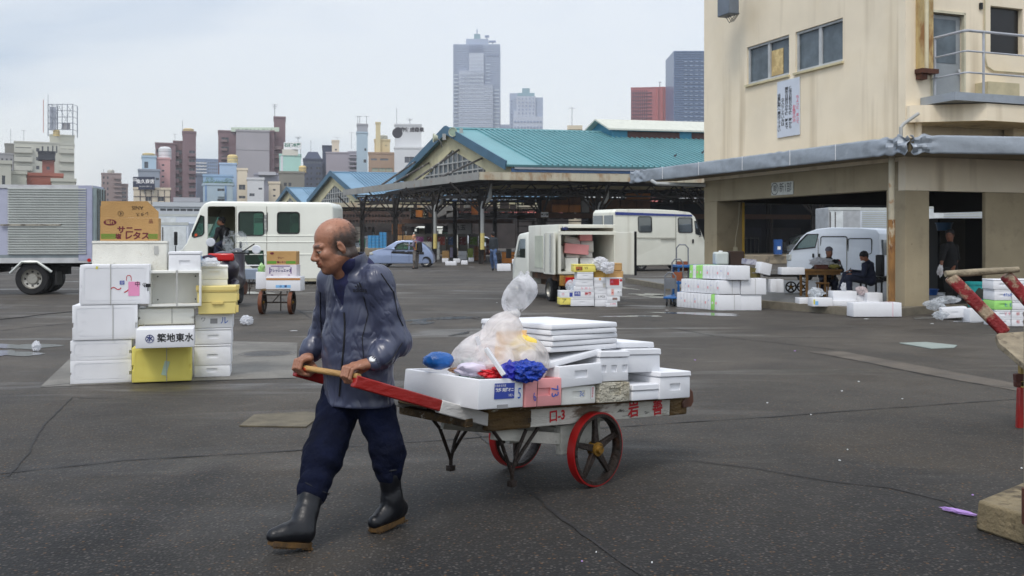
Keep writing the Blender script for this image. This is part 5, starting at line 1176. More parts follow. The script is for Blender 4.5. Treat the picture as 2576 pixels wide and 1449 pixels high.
bld('distant brown grey apartment block above the left truck end',255,305,438,420,wbrown2,14,wins=[(256,276,440,510,2,5,.4,.45),(288,306,440,510,1,6,.9,.4)],bands=[(287,306,446+11*k,450+11*k,wbrown2,1.2) for k in range(6)]); bld('lower brown grey wing of the distant apartment block',303,322,465,424,wbrown2,12,wins=[(304,320,470,510,1,4,.7,.45)])
tank('pale tank on the distant brown grey apartment block',279,438,422,1.4,1.8,wcream); antenna('left mast on the distant brown grey apartment block',261,425,440,421,0); antenna('right mast on the distant brown grey apartment block',284,425,440,421,0)
# middle cluster
bld('grey blue stepped office with a sloping upper wall behind the dark signboard',348,402,430,255,q(146,154,166,'bluegrey'),12,wins=[(390,402,446,454,1,1,.7,.7)])
bld('small light blue plant tower on the stepped office',357,393,396,262,wblue,8,wins=[(362,374,405,425,1,1,.8,.8)]); tank('small yellow tank on the light blue plant tower',374,395,262,1.6,1.0,mat('tank_yellow',C(214,190,130),.6))
t,X,Z,L,H=bld('beige panelled house with dark window squares below the signboard',336,429,477,230,wbeige,12,wins=[(366,380,494,506,1,1,.95,.95),(397,413,494,506,1,1,.95,.95)],bands=[(x,x+1.6,478,520,mat('mull',C(70,60,66),.7),.12) for x in (352,366,380,397,413,428)]+[(336,429,494,495.5,mat('mull',C(70,60,66),.7),.10)])
t=thing('roof_sign','dark navy rooftop signboard with white characters on the beige house','signboard',tuple(W(362,461,229))); w_,h_=54/FPX*229,32/FPX*229
MB().box(-w_/2,w_/2,-.15,.15,-h_/2,h_/2).build('board',mat('sign_navy',C(34,42,66),.5),t); text('魚久商店',1.05,LBw,t,facing(.4,-.17,.35),bold=.03); text('03-3541-3801~2',.42,LBw,t,facing(.4,-.17,-.75)); text('乾物\n卸売',.42,LBw,t,facing(-1.95,-.17,.75),bold=.02)
mb=MB()
for x in (-2,0,2): mb.bar((x,.3,-h_/2-1.0),(x,.3,h_/2),.12)
mb.build('post',RAILM,t)
bld('pink narrow tower with small square windows',397,428,401,270,wpink,8,wins=[(405,415,408,480,1,5,.6,.3)]); tank('round white tank on the pink tower',415,401,272,1.7,3.4,wwhite); 
bld('brown apartment block with stepped balconies left of the tall brown tower',391,442,363,300,wbrown,14,wins=[(393,400,374,386,1,1,.7,.7),(411,416,374,382,1,1,.7,.7)])
bld('brown balcony stack between the two brown towers',436,459,358,303,q(132,110,112,'brown_mid'),12,wins=[(437,458,372,505,1,6,.95,.45)],bands=[(436,450,384+22*k,394+22*k,wbrown,1.4) for k in range(6)])
bld('tall brown tower block with open balconies and a yellow tank',459,493,334,302,wbrown,12,wins=[(475,491,372,505,1,6,.9,.40)],bands=[(474,493,386+22*k,394+22*k,wbrown,1.0) for k in range(6)]); tank('yellow twin tank on the tall brown tower',474,334,304,1.6,1.3,mat('tank_yellow',C(214,190,130),.6)); antenna('mast on the tall brown tower',459,303,334,303,0)
bld('distant pale blue office slab with white balcony grids',493,553,402,520,q(130,148,176,'office'),14,wins=[(494,520,405,438,3,4,.75,.6,_wm2),(522,552,405,438,6,4,.6,.5,_wm2)],bands=[(493,520,409+8*k,412+8*k,wwhite,.5) for k in range(4)]); bld('narrow slate strip building left of the light blue garden house',494,511,442,262,q(110,116,130,'slatestrip'),10)
bld('light blue house with a planted roof garden',511,586,466,240,wblue,10,name='house',wins=[(546,566,474,481,1,1,.9,.9),(546,566,500,506,1,1,.9,.9)],bands=[(548,565,482,495,wblue,.6),(516,520,466,506,q(120,152,196,'bluestripe'),.1),(566,570,466,506,q(120,152,196,'bluestripe'),.1)])
bld('darker blue set back wall behind the roof garden',511,586,444,252,q(146,174,200,'blueback'),6,name='house')
def garden(t):
    rg=np.random.RandomState(2); mb=MB()
    for k in range(2600):
        x=rg.uniform(-3.6,3.6); z=abs(rg.normal(0,.42)); 
        if abs(x+2.0)<.9 and rg.rand()<.5: z=rg.uniform(0,1.9)
        if abs(x-2.4)<.7 and rg.rand()<.5: z=rg.uniform(0,1.5)
        p=Vector((x,rg.uniform(-1.0,1),z)); a=Vector(rg.normal(size=3)).normalized()*.16; b=Vector(rg.normal(size=3)).normalized()*.16; mb.add([p,p+a,p+b],[(0,1,2)])
    mb.build('foliage',mat('leaf_garden',C(84,116,56),.7,var=.5,vs=2.5),t,smooth=False); MB().box(-3.7,3.7,-1.1,1.1,-.3,.15).build('planter',wblue,t,smooth=False)
roofthing('row of green shrubs planted along the light blue house roof','roof garden','roof_garden',549,465,241,garden,1.4)
bld('light blue box tower with a yellow tank beside the grey slab',552,595,414,262,q(172,192,214,'blue2'),10); tank('yellow barrel tank on the light blue box tower',585,414,264,1.4,2.6,mat('tank_yellow',C(214,190,130),.6))
bld('brown apartment wing with zigzag outside stairs, left end of the big grey slab',549,597,332,300,wbrown,16,wins=[(556,576,340,480,1,6,.9,.5)],bands=[(556,572,352+22*k,358+22*k,q(130,112,112,'stair'),1.2) for k in range(6)]); 
bld('broad blank grey panel slab in the middle of the skyline',594,678,331,296,wgp,16,bands=[(594,678,377,378,q(140,136,140,'seam'),.06)]); bld('brown stair wing with blue doors right of the grey slab',677,690,332,299,wbrown,14,wins=[(678,690,350,500,1,7,.9,.5,mat('door_blue',C(50,90,170),.6))])
bld('tall brown lift tower, highest brown block right of the grey slab',689,718,297,302,wbrown,12,wins=[(690,708,360,500,1,6,.9,.45)],bands=[(686,708,368+22*k,377+22*k,q(140,120,120,'stair2'),1.0) for k in range(6)]); antenna('twin aerial mast on the tall brown lift tower',691,262,297,303,3,r=.09)
t=thing('roof_sign','pale green lettered fascia along the roof of the grey slab','signboard',tuple(W(642,328,300))); MB().box(-3.6*2,3.6*2,-.2,.2,-.4,.9).build('board',q(200,214,196,'palegreen'),t,smooth=False); text('・・ー・・・ ー・・',1.2,mat('ink_sage',C(120,150,120),.7),t,facing(0,-.22,.25),bold=.03)
bld('narrow beige house with one window between blue and white houses',597,622,428,232,wbeige,9,name='house',wins=[(600,618,464,478,1,1,.9,.9),(600,618,492,500,1,1,.9,.8)]); bld('small bright white house with little square windows',622,664,452,222,wwhite,9,name='house',wins=[(650,660,472,477,1,1,.9,.9),(627,641,486,494,1,1,.9,.9)])
bld('grey house with a flat overhanging roof behind the white house',640,702,440,248,q(160,160,172,'greyhouse'),8,name='house',bands=[(650,694,433,441,q(190,190,196,'overhang'),1.4)]); bld('pale beige small house front right of the white house',676,704,462,228,wbeige,8,name='house',wins=[(680,700,470,500,1,2,.3,.3)])
t,X,Z,L,H=bld('pale mint green cold store block with a roof sign',703,757,392,255,wmint,11,bands=[(706,712,390,440,wwhite,.08),(710,750,376,391,q(214,212,200,'frameback'),-.0+.2)]) 
t=thing('roof_sign','white rooftop sign with green characters above the mint block','signboard',tuple(W(736,367,255))); MB().box(-2.25,2.25,-.15,.15,-.9,.9).build('board',LBw,t); text('石橋冷蔵',1.05,mat('ink_deepgreen',C(70,130,110),.6),t,facing(0,-.17,.1),bold=.04)
mb=MB(); [mb.bar((x,.2,-2.8),(x,.2,.8),.1) for x in (-2,-.7,.7,2)]; mb.build('post',RAILM,t); antenna('bare aerial above the mint block sign',750,344,360,256,3)
bld('stained old grey concrete block in front of the mint one',702,766,436,235,wconc,10,wins=[(712,735,458,470,2,1,.6,.7)]); tank('small yellow tank on the old concrete block',761,434,236,.9,1.6,mat('tank_yellow',C(214,190,130),.6))
t,X,Z,L,H=bld('dark slate apartment block with a mansard top',763,811,402,330,wslate,14,wins=[(766,808,405,412,6,1,.7,.8,_wm2),(768,788,416,470,2,4,.4,.4),(794,808,416,470,1,4,.8,.4)]); mb=MB(); w2=L/2; mb.add([(-w2,0,H),(w2,0,H),(w2,12,H),(-w2,12,H),(-w2*.5,2,H+2.8),(w2*.5,2,H+2.8),(w2*.5,10,H+2.8),(-w2*.5,10,H+2.8)],[(0,1,5,4),(1,2,6,5),(2,3,7,6),(3,0,4,7),(4,5,6,7)]); mb.build('roof',wdark,t,smooth=False); antenna('slim mast on the slate mansard roof',782,352,383,332,0)
bld('very dark narrow block between the slate and the lilac buildings',811,835,369,345,wdark,12); bld('small beige plant room on the lilac grey building',835,853,356,335,wbeige,7,wins=[(842,848,374,379,1,1,.8,.8)])
bld('lilac grey slab apartment left of the light blue tower',820,877,386,325,wlil,12); bld('lilac grey balcony wing beside the light blue tower',876,905,384,326,q(180,176,184,'lilac2'),12,wins=[(878,903,388,430,1,4,.9,.5)],bands=[(878,903,394+11*k,398+11*k,wlil,.9) for k in range(4)])
bld('slim light blue tower with grey top and aerials',897,925,335,320,wblue,8,wins=[(916,922,372,380,1,1,.8,.8),(914,922,400,410,1,1,.8,.8)]); bld('grey plant room on the slim light blue tower',898,925,315,323,wgrey,6)
for px,lb in ((900,'leftmost aerial on the slim blue tower'),(905,'middle aerial on the slim blue tower'),(922,'right aerial on the slim blue tower')): antenna(lb,px,292,316,324,1,r=.08)
bld('tan brick fronted block with pale green panes beneath the beige chimney',927,992,387,300,wtan,10,wins=[(931,950,398,404,1,1,.8,.8,_wm2),(955,978,398,404,1,1,.9,.8,_wm2),(935,988,422,432,3,1,.9,.9,mat('pane_green',C(170,180,160),.4))]); bld('narrow beige block with a tank on the tan building',942,981,354,304,q(206,190,150,'beige3'),7,wins=[(968,974,364,368,2,1,.5,.8)])
t=bld('tall thin beige chimney on the tan building',945,957,311,303,q(210,196,156,'chimney'),2.5,name='chimney',cat='chimney'); tank('cream tank beside the beige chimney',964,353,306,1.4,1.6,wcream)
bld('white office block with dark square windows under the white sign tower',992,1095,374,285,wwhite,12,wins=[(1016,1044,392,412,1,1,.85,.75),(1044,1072,392,412,1,1,.85,.75),(1016,1044,420,440,1,1,.85,.75),(1044,1072,420,440,1,1,.85,.75)])
t,X,Z,L,H=bld('white advertising tower with black characters on the white office',993,1060,316,288,q(206,208,210,'adtower'),4,name='sign_tower',cat='sign tower'); text('東京促成青果',1.42,mat('ink_soot',C(56,54,60),.7),t,facing(X(1031),-.03,Z(327)),squash=.96,bold=.05)
MB().lathe([(.001,-.04),(1.5,-.04),(1.5,-.01),(.001,-.01)],20,'y',(X(997)+.3,0,Z(335))).build('emblem',mat('ink_soot',C(56,54,60),.7),t)
antenna('tall lightning mast on the white advertising tower',998,272,316,290,0); antenna('branched aerial on the white advertising tower',1031,298,316,290,3)
for i,(x,yt,h) in enumerate(((848,358,24),(440,340,14),(1439,294,34),(884,352,30))): antenna(['thin mast above the beige plant room','thin mast on the brown apartment roofs','lone tall mast rising behind the teal roof','hair thin mast above the lilac slab'][i],x,yt-h+10,yt+22,340 if i!=2 else 260,1)
# towers in the haze, part of that haze mixed into their pale colours
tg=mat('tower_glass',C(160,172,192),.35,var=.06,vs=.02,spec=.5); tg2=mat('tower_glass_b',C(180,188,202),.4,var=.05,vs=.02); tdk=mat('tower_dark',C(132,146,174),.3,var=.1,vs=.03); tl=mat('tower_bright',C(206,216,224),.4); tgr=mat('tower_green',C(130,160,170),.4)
def tower(label,x0,x1,yt,Y,vols,lights,name='office_tower',D=44):
    c=W((x0+x1)/2,HY,Y); t=thing(name,label,'tower',(c.x,Y,0)); X=lambda px:(px-(x0+x1)/2)/FPX*Y; Z=lambda py:CAMH+(HY-py)/FPX*Y
    for i,(a,b,top,m,out,nm) in enumerate(vols):
        mb=MB(); mb.box(X(a),X(b),-out,D-2*out,0,Z(top)); mb.build(nm,m,t,smooth=False)
    mb=MB(); n=0
    for (a,b,p,q2,nc,nr,fw,fh,out,m) in lights:
        mb=MB(); cwd=(X(b)-X(a))/nc; ch=(Z(p)-Z(q2))/nr
        for i in range(nc):
            for j in range(nr):
                x=X(a)+(i+.5)*cwd; z=Z(q2)+(j+.5)*ch; mb.box(x-cwd*fw/2,x+cwd*fw/2,-out-.35,-out-.02,z-ch*fh/2,z+ch*fh/2)
        o=mb.build('window_grid',m,t,smooth=False)
        if nc*nr>1: o['kind']='stuff'
    return t,X,Z
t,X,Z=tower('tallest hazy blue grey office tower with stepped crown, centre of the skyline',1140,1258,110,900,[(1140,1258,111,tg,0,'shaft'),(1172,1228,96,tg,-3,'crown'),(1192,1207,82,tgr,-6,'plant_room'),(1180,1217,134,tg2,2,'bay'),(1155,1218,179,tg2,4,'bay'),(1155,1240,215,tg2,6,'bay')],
  [(1180,1216,112,134,6,5,.7,.7,2,tdk),(1181,1217,140,210,5,8,.6,.16,6.1,tl),(1156,1218,184,325,9,15,.62,.14,6.1,tl),(1219,1240,220,325,3,11,.62,.14,6.1,tl),(1141,1154,184,325,1,15,.9,.22,.1,tl),(1241,1257,222,325,1,11,.9,.22,.1,tl),(1221,1234,158,212,1,6,.9,.16,.1,tl),(1222,1256,136,142,5,1,.7,.8,.1,tdk),(1141,1258,113,325,14,46,.92,.10,.0,tdk),(1156,1239,180,325,18,30,.95,.07,6.0,tdk)])
mb=MB(); mb.tube([(X(1199),10,Z(82)),(X(1199),10,Z(68))],.5,5); mb.tube([(X(1224),10,Z(96)),(X(1224),10,Z(86))],.5,5); mb.tube([(X(1239),10,Z(111)),(X(1239),10,Z(100))],.5,5); mb.box(X(1219),X(1230),8,12,Z(88),Z(84)); mb.box(X(1229),X(1247),8,12,Z(101),Z(97.5)); mb.build('mast',tdk,t,smooth=False)
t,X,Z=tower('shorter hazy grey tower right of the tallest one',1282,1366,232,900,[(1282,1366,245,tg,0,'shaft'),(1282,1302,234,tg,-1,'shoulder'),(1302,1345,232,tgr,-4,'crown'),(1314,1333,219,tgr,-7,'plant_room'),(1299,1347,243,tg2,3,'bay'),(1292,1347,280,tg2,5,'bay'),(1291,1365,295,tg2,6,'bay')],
  [(1301,1346,246,300,5,6,.35,.4,5.1,tdk),(1292,1364,301,330,9,2,.6,.3,6.1,tdk),(1283,1291,250,325,1,9,.4,.3,.1,tdk)])
t=thing('sky_bridge','glazed truss bridge linking the two hazy towers','bridge',tuple(W(1270,314,905))); MB().box(-5,6,-3,3,-5,0,0,0).build('deck',tg2,t,smooth=False); mb=MB(); [mb.bar((-5+i*1.8,-3.2,-4.5),(-4.1+i*1.8,-3.2,-.5),.4) for i in range(6)]; [mb.bar((-4.1+i*1.8,-3.2,-.5),(-3.2+i*1.8,-3.2,-4.5),.4) for i in range(5)]; mb.build('truss',tdk,t,smooth=False)
wr=mat('tower_red',C(178,98,98),.6,var=.05,vs=.03)
t,X,Z,L,H=bld('dark red ribbed office block left of the blue glass tower',1587,1696,221,600,wr,30,name='office_block',bands=[(1588+5.4*k,1590+5.4*k,226,330,mat('rib_dark',C(110,60,74),.6),.6) for k in range(8)]+[(1588,1640,232+9*k,234+9*k,mat('rib_dark',C(110,60,74),.6),.5) for k in range(10)]+[(1650+12*k,1656+12*k,222,330,mat('tower_red2',C(188,98,94),.6),1.2) for k in range(4)]); antenna('aerials on the dark red block',1660,206,221,602,1,r=.25)
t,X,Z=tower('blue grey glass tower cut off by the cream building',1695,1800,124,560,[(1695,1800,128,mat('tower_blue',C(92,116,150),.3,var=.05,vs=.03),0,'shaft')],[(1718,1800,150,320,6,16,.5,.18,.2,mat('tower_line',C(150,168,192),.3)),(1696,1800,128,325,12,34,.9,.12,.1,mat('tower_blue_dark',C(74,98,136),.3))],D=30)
bld('small beige roof hut behind the teal roof ridge',1430,1462,326,120,wbeige,4,name='roof_hut'); bld('pale curved hall roof behind the ventilator of the teal roof',1665,1790,320,140,wwhite,14,name='hall')
# low white building and parked lorries behind the left van
bld('long low white warehouse with a strip of windows behind the left van',388,520,520,110,q(196,202,208,'warehouse'),10,name='warehouse',cat='warehouse',wins=[(402,520,524,532,7,1,.85,.7)]); bld('grey roof plant hut on the low white warehouse',440,500,508,112,wgrey,6,name='plant_hut')
# ---------------------------------------------------------------- vehicles
VW=mat('van_white',C(238,240,230),.35,var=.03,vs=1.2,spec=.5,coat=.3,streak=(C(190,184,166),2,.66,.3)); VW2=mat('van_cream',C(230,230,216),.35,var=.03,vs=1.2,coat=.3,streak=(C(150,140,112),2,.6,.4)); VWc=mat('van_cool_white',C(214,222,232),.35,var=.02,coat=.3)
INT=mat('cab_dark',C(38,36,36),.8); INTc=mat('cab_cream',C(150,140,112),.8); RUB=mat('gasket',C(14,14,16),.6,var=0); TYR=mat('tyre',C(28,28,30),.8,bump=.5,bs=40); RIM=mat('rim_silver',C(170,168,160),.4,.6,dirt=(C(80,60,44),.55,9,.1,.7)); GLg=glass('glass_green',(.62,.86,.76),.35,.25); GLd=glass('glass_dark',(.35,.42,.46),.35,.55)
ALU=mat('aluminium',C(200,204,200),.35,.35,var=.06,vs=2,dirt=(C(120,110,92),.66,2,.1,.5)); RED_=mat('lens_red',C(190,20,20),.2,var=0); ORG=mat('lens_orange',C(230,110,20),.2,var=0); CHR=mat('chrome',(.7,.7,.7),.15,.9,var=0); UND=mat('underside',C(24,22,22),.9)
class View:
    """plane of a vehicle's visible side: px,py -> local x,z (root at X,Y on the ground, +x along angle)"""
    def __init__(s,X,Y,a): s.X,s.Y,s.a=X,Y,a; s.c,s.s=math.cos(a),math.sin(a)
    def __call__(s,px,py):
        k=(px-CX)/FPX; x=(k*s.Y-s.X)/(s.c-k*s.s); Y=s.Y+s.s*x; return (x,CAMH-(py-HY)/FPX*Y)
    def L(s,pts): return [s(*p) for p in pts]
def wheel(t,x,y,r,w,side=-1,hub=RIM,z=None,n=8):
    z=z or r; mb=MB(); mb.lathe([(r*.62,-w/2),(r*.92,-w/2),(r,-w/2+.03),(r,w/2-.03),(r*.92,w/2),(r*.62,w/2)],28,'y',closed=True); o=mb.build('wheel',TYR,t); o.location=(x,y,z)
    mb=MB(); e=side; mb.lathe([(.0001,e*(w/2-.05)),(r*.30,e*(w/2-.05)),(r*.36,e*(w/2-.09)),(r*.56,e*(w/2-.06)),(r*.63,e*(w/2-.0)),(r*.63,-e*w/2),(.001,-e*w/2)],28,'y'); rm=mb.build('rim',hub,o)
    mb=MB()
    for k in range(n):
        a=2*math.pi*k/n; mb.lathe([(.0001,0),(r*.075,0),(r*.075,.02),(.0001,.02)],8,'y',(math.cos(a)*r*.46,e*(w/2-.078)-.01,math.sin(a)*r*.46))
    mb.build('rim_hole',INT,rm); return o
def vbody(t,V,prof,wd,m,bev,wins=(),open_=(),wheels=(),fr_=None,tap=(0,1.2),nose=0,cav=None,inner=INT,y0=0.0,arch=1.12,name='body',wall=.05,panes=GLg,far=True):
    mb=MB(); P=V.L(prof); mb.plate(P,(),wd,(0,y0,0)); zmax=max(p[1] for p in P); zmin=min(p[1] for p in P); xs=[p[0] for p in P]; cs=[]
    if cav: c=MB(); c.mat_i=1; c.plate(V.L(cav) if not isinstance(cav[0],float) else cav,(),wd-2*wall,(0,y0+wall,0)); cs.append(c)
    for w in wins: c=MB(); c.plate(V.L(w),(),wd+.4 if far else wall+.25,(0,y0-.2,0)); cs.append(c)
    for w in open_: c=MB(); c.plate(V.L(w),(),wall+.25,(0,y0-.2,0)); cs.append(c)
    for x,r in wheels:
        for yy in (y0-.1,y0+wd-.28): c=MB(); c.mat_i=1; c.lathe([(r*arch,0),(r*arch,.38)],22,'y',(x,yy,r)); cs.append(c)
    if fr_:
        c=MB(); c.box(*fr_); cs.append(c)
    b=carve(mb,cs,[m,inner],name,t,bev=bev,seg=3)
    yc=y0+wd/2; x0,x1=min(xs),max(xs)
    def warp(v):
        z=v.z; k=1-tap[0]*max(0,z-tap[1]); u=abs((v.x-(x0+x1)/2)/((x1-x0)/2)); k*=1-nose*max(0,u)**5; v.y=yc+(v.y-yc)*k
    if tap[0] or nose:
        for v in b.data.vertices: warp(v.co)
    for w in wins:
        for ny,yy in ((0,y0+.012),(1,y0+wd-.032)):
            if ny and not far: continue
            mb=MB(); mb.plate(V.L(w),(),.02,(0,yy,0)); po=mb.build('window',panes,t,smooth=False)
            for v in po.data.vertices: warp(v.co)
            if not ny:
                pts=V.L(w); mb=MB(); mb.tube([(p[0],yy-.016,p[1]) for p in pts+pts[:2]],.022,5,cap=False); g=mb.build('gasket',RUB,po)
                for v in g.data.vertices: warp(v.co)
    b['_w']=0; return b,warp
def pxr(x0,x1,z0,z1,r=5,n=4):
    return rr(x0,x1,z0,z1,r,n)[::-1]
# --- walk-through van with its door slid open and the driver inside
VA=View(*W(640,603,33.5).xy,0)
t=thing('delivery_van','white walk through van with open driver doorway and green tinted windows','van',(VA.X,VA.Y,0)); vanA=t
prof=[(836,703),(840,650),(838,520),(830,509),(530,506),(514,511),(503,524),(468,612),(455,628),(432,641),(424,660),(424,703)]
b,wp=vbody(t,VA,prof,1.95,VW,.07,wins=[pxr(600.5,663.5,533,592.5,7),pxr(698,753,534,587,7),[(505,542),(513,545),(513,586),(508,592),(488,597),(484,594),(484,589)],[(607,636),(612,631),(662,631),(664,672),(636,672),(622,664)]],
    open_=[pxr(522,592,519,700,5)],wheels=[(VA(478,0)[0],.37),(VA(787,0)[0],.37)],cav=[(830,698),(832,516),(530,516),(514,524),(482,612),(482,698)],inner=INTc,fr_=(VA(500,0)[0]-.9,VA(500,0)[0]-.05,.15,1.8,VA(0,606)[1],VA(0,524)[1]),wall=.06)
for x in (478,787):
    for y in (.16,1.78): wheel(t,VA(x,0)[0],y,.36,.22)
mb=MB(); P=VA.L([(503,522),(468,611)]); mb.add([(P[0][0],.1,P[0][1]),(P[0][0],1.85,P[0][1]),(P[1][0],1.85,P[1][1]),(P[1][0],.1,P[1][1])],[(0,1,2,3)]); mb.build('windscreen',GLg,t,smooth=False)
mb=MB(); f=lambda a,c:VA(a,c); sl_=[(671,519,671,698),(594,519,594,698)]
for a,bb,c,d in sl_: mb.bar((f(a,bb)[0],-.002,f(a,bb)[1]),(f(c,d)[0],-.002,f(c,d)[1]),.02,.012)
mb.build('door_seam',mat('seam_grey',C(120,116,104),.7),t,smooth=False)
mb=MB(); 
for y in (593,609,640): mb.bar((f(595,y)[0],.0,f(595,y)[1]),(f(836,y)[0],.0,f(836,y)[1]),.03,.03)
mb.build('crease',VW,t,bev=.008)
MB().box(f(603,0)[0],f(608,0)[0],-.04,.0,f(0,624)[1],f(0,608)[1]).build('door_handle',RUB,t,bev=.008); MB().box(f(671,0)[0],f(673.5,0)[0],-.015,.0,f(0,582)[1],f(0,535)[1]).build('door_track',INT,t,smooth=False)
text('築\n地\n浜\n長',.17,mat('ink_grey',C(110,112,122),.6,var=0),t,facing(f(668,0)[0],-.012,f(0,565)[1]),squash=.8)
mb=MB(); mb.tube([f2 for f2 in ((f(448,612)[0],-.25,f(448,640)[1]),(f(448,612)[0],-.25,f(448,618)[1]))],.02,6); mo=mb.build('mirror_arm',RUB,t); mb=MB(); mb.box(f(445,0)[0],f(453,0)[0],-.32,-.22,f(0,617)[1],f(0,583)[1]); mb.build('mirror',RUB,mo,bev=.03)
mb=MB(); x0,z0=f(556,650); mb.box(x0-.1,x0+.45,.5,1.0,.75,.95); mb.box(x0+.35,x0+.5,.5,1.0,.9,1.6); mb.build('seat',mat('seat_grey',C(60,60,66),.8),t,bev=.04); MB().tube([(x0-.55,.75,.9),(x0-.40,.75,1.25)],.02,6).build('steering_column',INT,t); MB().box(f(526,0)[0],f(590,0)[0],.3,1.7,.35,.6).build('cab_floor',INT,t)
MB().box(f(484,0)[0],f(521,0)[0],.12,1.8,.45,1.25).build('dashboard',INT,t,bev=.05); MB().box(f(490,0)[0],f(496,0)[0],.0,.02,f(0,595)[1],f(0,588)[1]).build('permit_sticker',mat('stick_orange',C(230,90,40),.5),t,smooth=False)
MB().box(f(750,0)[0],f(838,0)[0],.0,1.9,f(0,706)[1]-.02,f(0,700)[1]).build('rear_sill',mat('sill_cream',C(190,184,160),.7),t,smooth=False)
# --- left box lorry
VL=View(-11.47,27.2,R(7)); t=thing('box_truck','box lorry with a corrugated aluminium side and big rear wheel at the left edge','lorry',(VL.X,VL.Y,0),R(7)); f=VL
xl=-6.0; MB().box(xl,0,.0,1.1,f(230,650)[1],f(230,466)[1]).build('cargo_box',mat('box_lilac',C(176,180,200),.5,var=.05),t,bev=.01)
mb=MB(); z0,z1=f(120,641)[1],f(120,473)[1]; n=27; a,b=f(21,0)[0],f(218,0)[0]
prof=[]
for k in range(n):
    za=z0+(z1-z0)*k/n; h=(z1-z0)/n; prof+=[(za,0),(za+h*.30,.0),(za+h*.42,.055),(za+h*.80,.055),(za+h*.97,0)]
vs=[(a,-y-.006,z) for z,y in prof]+[(b,-y-.006,z) for z,y in prof]; m_=len(prof); mb.add(vs,[(i,i+m_,i+1+m_,i+1) for i in range(m_-1)]); cr_=mb.build('corrugated_side',ALU,t,smooth=False)
[MB().box(xl,0.02,-.03,-.001,f(0,a)[1],f(0,b)[1]).build('rail',mat('rail_white',C(196,198,200),.4,dirt=(C(120,100,70),.6,2,.1,.5)),t,smooth=False) for a,b in ((473,465),(662,649))]; MB().box(xl,-.36,-.02,-.002,f(0,649)[1],f(0,641)[1]).build('lower_trim',mat('trim_steel',C(130,140,144),.5),t,smooth=False)
mb=MB(); mb.box(-.35,0,-.035,-.0,f(0,656)[1],f(0,466)[1]); mb.build('corner_post',mat('post_lilac',C(168,172,196),.5),t,smooth=False)
mb=MB(); mb.box(0.0,.05,.04,1.06,f(0,640)[1],f(0,470)[1]); dr=mb.build('rear_door',mat('door_grey',C(170,184,184),.5),t,smooth=False); mb=MB(); [mb.tube([(.08,y,1.2),(.08,y,2.9)],.015,6) for y in (.25,.45,.7,.95)]; mb.build('lock_bar',mat('bar_dark',C(80,76,76),.5),dr)
mb=MB(); mb.bar((f(3,566)[0],-.06,f(3,566)[1]),(f(155,566)[0],-.06,f(155,566)[1]),.04,.04); mb.build('lashing_rail',mat('rail_cream',C(170,164,150),.6,dirt=(C(60,50,40),.5,5,.1,.8)),t)
wx=f(79,0)[0]
for y in (.17,1.35): wheel(t,wx,y,.435,.30)
wheel(t,wx+.02,.5,.43,.26)
mb=MB(); pts=[f(26,688),f(56,659),f(95,659),f(131,684)]; mb.tube([(p[0],-.02,p[1]) for p in pts],.04,6); mb.build('mudguard',ALU,t,bev=0); MB().box(f(138,0)[0],f(143,0)[0],.0,.45,f(0,718)[1],f(0,684)[1]).build('mud_flap',RUB,t,smooth=False)
mb=MB(); mb.box(xl,-.05,.35,.5,.75,1.0); mb.box(xl,-.05,1.0,1.15,.75,1.0); mb.box(-3.0,-2.6,.1,1.4,.6,.95); mb.box(-.9,-.2,.2,1.3,.85,1.0); mb.build('chassis',UND,t,smooth=False); mb=MB(); mb.lathe([(.0001,-.12),(.36,-.12),(.36,.12),(.0001,.12)],24,'z',(-1.15,.75,.66)); mb.build('spare_tyre',TYR,t)
mb=MB(); mb.lathe([(.0001,-.02),(.05,-.02),(.05,.02)],14,'y',(-.07,-.03,f(0,655)[1])); mb.build('side_lamp',RED_,t)
# --- small blue hatchback
VB=View(*W(1008,603,54).xy,0); f=VB; t=thing('hatchback_car','small rounded lavender blue hatchback parked side on before the market hall','car',(f.X,f.Y,0)); VBm=mat('car_lavender',C(142,158,190),.3,.25,var=.02,coat=.7)
prof=[(927,663),(926,652),(928,642),(936,633),(950,628),(966,625),(982,615),(996,607),(1010,604.5),(1030,604.5),(1046,606),(1060,611),(1072,620),(1082,631),(1089,643),(1090,655),(1089,663)]
ws=[[(988,628),(1000,614),(1012,610),(1027,610),(1027,628)],[(1031,628),(1031,610),(1046,611),(1056,617),(1062,626)]]
vbody(t,f,prof,1.62,VBm,.10,wins=ws,wheels=[(f(966,0)[0],.31),(f(1071,0)[0],.31)],cav=[(984,640),(984,622),(998,611),(1012,608),(1046,609),(1058,616),(1066,630),(1066,640)],tap=(.26,.85),nose=.16,panes=GLg,fr_=None)
for x in (966,1071):
    for y in (.13,1.49): wheel(t,f(x,0)[0],y,.30,.2)
mb=MB(); mb.bar((f(1029,612)[0],.0,f(0,629)[1]),(f(1029,612)[0],-.0,f(0,660)[1]),.012,.01); mb.bar((f(985,0)[0],.0,f(0,632)[1]),(f(985,0)[0],.0,f(0,658)[1]),.012,.01); mb.build('door_seam',mat('seam_blue',C(80,84,120),.6),t,smooth=False)
for x,y in ((1022,633),(1040,633)): MB().box(f(x-3,0)[0],f(x+3,0)[0],-.02,.01,f(0,y+1)[1],f(0,y-1)[1]).build('door_handle',VBm,t,bev=.008)
mb=MB(); mb.add([(f(985,0)[0],.25,f(0,615)[1]),(f(985,0)[0],1.37,f(0,615)[1]),(f(968,0)[0],1.45,f(0,624)[1]),(f(968,0)[0],.17,f(0,624)[1])],[(0,1,2,3)]); mb.build('windscreen',GLg,t,smooth=False)
crumple('mirror',None,None,(f(990,0)[0],-.10,f(0,628)[1]-.06),(.10,.07,.08),VBm,1,0,1,2,1,t); MB().box(f(929,0)[0],f(938,0)[0],.05,.25,f(0,641)[1],f(0,635)[1]).build('headlight',mat('lamp_clear',C(200,204,200),.1),t,bev=.02)
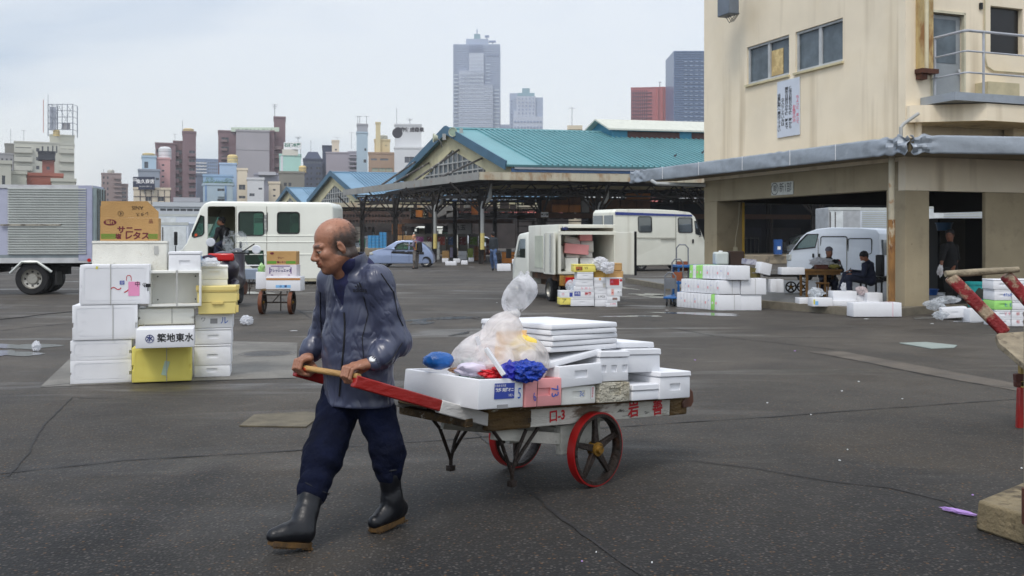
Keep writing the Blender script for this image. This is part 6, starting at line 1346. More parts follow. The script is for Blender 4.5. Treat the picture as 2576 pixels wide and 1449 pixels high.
# --- small refrigerated truck with open rear doors
KR=R(105.2); t=thing('small_box_truck','small white refrigerated truck with open rear doors, crammed with foam boxes','small lorry',(.85,24.2,0),KR)
KW=mat('truck_cream',C(224,224,212),.4,var=.04,vs=1.5,coat=.2,streak=(C(150,140,110),3,.6,.4)); bw=1.42
c=MB(); c.box(-1.2,1.54,-bw+.05,-.05,.75,1.78); mb=MB(); mb.box(-.92,1.62,-bw,0,.68,1.86); carve(mb,[c],[KW,mat('box_inside',C(178,170,140),.7)],'cargo_box',t,bev=.02)
mb=MB(); mb.box(-.96,-.90,-bw,0,1.62,1.70); mb.box(-.95,-.90,-bw-.01,-bw+.05,.70,1.64); mb.box(-.95,-.90,-.05,.01,.70,1.64); mb.build('door_frame',KW,t,smooth=False)
text('HD',.10,INKn,t,Matrix.Translation((-.975,-.14,1.76))@Matrix.Rotation(R(-90),4,'Z')@Matrix.Rotation(R(90),4,'X'),bold=.04)
# doors: one folded back against the near side, one swung out to the right
o=MB().box(0,.70,0,.05,.0,1.0).build('rear_door',KW,t,bev=.01); o.location=(-.92,.07,.68); o.rotation_euler=(0,0,R(3)); mb=MB(); mb.box(.03,.67,.051,.06,.05,.95); mb.build('seal',RUB,o,smooth=False) if 0 else None
mb=MB(); [mb.tube([(x,.08,.05),(x,.08,.95)],.01,5) for x in (.12,.18,.55)]; mb.build('lock_bar',CHR,o)
o=MB().box(0,.70,-.05,.0,.0,1.0).build('rear_door',KW,t,bev=.01); o.location=(-.92,-bw,.68); o.rotation_euler=(0,0,R(-158)); MB().box(.69,.715,-.055,.004,-.01,1.01).build('seal',RUB,o,smooth=False)
MB().box(.35,1.0,.001,.012,.80,1.60).build('side_panel',mat('panel_cream',C(190,196,180),.4),t,smooth=False)
VK=type('V',(),{'L':staticmethod(lambda p:list(p)),'__call__':lambda s,a,b:(a,b)})()
mb=MB(); P=[(1.66,.35),(1.66,1.66),(1.80,1.70),(2.55,1.66),(2.72,1.60),(3.18,.98),(3.28,.85),(3.28,.35)]
mb.plate(P,(),1.38,(0,-1.40,0)); cs=[]
c=MB(); c.mat_i=1; c.plate([(1.72,.55),(1.72,1.6),(2.52,1.6),(2.66,1.54),(3.08,.98),(3.08,.55)],(),1.28,(0,-1.35,0)); cs.append(c)
WN=[(1.98,1.02),(1.98,1.52),(2.50,1.52),(2.62,1.45),(2.92,1.02)]; c=MB(); c.plate(WN,(),1.8,(0,-1.6,0)); cs.append(c); c=MB(); c.box(2.75,3.6,-1.28,-.14,1.04,1.48); cs.append(c)
c=MB(); c.lathe([(.33,0),(.33,.3)],20,'y',(2.85,-.25,.29)); cs.append(c); carve(mb,cs,[VW,INT],'cab',t,bev=.06)
for y in (-.035,-1.385):
    MB().plate(WN,(),.01,(0,y,0)).build('window',GLg,t,smooth=False)
for x,r in ((0,.285),(2.85,.285)):
    for y in (-.12,-1.30): wheel(t,x,y,r,.17,1 if y>-.5 else -1)
mb=MB(); mb.tube([(2.9,.0,1.05),(2.95,.16,1.1)],.012,5); mb.box(2.92,2.99,.10,.24,1.0,1.26); mb.build('mirror',RUB,t,bev=.01)
mb=MB(); mb.box(-.95,1.6,-1.25,-.1,.52,.66); mb.box(-.5,2.9,-1.0,-.35,.35,.52); mb.build('chassis',mat('chassis_brown',C(70,50,34),.8,dirt=(C(130,84,40),.5,5,.1,.7)),t,smooth=False); mb=MB(); mb.box(-1.0,-.90,-1.40,-.02,.42,.66); bm_=mb.build('bumper',mat('bumper_rust',C(176,130,52),.7,var=.3,vs=5,dirt=[(C(100,56,28),.5,5,.1,.9)]),t,bev=.01)
for y0,y1 in ((-.40,-.14),(-1.28,-1.02)): MB().box(-1.03,-1.001,y0,y1,.46,.62).build('tail_lamp',RED_,bm_,bev=.008)
for k,(x0,x1,yt,yb,Y,mm,lb,ti,kd) in enumerate(((1418,1479,614,639,23.75,FP,'pink foam lid box tilted across the middle of the truck load',.08,'s'),(1457,1489,586,606,24.0,FP,'pink foam box topmost in the truck load',0,'n'),(1403,1421,619,677,23.9,FWm,'cream foam box standing upright, leaning in the left corner of the truck load',-.1,'n'),(1421,1453,649,688,23.7,FWm,'white foam box standing on end low in the truck load',0,'s'),
    (1460,1492,607,634,24.1,FWm,'white foam box under the topmost pink one in the truck',0,'n'),(1455,1489,635,648,24.05,FWm,'flat white foam box beside the lower edge of the tilted pink one',0,'n'),(1417,1458,597,613,24.1,FWm,'white foam box tipped above the tilted pink one in the truck',.2,'n'),(1458,1493,649,667,23.9,FWm,'white foam box with a small blue print at the right of the truck load',0,'n'),(1456,1492,668,687,23.85,FWm,'lowest white foam box at the right of the truck load',0,'n'),(1404,1424,577,616,24.4,FWm,'cream foam sheet box slanting at the top left of the truck load',.45,'n'),(1422,1456,640,648,23.9,FWm,'thin white foam lid pressed beneath the tilted pink one',.05,'n'))):
    o=fb(x0,x1,yt,yb,Y,.4,lb,kind='side' if kd=='s' else 'foam',m=mm,**({'circ':False} if kd=='s' else {'lid':.03}),group='foam boxes loaded in the small truck'); o.rotation_euler=(0,ti,R(4))
# --- big white van with a blue stripe
VS=View(4.8,46.5,R(29.9)); f=VS; t=thing('delivery_van','tall cream van with a dark blue stripe along the roof edge','van',(f.X,f.Y,0),R(29.9))
prof=[(1549,669),(1547,534),(1553,526),(1640,526),(1700,529),(1738,534),(1750,545),(1768,590),(1776,612),(1779,660),(1779,666)]
vbody(t,f,prof,1.9,VW2,.09,wins=[pxr(1607,1641,545,584,5),pxr(1707.5,1743,548,585,4),[(1749,556),(1754,557),(1765,590),(1763,592),(1751,588)]],wheels=[(f(1615,0)[0],.37),(f(1751,0)[0],.37)],cav=[(1560,660),(1560,536),(1735,540),(1748,560),(1762,598),(1762,660)],panes=GLd,tap=(.05,1.2))
for x in (1615,1751):
    for y in (.15,1.75): wheel(t,f(x,0)[0],y,.36,.22)
mb=MB(); P=f.L([(1549,533),(1742,540),(1743,544.5),(1549,540.5)]); mb.plate(P,(),.01,(0,.035,0)); mb.build('blue_stripe',mat('stripe_blue',C(50,66,140),.4),t,smooth=False)
for a,b in ((.15,.85),(1.0,1.75)): MB().box(-.012,.03,a,b,1.75,2.65).build('rear_window',GLd,t,bev=.0)
mb=MB(); mb.bar((f(1700,533)[0],-.004,f(1700,538)[1]),(f(1700,0)[0],-.004,f(1700,660)[1]),.02,.012); mb.bar((f(1662,600)[0],-.02,f(1662,602)[1]),(f(1697,600)[0],-.02,f(1697,603)[1]),.03,.03); mb.bar((f(1550,598)[0],.0,f(1550,598)[1]),(f(1700,598)[0],.0,f(1700,599)[1]),.02,.02); mb.build('door_seam',mat('seam_grey',C(120,116,104),.7),t,smooth=False)
MB().box(f(1741,0)[0],f(1745,0)[0],-.03,.0,f(1741,612)[1],f(1741,602)[1]).build('door_handle',RUB,t,bev=.01); mb=MB(); mb.tube([(f(1758,595)[0],0,f(1758,595)[1]),(f(1768,590)[0],-.3,f(1768,592)[1])],.02,5); mb.box(f(1768,0)[0]-.05,f(1768,0)[0]+.1,-.5,-.25,1.5,2.1); mb.build('mirror',RUB,t,bev=.02)
# --- white small van behind the seated men
VM=View(9.65,35.0,R(-49.5)); f=VM; t=thing('small_van','white small cargo van with blanked side windows behind the two seated men','van',(f.X,f.Y,0),R(-49.5))
prof=[(1980,690),(1977,668),(1978,645),(1984,636),(1993,625),(2012,597),(2026,585),(2050,576),(2085,572),(2160,573),(2200,577),(2208,588),(2212,650),(2212,696)]
vbody(t,f,prof,1.55,VWc,.09,wins=[[(1995,628),(2008,610),(2027,590),(2056,589),(2050,622)]],wheels=[(f(2019,0)[0],.30),(f(2165,0)[0],.30)],cav=[(2000,650),(2000,632),(2028,590),(2085,578),(2195,584),(2200,650)],tap=(.12,1.0),nose=.04,panes=GLg,far=True)
for x in (2019,2165):
    for y in (.12,1.43): wheel(t,f(x,0)[0],y,.29,.18)
for a,b,c,d in ((2063,2129,595,634),(2132,2191,600,639)):
    w=[f(*p) for p in pxr(a,b,c,d,5)]; mb=MB(); mb.plate(w,(),.012,(0,.045,0)); o=mb.build('blank_panel',VWc,t,smooth=False); mb=MB(); mb.tube([(p[0],.045,p[1]) for p in w+w[:2]],.018,5,cap=False); mb.build('gasket',RUB,o)
MB().box(f(2208,0)[0]+.01,f(2208,0)[0]+.08,.2,1.35,1.0,1.5).build('rear_window',GLd,t,bev=.01)
mb=MB(); [mb.bar((f(x,600)[0],-.003,f(x,600)[1]),(f(x,680)[0],-.003,f(x,680)[1]),.02,.012) for x in (2058,2130)]; mb.build('door_seam',mat('seam_grey',C(120,116,104),.7),t,smooth=False)
for x in (2046,2061): MB().box(f(x,0)[0]-.03,f(x,0)[0]+.03,-.03,.01,f(x,648)[1],f(x,638)[1]).build('door_handle',RUB,t,bev=.008)
mb=MB(); mb.tube([(f(1990,628)[0],0,f(1990,632)[1]),(f(1985,628)[0],-.2,f(1985,634)[1])],.015,5); mb.box(f(1985,0)[0]-.04,f(1985,0)[0]+.05,-.36,-.2,1.1,1.4); mb.build('mirror',RUB,t,bev=.02); MB().box(f(1979,0)[0]-.02,f(1990,0)[0],.0,.2,f(1980,655)[1],f(1980,640)[1]).build('headlight',mat('lamp_clear',C(200,204,200),.1),t,bev=.02)
smallvan=t
# --- box lorries behind
def boxtruck(label,x0,x1,yt,yb,Y,m,depth=1.9,cab=None,corr=False,door=None,rz=0,wz=.85):
    c,L,H=fr(x0,x1,yt,yb,Y); t=thing('box_truck',label,'lorry',(c.x,Y,0),rz); zt=c.z+H; zb=max(c.z,wz)
    MB().box(-L/2,L/2,0,depth,zb,zt).build('cargo_box',m,t,bev=.03)
    [MB().box(-L/2-.01,L/2+.01,-.02,.0,a,b).build('rail',ALU,t,smooth=False) for a,b in ((zt-.12,zt+.01),(zb,zb+.12))]
    if corr: 
        mb=MB(); k=zb+.15
        while k<zt-.2: mb.box(-L/2+.1,L/2-.1,-.025,-.001,k,k+.045); k+=.09
        mb.build('corrugated_side',ALU,t,smooth=False)
    if door:
        a,b=door; mb=MB(); mb.box(L*(a-.5),L*(b-.5),-.03,-.001,zb+.12,zt-.16); d=mb.build('side_door',mat('door_offwhite',C(214,220,222),.4),t,smooth=False); mb=MB(); mb.box(L*(a-.5)-.02,L*(a-.5)+.02,-.05,-.031,zb+.2,zt-.2); mb.box(L*(a-.5)+.2,L*(a-.5)+.24,-.05,-.031,zb+.2,zt-.2); mb.build('lock_bar',mat('bar_dark',C(80,76,76),.5),d,smooth=False)
    mb=MB(); mb.box(-L/2+.1,L/2-.1,.4,depth-.4,zb-.25,zb-.02); mb.build('chassis',UND,t,smooth=False)
    for x in (-L*.32,L*.32):
        for y in (.2,depth-.2): wheel(t,x,y,.40,.24)
    return t
boxtruck('white box lorry behind the yellow striped carton, the nearer of two there',372,474,560,650,44,VWc,door=(.25,.95)); boxtruck('white box lorry farther back, its roof line showing above the nearer one',380,520,539,640,52,VWc,door=(.05,.45))
boxtruck('grey doored box lorry beyond the small white van',2084,2165,522,640,44,mat('box_grey',C(176,180,184),.5),door=(.05,.45)); boxtruck('white topped lorry with slatted open side, right of the grey doored one',2163,2290,523,640,45,VWc,corr=True)
boxtruck('white corrugated lorry seen through the right hand doorway',2300,2560,517,660,37,VWc,corr=True,door=(.0,.28))
# vans standing inside and beyond the big hall
for i,(px,Y,a,lb) in enumerate(((1092,96,0,'white van standing beyond the big hall, left of the sign board'),(1430,104,0,'white van parked beyond the hall behind the small truck'))):
    c=dup(vanA,None,lb); p=W(px,603,Y); c.location=(p.x,p.y,0)
for i,(px,Y,a,lb) in enumerate(((880,110,20,'white small van far back beyond the second hall'),(1240,100,190,'white small van deep in the hall, left of the round column'),(1345,92,10,'white small van deep in the hall behind the tall thin column'),(1980,78,0,'white small van deep in shade behind the right hall columns'))):
    c=dup(smallvan,None,lb); p=W(px,603,Y); c.location=(p.x,p.y,0); c.rotation_euler=(0,0,R(a))
t=thing('sign','white board with black characters deep inside the big hall','sign',tuple(W(1157,576,90))); MB().box(-1.1,1.1,-.05,.05,-.55,.55).build('board',LBw,t); text('丸玉',.55,INKk,t,facing(0,-.06,.1)); mb=MB(); [mb.bar((x,0.1,-2.4),(x,.1,-.4),.06) for x in (-.9,.9)]; mb.build('post',RAILM,t)
# --- maxi scooter seen from behind
t=thing('scooter','dark maxi scooter with a red lit tail and windscreen, parked before the open van','scooter',tuple(W(561,603,22).xy)+(0,)); t.scale=(1.25,1,1.2); SC_=mat('scooter_dark',C(44,38,52),.35,var=.1,coat=.4)
s=22/FPX; F=Fld((-.45,-.3,.1),(.45,1.5,1.35),.02); F.ell((0,.05,.92),(.20,.22,.12),None,.03,1); F.ell((0,.1,.72),(.26,.35,.20),None,.05,1); F.cap((0,.2,.55),(0,1.0,.45),.20,.16,.1,1); F.cap((0,1.0,.5),(0,1.15,.95),.17,.14,.08,1); F.cap((.2,.1,.45),(.22,-.2,.38),.07,.06,.02,1); F.build('body',SC_,t)
mb=MB(); mb.box(-.23,.23,-.20,-.12,.86,1.0); mb.build('tail_lamp',RED_,t,bev=.03); mb=MB(); mb.lathe([(.15,-.06),(.27,-.05),(.28,0),(.27,.05),(.15,.06)],24,'y',closed=True); 
for y in (.15,1.25): m2=MB().at((0,y,.27)); m2.T=Matrix.Translation((0,y,.27))@Matrix.Rotation(R(90),4,'Z'); m2.lathe([(.15,-.06),(.25,-.05),(.27,0),(.25,.05),(.15,.06),(.10,.03),(.10,-.03)],24,'y',closed=True); m2.build('wheel',TYR,t)
mb=MB(); mb.grid(lambda u,v:((-.24+.48*u)*(1-.25*v**3),.95-.06*v+.10*abs(u-.5),1.0+.42*v),9,7); mb.build('windscreen',film('screen',(.7,.75,.78),.22),t)
for sx in (-1,1): mb=MB(); mb.tube([(sx*.12,.9,1.0),(sx*.38,.85,1.17)],.012,6); mo=mb.build('mirror_arm',RUB,t); mb=MB(); mb.lathe([(.0001,-.01),(.075,-.01),(.085,0),(.075,.012),(.0001,.012)],16,'y',(sx*.42,.83,1.2 if sx<0 else 1.06)); mb.build('mirror',mat('mirror_white',C(220,224,230),.05,.2),mo)
mb=MB(); mb.tube([(-.3,.75,.98),(-.12,.9,1.0),(.12,.9,1.0),(.3,.75,.98)],.018,6); mb.build('handlebar',RUB,t)
crumple('jacket','dark purple folded jacket lying on the seat of the scooter','jacket',W(526,660,21.8),(.16,.12,.08),mat('cloth_purple',C(50,40,64),.9),4,.25,7)
# ---------------------------------------------------------------- cream building on the right
WALL=mat('render_cream',C(242,229,204),.8,var=.06,vs=.7,bump=.3,bs=60,streak=(C(150,128,92),1.8,.57,.55),dirt=[(C(130,96,56),.70,5,.03,.7),(C(226,208,172),.5,.5,.3,.5)])
WALL2=mat('render_worn_shaded',C(170,156,128),.85,var=.08,vs=1.2,bump=.6,bs=50,dirt=[(C(112,104,86),.56,1.6,.2,.6),(C(84,70,50),.68,9,.03,.8)],streak=(C(110,98,72),2.2,.6,.5))  # ground-floor render: real wear, with the canopy's shade put into its colour
FL=mat('flashing',C(158,166,175),.5,.25,var=.12,vs=1.5,bump=.5,bs=7,dirt=[(C(100,104,108),.55,1.5,.2,.6),(C(186,190,192),.66,3,.05,.6)])
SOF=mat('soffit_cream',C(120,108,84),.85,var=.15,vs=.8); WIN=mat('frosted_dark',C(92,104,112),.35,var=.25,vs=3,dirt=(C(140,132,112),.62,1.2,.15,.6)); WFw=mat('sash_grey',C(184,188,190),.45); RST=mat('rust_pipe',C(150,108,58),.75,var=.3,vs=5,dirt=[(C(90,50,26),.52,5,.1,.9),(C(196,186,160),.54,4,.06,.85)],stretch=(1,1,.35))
VA1=View(5.25,27.2,R(-69.2)); B1=Vector((5.25,27.2,0)); B0=Vector((7.94,20.1,0)); dA=(B0-B1).normalized(); dB=Vector((.935,.354,0)).normalized(); LA=(B0-B1).length
bt=thing('market_office','cream rendered two storey building on pillars filling the upper right','building',tuple(B1),R(-69.2)); f=VA1; TOP=9.6
z0w,z1w=f(2120,153)[1],f(2120,44)[1]
wa=(f(1879,0)[0],f(1985,0)[0]); wb_=(f(2001,0)[0],f(2120,0)[0])
mb=MB(); mb.plate([(0,3.1),(LA,3.1),(LA,TOP),(0,TOP)],[rr(wa[0],wa[1],z0w,z1w),rr(wb_[0],wb_[1],z0w,z1w)],.25,(0,0,0))
mb.box(0,LA-.26,.251,8,3.1,TOP); mb.build('upper_storey',WALL,bt,smooth=False)
for (a,b),nm in ((wa,1),(wb_,2)):
    o=MB().box(a+.02,b-.02,.10,.13,z0w+.02,z1w-.02).build('window',WIN,bt,smooth=False); mb=MB(); m_=(a+b)/2
    for x in (a+.03,m_-.015,m_+.03,b-.03): mb.bar((x,.07,z0w),(x,.07,z1w),.045,.05)
    for z in (z0w+.03,z1w-.03): mb.bar((a,.065,z),(b,.065,z),.05,.05)
    mb.build('frame',WFw,o,smooth=False)
    mb=MB(); mb.box(a-.03,b+.03,-.06,.06,z0w-.06,z0w-.01); mb.build('sill',mat('sill_beige',C(206,196,160),.7),o,smooth=False)
    if nm==1: MB().box(m_+.06,b-.35,.085,.095,z0w+.08,z1w-.25).build('paper_sheet',mat('paper_tan',C(196,170,120),.8,dirt=(C(226,206,150),.5,3,.1,.8)),o,smooth=False)
# beam over the opening and the pillars
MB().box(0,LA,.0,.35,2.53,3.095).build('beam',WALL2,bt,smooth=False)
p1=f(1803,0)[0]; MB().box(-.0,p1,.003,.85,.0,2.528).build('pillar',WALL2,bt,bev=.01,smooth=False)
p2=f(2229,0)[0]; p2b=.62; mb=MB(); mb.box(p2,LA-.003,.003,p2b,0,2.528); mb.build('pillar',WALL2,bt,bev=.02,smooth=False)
for y in (4,7.4):
    pass
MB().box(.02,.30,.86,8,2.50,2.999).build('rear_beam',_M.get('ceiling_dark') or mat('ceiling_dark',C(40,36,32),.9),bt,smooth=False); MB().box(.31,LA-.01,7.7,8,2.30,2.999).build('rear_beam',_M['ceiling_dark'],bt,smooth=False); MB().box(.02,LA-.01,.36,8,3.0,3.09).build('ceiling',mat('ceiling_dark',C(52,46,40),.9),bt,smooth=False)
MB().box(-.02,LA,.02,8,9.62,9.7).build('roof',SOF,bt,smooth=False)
# right hand face
fB=View(B0.x,B0.y,math.atan2(dB.y,dB.x)); aB=R(20.7)
br_=thing('market_office_wing','balcony side of the cream building with door, dark window and pillared ground floor','building',tuple(B0),aB); 
o0,o1=fB(2338,0)[0],fB(2479,0)[0]; d0,d1=fB(2338,0)[0]+.06,fB(2424,0)[0]; w0,w1=fB(2491,0)[0],fB(2572,0)[0]
mb=MB(); mb.plate([(0.002,2.50),(8,2.50),(8,TOP),(0.002,TOP)],[rr(d0,d1,4.40,6.15),rr(w0,w1,fB(2491,134)[1],fB(2491,14)[1]),rr(fB(2302,0)[0],fB(2545,0)[0],3.45,3.85)],.2,(0,-.004,0)); mb.box(.0,.3,.2,.201,3,3.01); mb.build('wall',WALL,br_,smooth=False)
mb=MB(); mb.box(.004,o0,-.002,.5,0,2.498); mb.build('pillar',WALL2,br_,bev=.02,smooth=False); MB().box(o1,5.2,-.002,.10,0,2.498).build('pillar',WALL2,br_,bev=.02,smooth=False); MB().box(LA*0+5.5,8,-.002,.5,0,2.498).build('pillar',WALL2,br_,smooth=False)
o=MB().box(d0+.02,d1-.02,.08,.12,4.42,6.13).build('door',mat('door_grey2',C(150,156,160),.5,var=.06,dirt=(C(60,56,50),.74,7,.02,.8)),br_,smooth=False); MB().box(d0+.1,d1-.14,.07,.079,5.15,6.05).build('pane',WIN,o,smooth=False); mb=MB(); mb.lathe([(.0001,-.05),(.03,-.05),(.035,-.02),(.02,0)],12,'y',(d1-.10,.06,5.0)); mb.build('handle',CHR,o)
mb=MB(); [mb.box(x,x+.04,-.03,.05,4.4,6.2) for x in (d0-.03,d1-.01)]; mb.box(d0-.03,d1+.03,-.03,.05,6.15,6.2); mb.build('frame',mat('frame_cream',C(206,200,176),.6),o,smooth=False)
MB().box(w0+.02,w1-.02,.10,.14,fB(2491,134)[1]+.02,fB(2491,14)[1]-.02).build('window',mat('pane_black',C(16,16,18),.3),br_,smooth=False)
mb=MB(); za=fB(2491,178)[1]; mb.tube([(w0-.18,-.03,8),(w0-.18,-.03,za+.3),(w0-.12,-.03,za+.08),(w0+.05,-.03,za),(w0+1.6,-.03,za)],.018,6); mb.build('conduit',mat('pipe_cream',C(200,190,160),.6),br_)
MB().box(fB(2462,0)[0],fB(2468,0)[0],-.05,-.006,fB(2465,24)[1],fB(2465,8)[1]).build('doorbell',RUB,br_,smooth=False)
px0,px1=fB(2303,0)[0],fB(2337,0)[0]; mb=MB(); mb.box(px0,px0+.10,-.14,-.006,4.9,9); mb.box(px1-.12,px1,-.12,-.006,4.95,9); mb.build('rusty_upright',mat('upright_cream',C(196,172,120),.7,var=.2,vs=3,dirt=[(C(134,84,36),.52,2.5,.12,.8)],stretch=(1,1,.4)),br_,smooth=False); mb=MB(); mb.tube([(px0+.16,-.12,9),(px0+.16,-.12,4.95)],.05,8); mb.build('drain_pipe',mat('pipe_cream2',C(214,204,172),.6),br_); mb=MB(); mb.box(px0-.03,px1+.05,-.22,-.006,4.86,4.95); mb.box(px0+.0,px0+.16,-.16,-.006,4.74,4.86); mb.build('bracket',mat('rust_dark',C(84,50,36),.8,var=.3,vs=8),br_,smooth=False)
# balcony
bx0=fB(2338,0)[0]; mb=MB(); bd_=-.956; mb.box(bx0-.25,8,bd_+.02,-.02,4.22,4.38); mb.build('balcony_slab',FL,br_,smooth=False); mb=MB(); mb.add([(0.02,-.1,3.86),(bx0+.6,bd_+.06,3.86),(8,bd_+.06,3.86),(8,-.01,3.86),(0.02,-.01,3.86),(.02,-.1,4.2),(bx0+.6,bd_+.06,4.2),(8,bd_+.06,4.2),(8,-.01,4.2),(.02,-.01,4.2)],[(4,3,2,1,0),(5,6,7,8,9),(0,1,6,5),(1,2,7,6),(2,3,8,7),(3,4,9,8),(4,0,5,9)]); mb.build('balcony_base',WALL,br_,smooth=False)
RL=mat('railing_grey',C(178,182,190),.45,dirt=(RUST,.66,8,.05,.7))
mb=MB(); e=bd_+.05; xs=bx0+.05
for z,r in ((5.60,.028),(5.20,.018),(4.78,.018)): mb.tube([(xs,-.03,z),(xs,e+.05,z),(xs+.05,e,z),(7.5,e,z)],r,8)
for x,y in ((xs,-.1),(xs+.45,e),(xs+2.1,e),(xs+3.7,e)): mb.tube([(x,y,4.38),(x,y,5.60)],.024,8)
mb.build('railing',RL,br_); MB().box(xs+1.15,xs+2.0,-.35,-.01,4.4,4.75).build('planter_box',mat('render_cream2',C(200,188,154),.8),br_,smooth=False)
mb=MB(); mb.tube([(.10,-.25,4.02),(-.30,-.30,3.80),(-.38,-.30,3.72),(-.38,-.30,3.46)],.035,8); mb.build('waste_pipe',PIPE,br_)
for x in (fB(2300,0)[0],fB(2540,0)[0]): MB().box(x,x+.10,-.10,-.008,3.45,3.87).build('prop',WALL,br_,smooth=False)
# canopy with bent metal flashing
cn=thing('entrance_canopy','thin concrete canopy with dented grey metal flashing round the cream building','canopy',(7.6,19.0,0)); fo=Vector((7.6,19.0,0))
pf=[Vector((3.5,29.1,0)),Vector((7.6,19.0,0)),Vector((10.0,19.35,0)),Vector((15,20.1,0))]; back=[B0+dB*8-dA*.0,B0+Vector((-.02,.02,0)),B1+Vector((-.02,.2,0)),B1-dA*1.5]
poly=pf+back; mb=MB(); n=len(poly); top=[Vector((p.x,p.y,3.44))-fo for p in poly]; bot=[Vector((p.x,p.y,3.18))-fo for p in poly]; mb.add(top+bot,[tuple(range(n)),tuple(range(2*n-1,n-1,-1))]+[((i+1)%n,i,i+n,(i+1)%n+n) for i in range(n)])
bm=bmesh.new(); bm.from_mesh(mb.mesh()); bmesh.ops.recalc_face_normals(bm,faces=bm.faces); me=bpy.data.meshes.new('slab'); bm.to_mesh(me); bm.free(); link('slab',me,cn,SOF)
rg=np.random.RandomState(5)
def flash(a,b,z0,z1,crush,name='flashing'):
    L=(b-a).length; nu=max(8,int(L/.07)); d=(b-a).normalized(); nrm=Vector((d.y,-d.x,0)); 
    if nrm.y>0: nrm=-nrm
    K=[(rg.uniform(-16,16),rg.uniform(-20,20),rg.uniform(0,6)) for _ in range(9)]
    def fn(u,v):
        s=u*L; c=crush(s); base=.012*math.sin(v*math.pi); cr=sum(abs(math.sin(k[0]*s+k[1]*v*.35+k[2])) for k in K)/9-.6
        off=.03+base+cr*.42*c+.006*math.sin(3*s+5*v); z=z0+(z1-z0)*v+c*.10*math.sin(17*s+3*v)*(v-.4); return a+d*s+nrm*off+Vector((0,0,z))-fo
    mb=MB(); mb.grid(fn,nu,10); return mb.build(name,FL,cn,solid=.008,ang=24)
cr1=lambda s:max(0,1-s/1.5)*.50+.03+.15*math.exp(-((s-7)/.3)**2)+max(0,(s-9.9)/1.0)*1.0
flash(pf[0],pf[1],3.15,3.50,cr1); flash(pf[1],pf[2],3.15,3.50,lambda s:max(0,1-s/.55)*1.1+.02); flash(pf[2],pf[3],3.15,3.50,lambda s:.03)
mb=MB(); mb.tube([tuple(W(1640,455,27.6)-fo),tuple(W(1652,462,27.3)-fo),tuple(W(1775,466,27.0)-fo)],.05,8); mb.build('gutter_pipe',PIPE,cn)
mb=MB()
for s in (1.9,3.7,5.6,7.4,8.9): p=pf[0]+(pf[1]-pf[0]).normalized()*s-fo; mb.box(p.x-.095,p.x-.085,p.y-.06,p.y-.05,3.16,3.5)
mb.build('seam',LBw,cn,smooth=False)
# fittings on the wall
sg=thing('sign','white plate with a circled character and black writing on the lintel','sign',tuple(Vector(B1)+dA*f(1970,0)[0]-Vector((dA.y*-1,dA.x*1,0)).normalized()*0+Vector((0,0,f(1970,474)[1]))),R(-69.2)); sw=(f(1997,0)[0]-f(1943,0)[0]); hh=.31
MB().box(-sw/2,sw/2,-.03,-.005,-hh/2,hh/2).build('board',mat('plate_white',C(214,216,208),.5),sg,smooth=False); text('新1部',.25,INKk,sg,facing(sw*.16,-.033,0),squash=sw*.60/.66); text('潮',.17,INKk,sg,facing(-sw*.34,-.033,0))
mb=MB(); mb.lathe([(.13,-.033),(.145,-.033),(.145,-.031),(.13,-.031)],24,'y',(-sw*.34,0,0),closed=True); mb.build('ring',INKk,sg,smooth=False)
sg=thing('notice_board','tall white notice with black vertical writing below the left upper windows','notice board',tuple(Vector(B1)+dA*((f(1958,0)[0]+f(2014,0)[0])/2)+Vector((0,0,(f(2014,194)[1]+f(2014,338)[1])/2))),R(-69.2)); nw=f(2014,0)[0]-f(1958,0)[0]; nh=f(2014,194)[1]-f(2014,339)[1]
MB().box(-nw/2,nw/2,-.03,-.005,-nh/2,nh/2).build('board',mat('notice_white',C(206,214,226),.5,var=.03),sg,smooth=False)
for k,(tx,mm,x) in enumerate((('休市日前日の午後　時から','k',.10),('開市日前日の午後　時まで','k',-.07),('立入りしたい方は','k',-.24),('当直詰所へ届出て下さい','k',-.41),('ちょっと　まって','r',.42),('　　お急ぎの方','r',.27))):
    tt='\n'.join(tx); text(tt,.088,INKk if mm=='k' else INKp,sg,facing(x*nw,-.033,.0 if k<2 else -.08),bold=.02,squash=1.5)
lf=thing('wall_lamp','grey floodlight box on a bracket at the top of the cream wall','wall lamp',tuple(Vector(B1)+dA*f(1882,0)[0]+Vector((0,0,f(1882,20)[1]))),R(-69.2)); mb=MB(); mb.box(-.25,.28,-.75,-.45,-.25,.45); mb.build('housing',mat('lamp_grey',C(110,120,132),.5),lf,bev=.02); mb=MB(); mb.tube([(-.5,-.005,.9),(-.2,-.6,-.2)],.025,6); mb.tube([(.1,-.005,.9),(.0,-.6,-.15)],.025,6); mb.build('bracket',mat('br_grey',C(130,138,146),.5),lf); mb=MB(); [mb.tube([(x,-.6,-.25),(x+.1,-.55,-.42),(x+.28,-.5,-.25)],.01,5) for x in (-.1,0,.08)]; mb.build('cable',RUB,lf)
dp=thing('drain_pipe','tall rust stained down pipe standing against the near pillar','pipe',(W(2243,600,19.8).x,19.8,0)); mb=MB(); mb.tube([(0,0,.15),(0,0,1.9)],.068,12); mb.build('rusty_section',RST,dp); mb=MB(); mb.tube([(0,0,1.9),(0,0,3.15)],.06,12); mb.build('upper_section',mat('pipe_worn',C(176,168,146),.6,dirt=(RUST,.56,7,.1,.7)),dp)
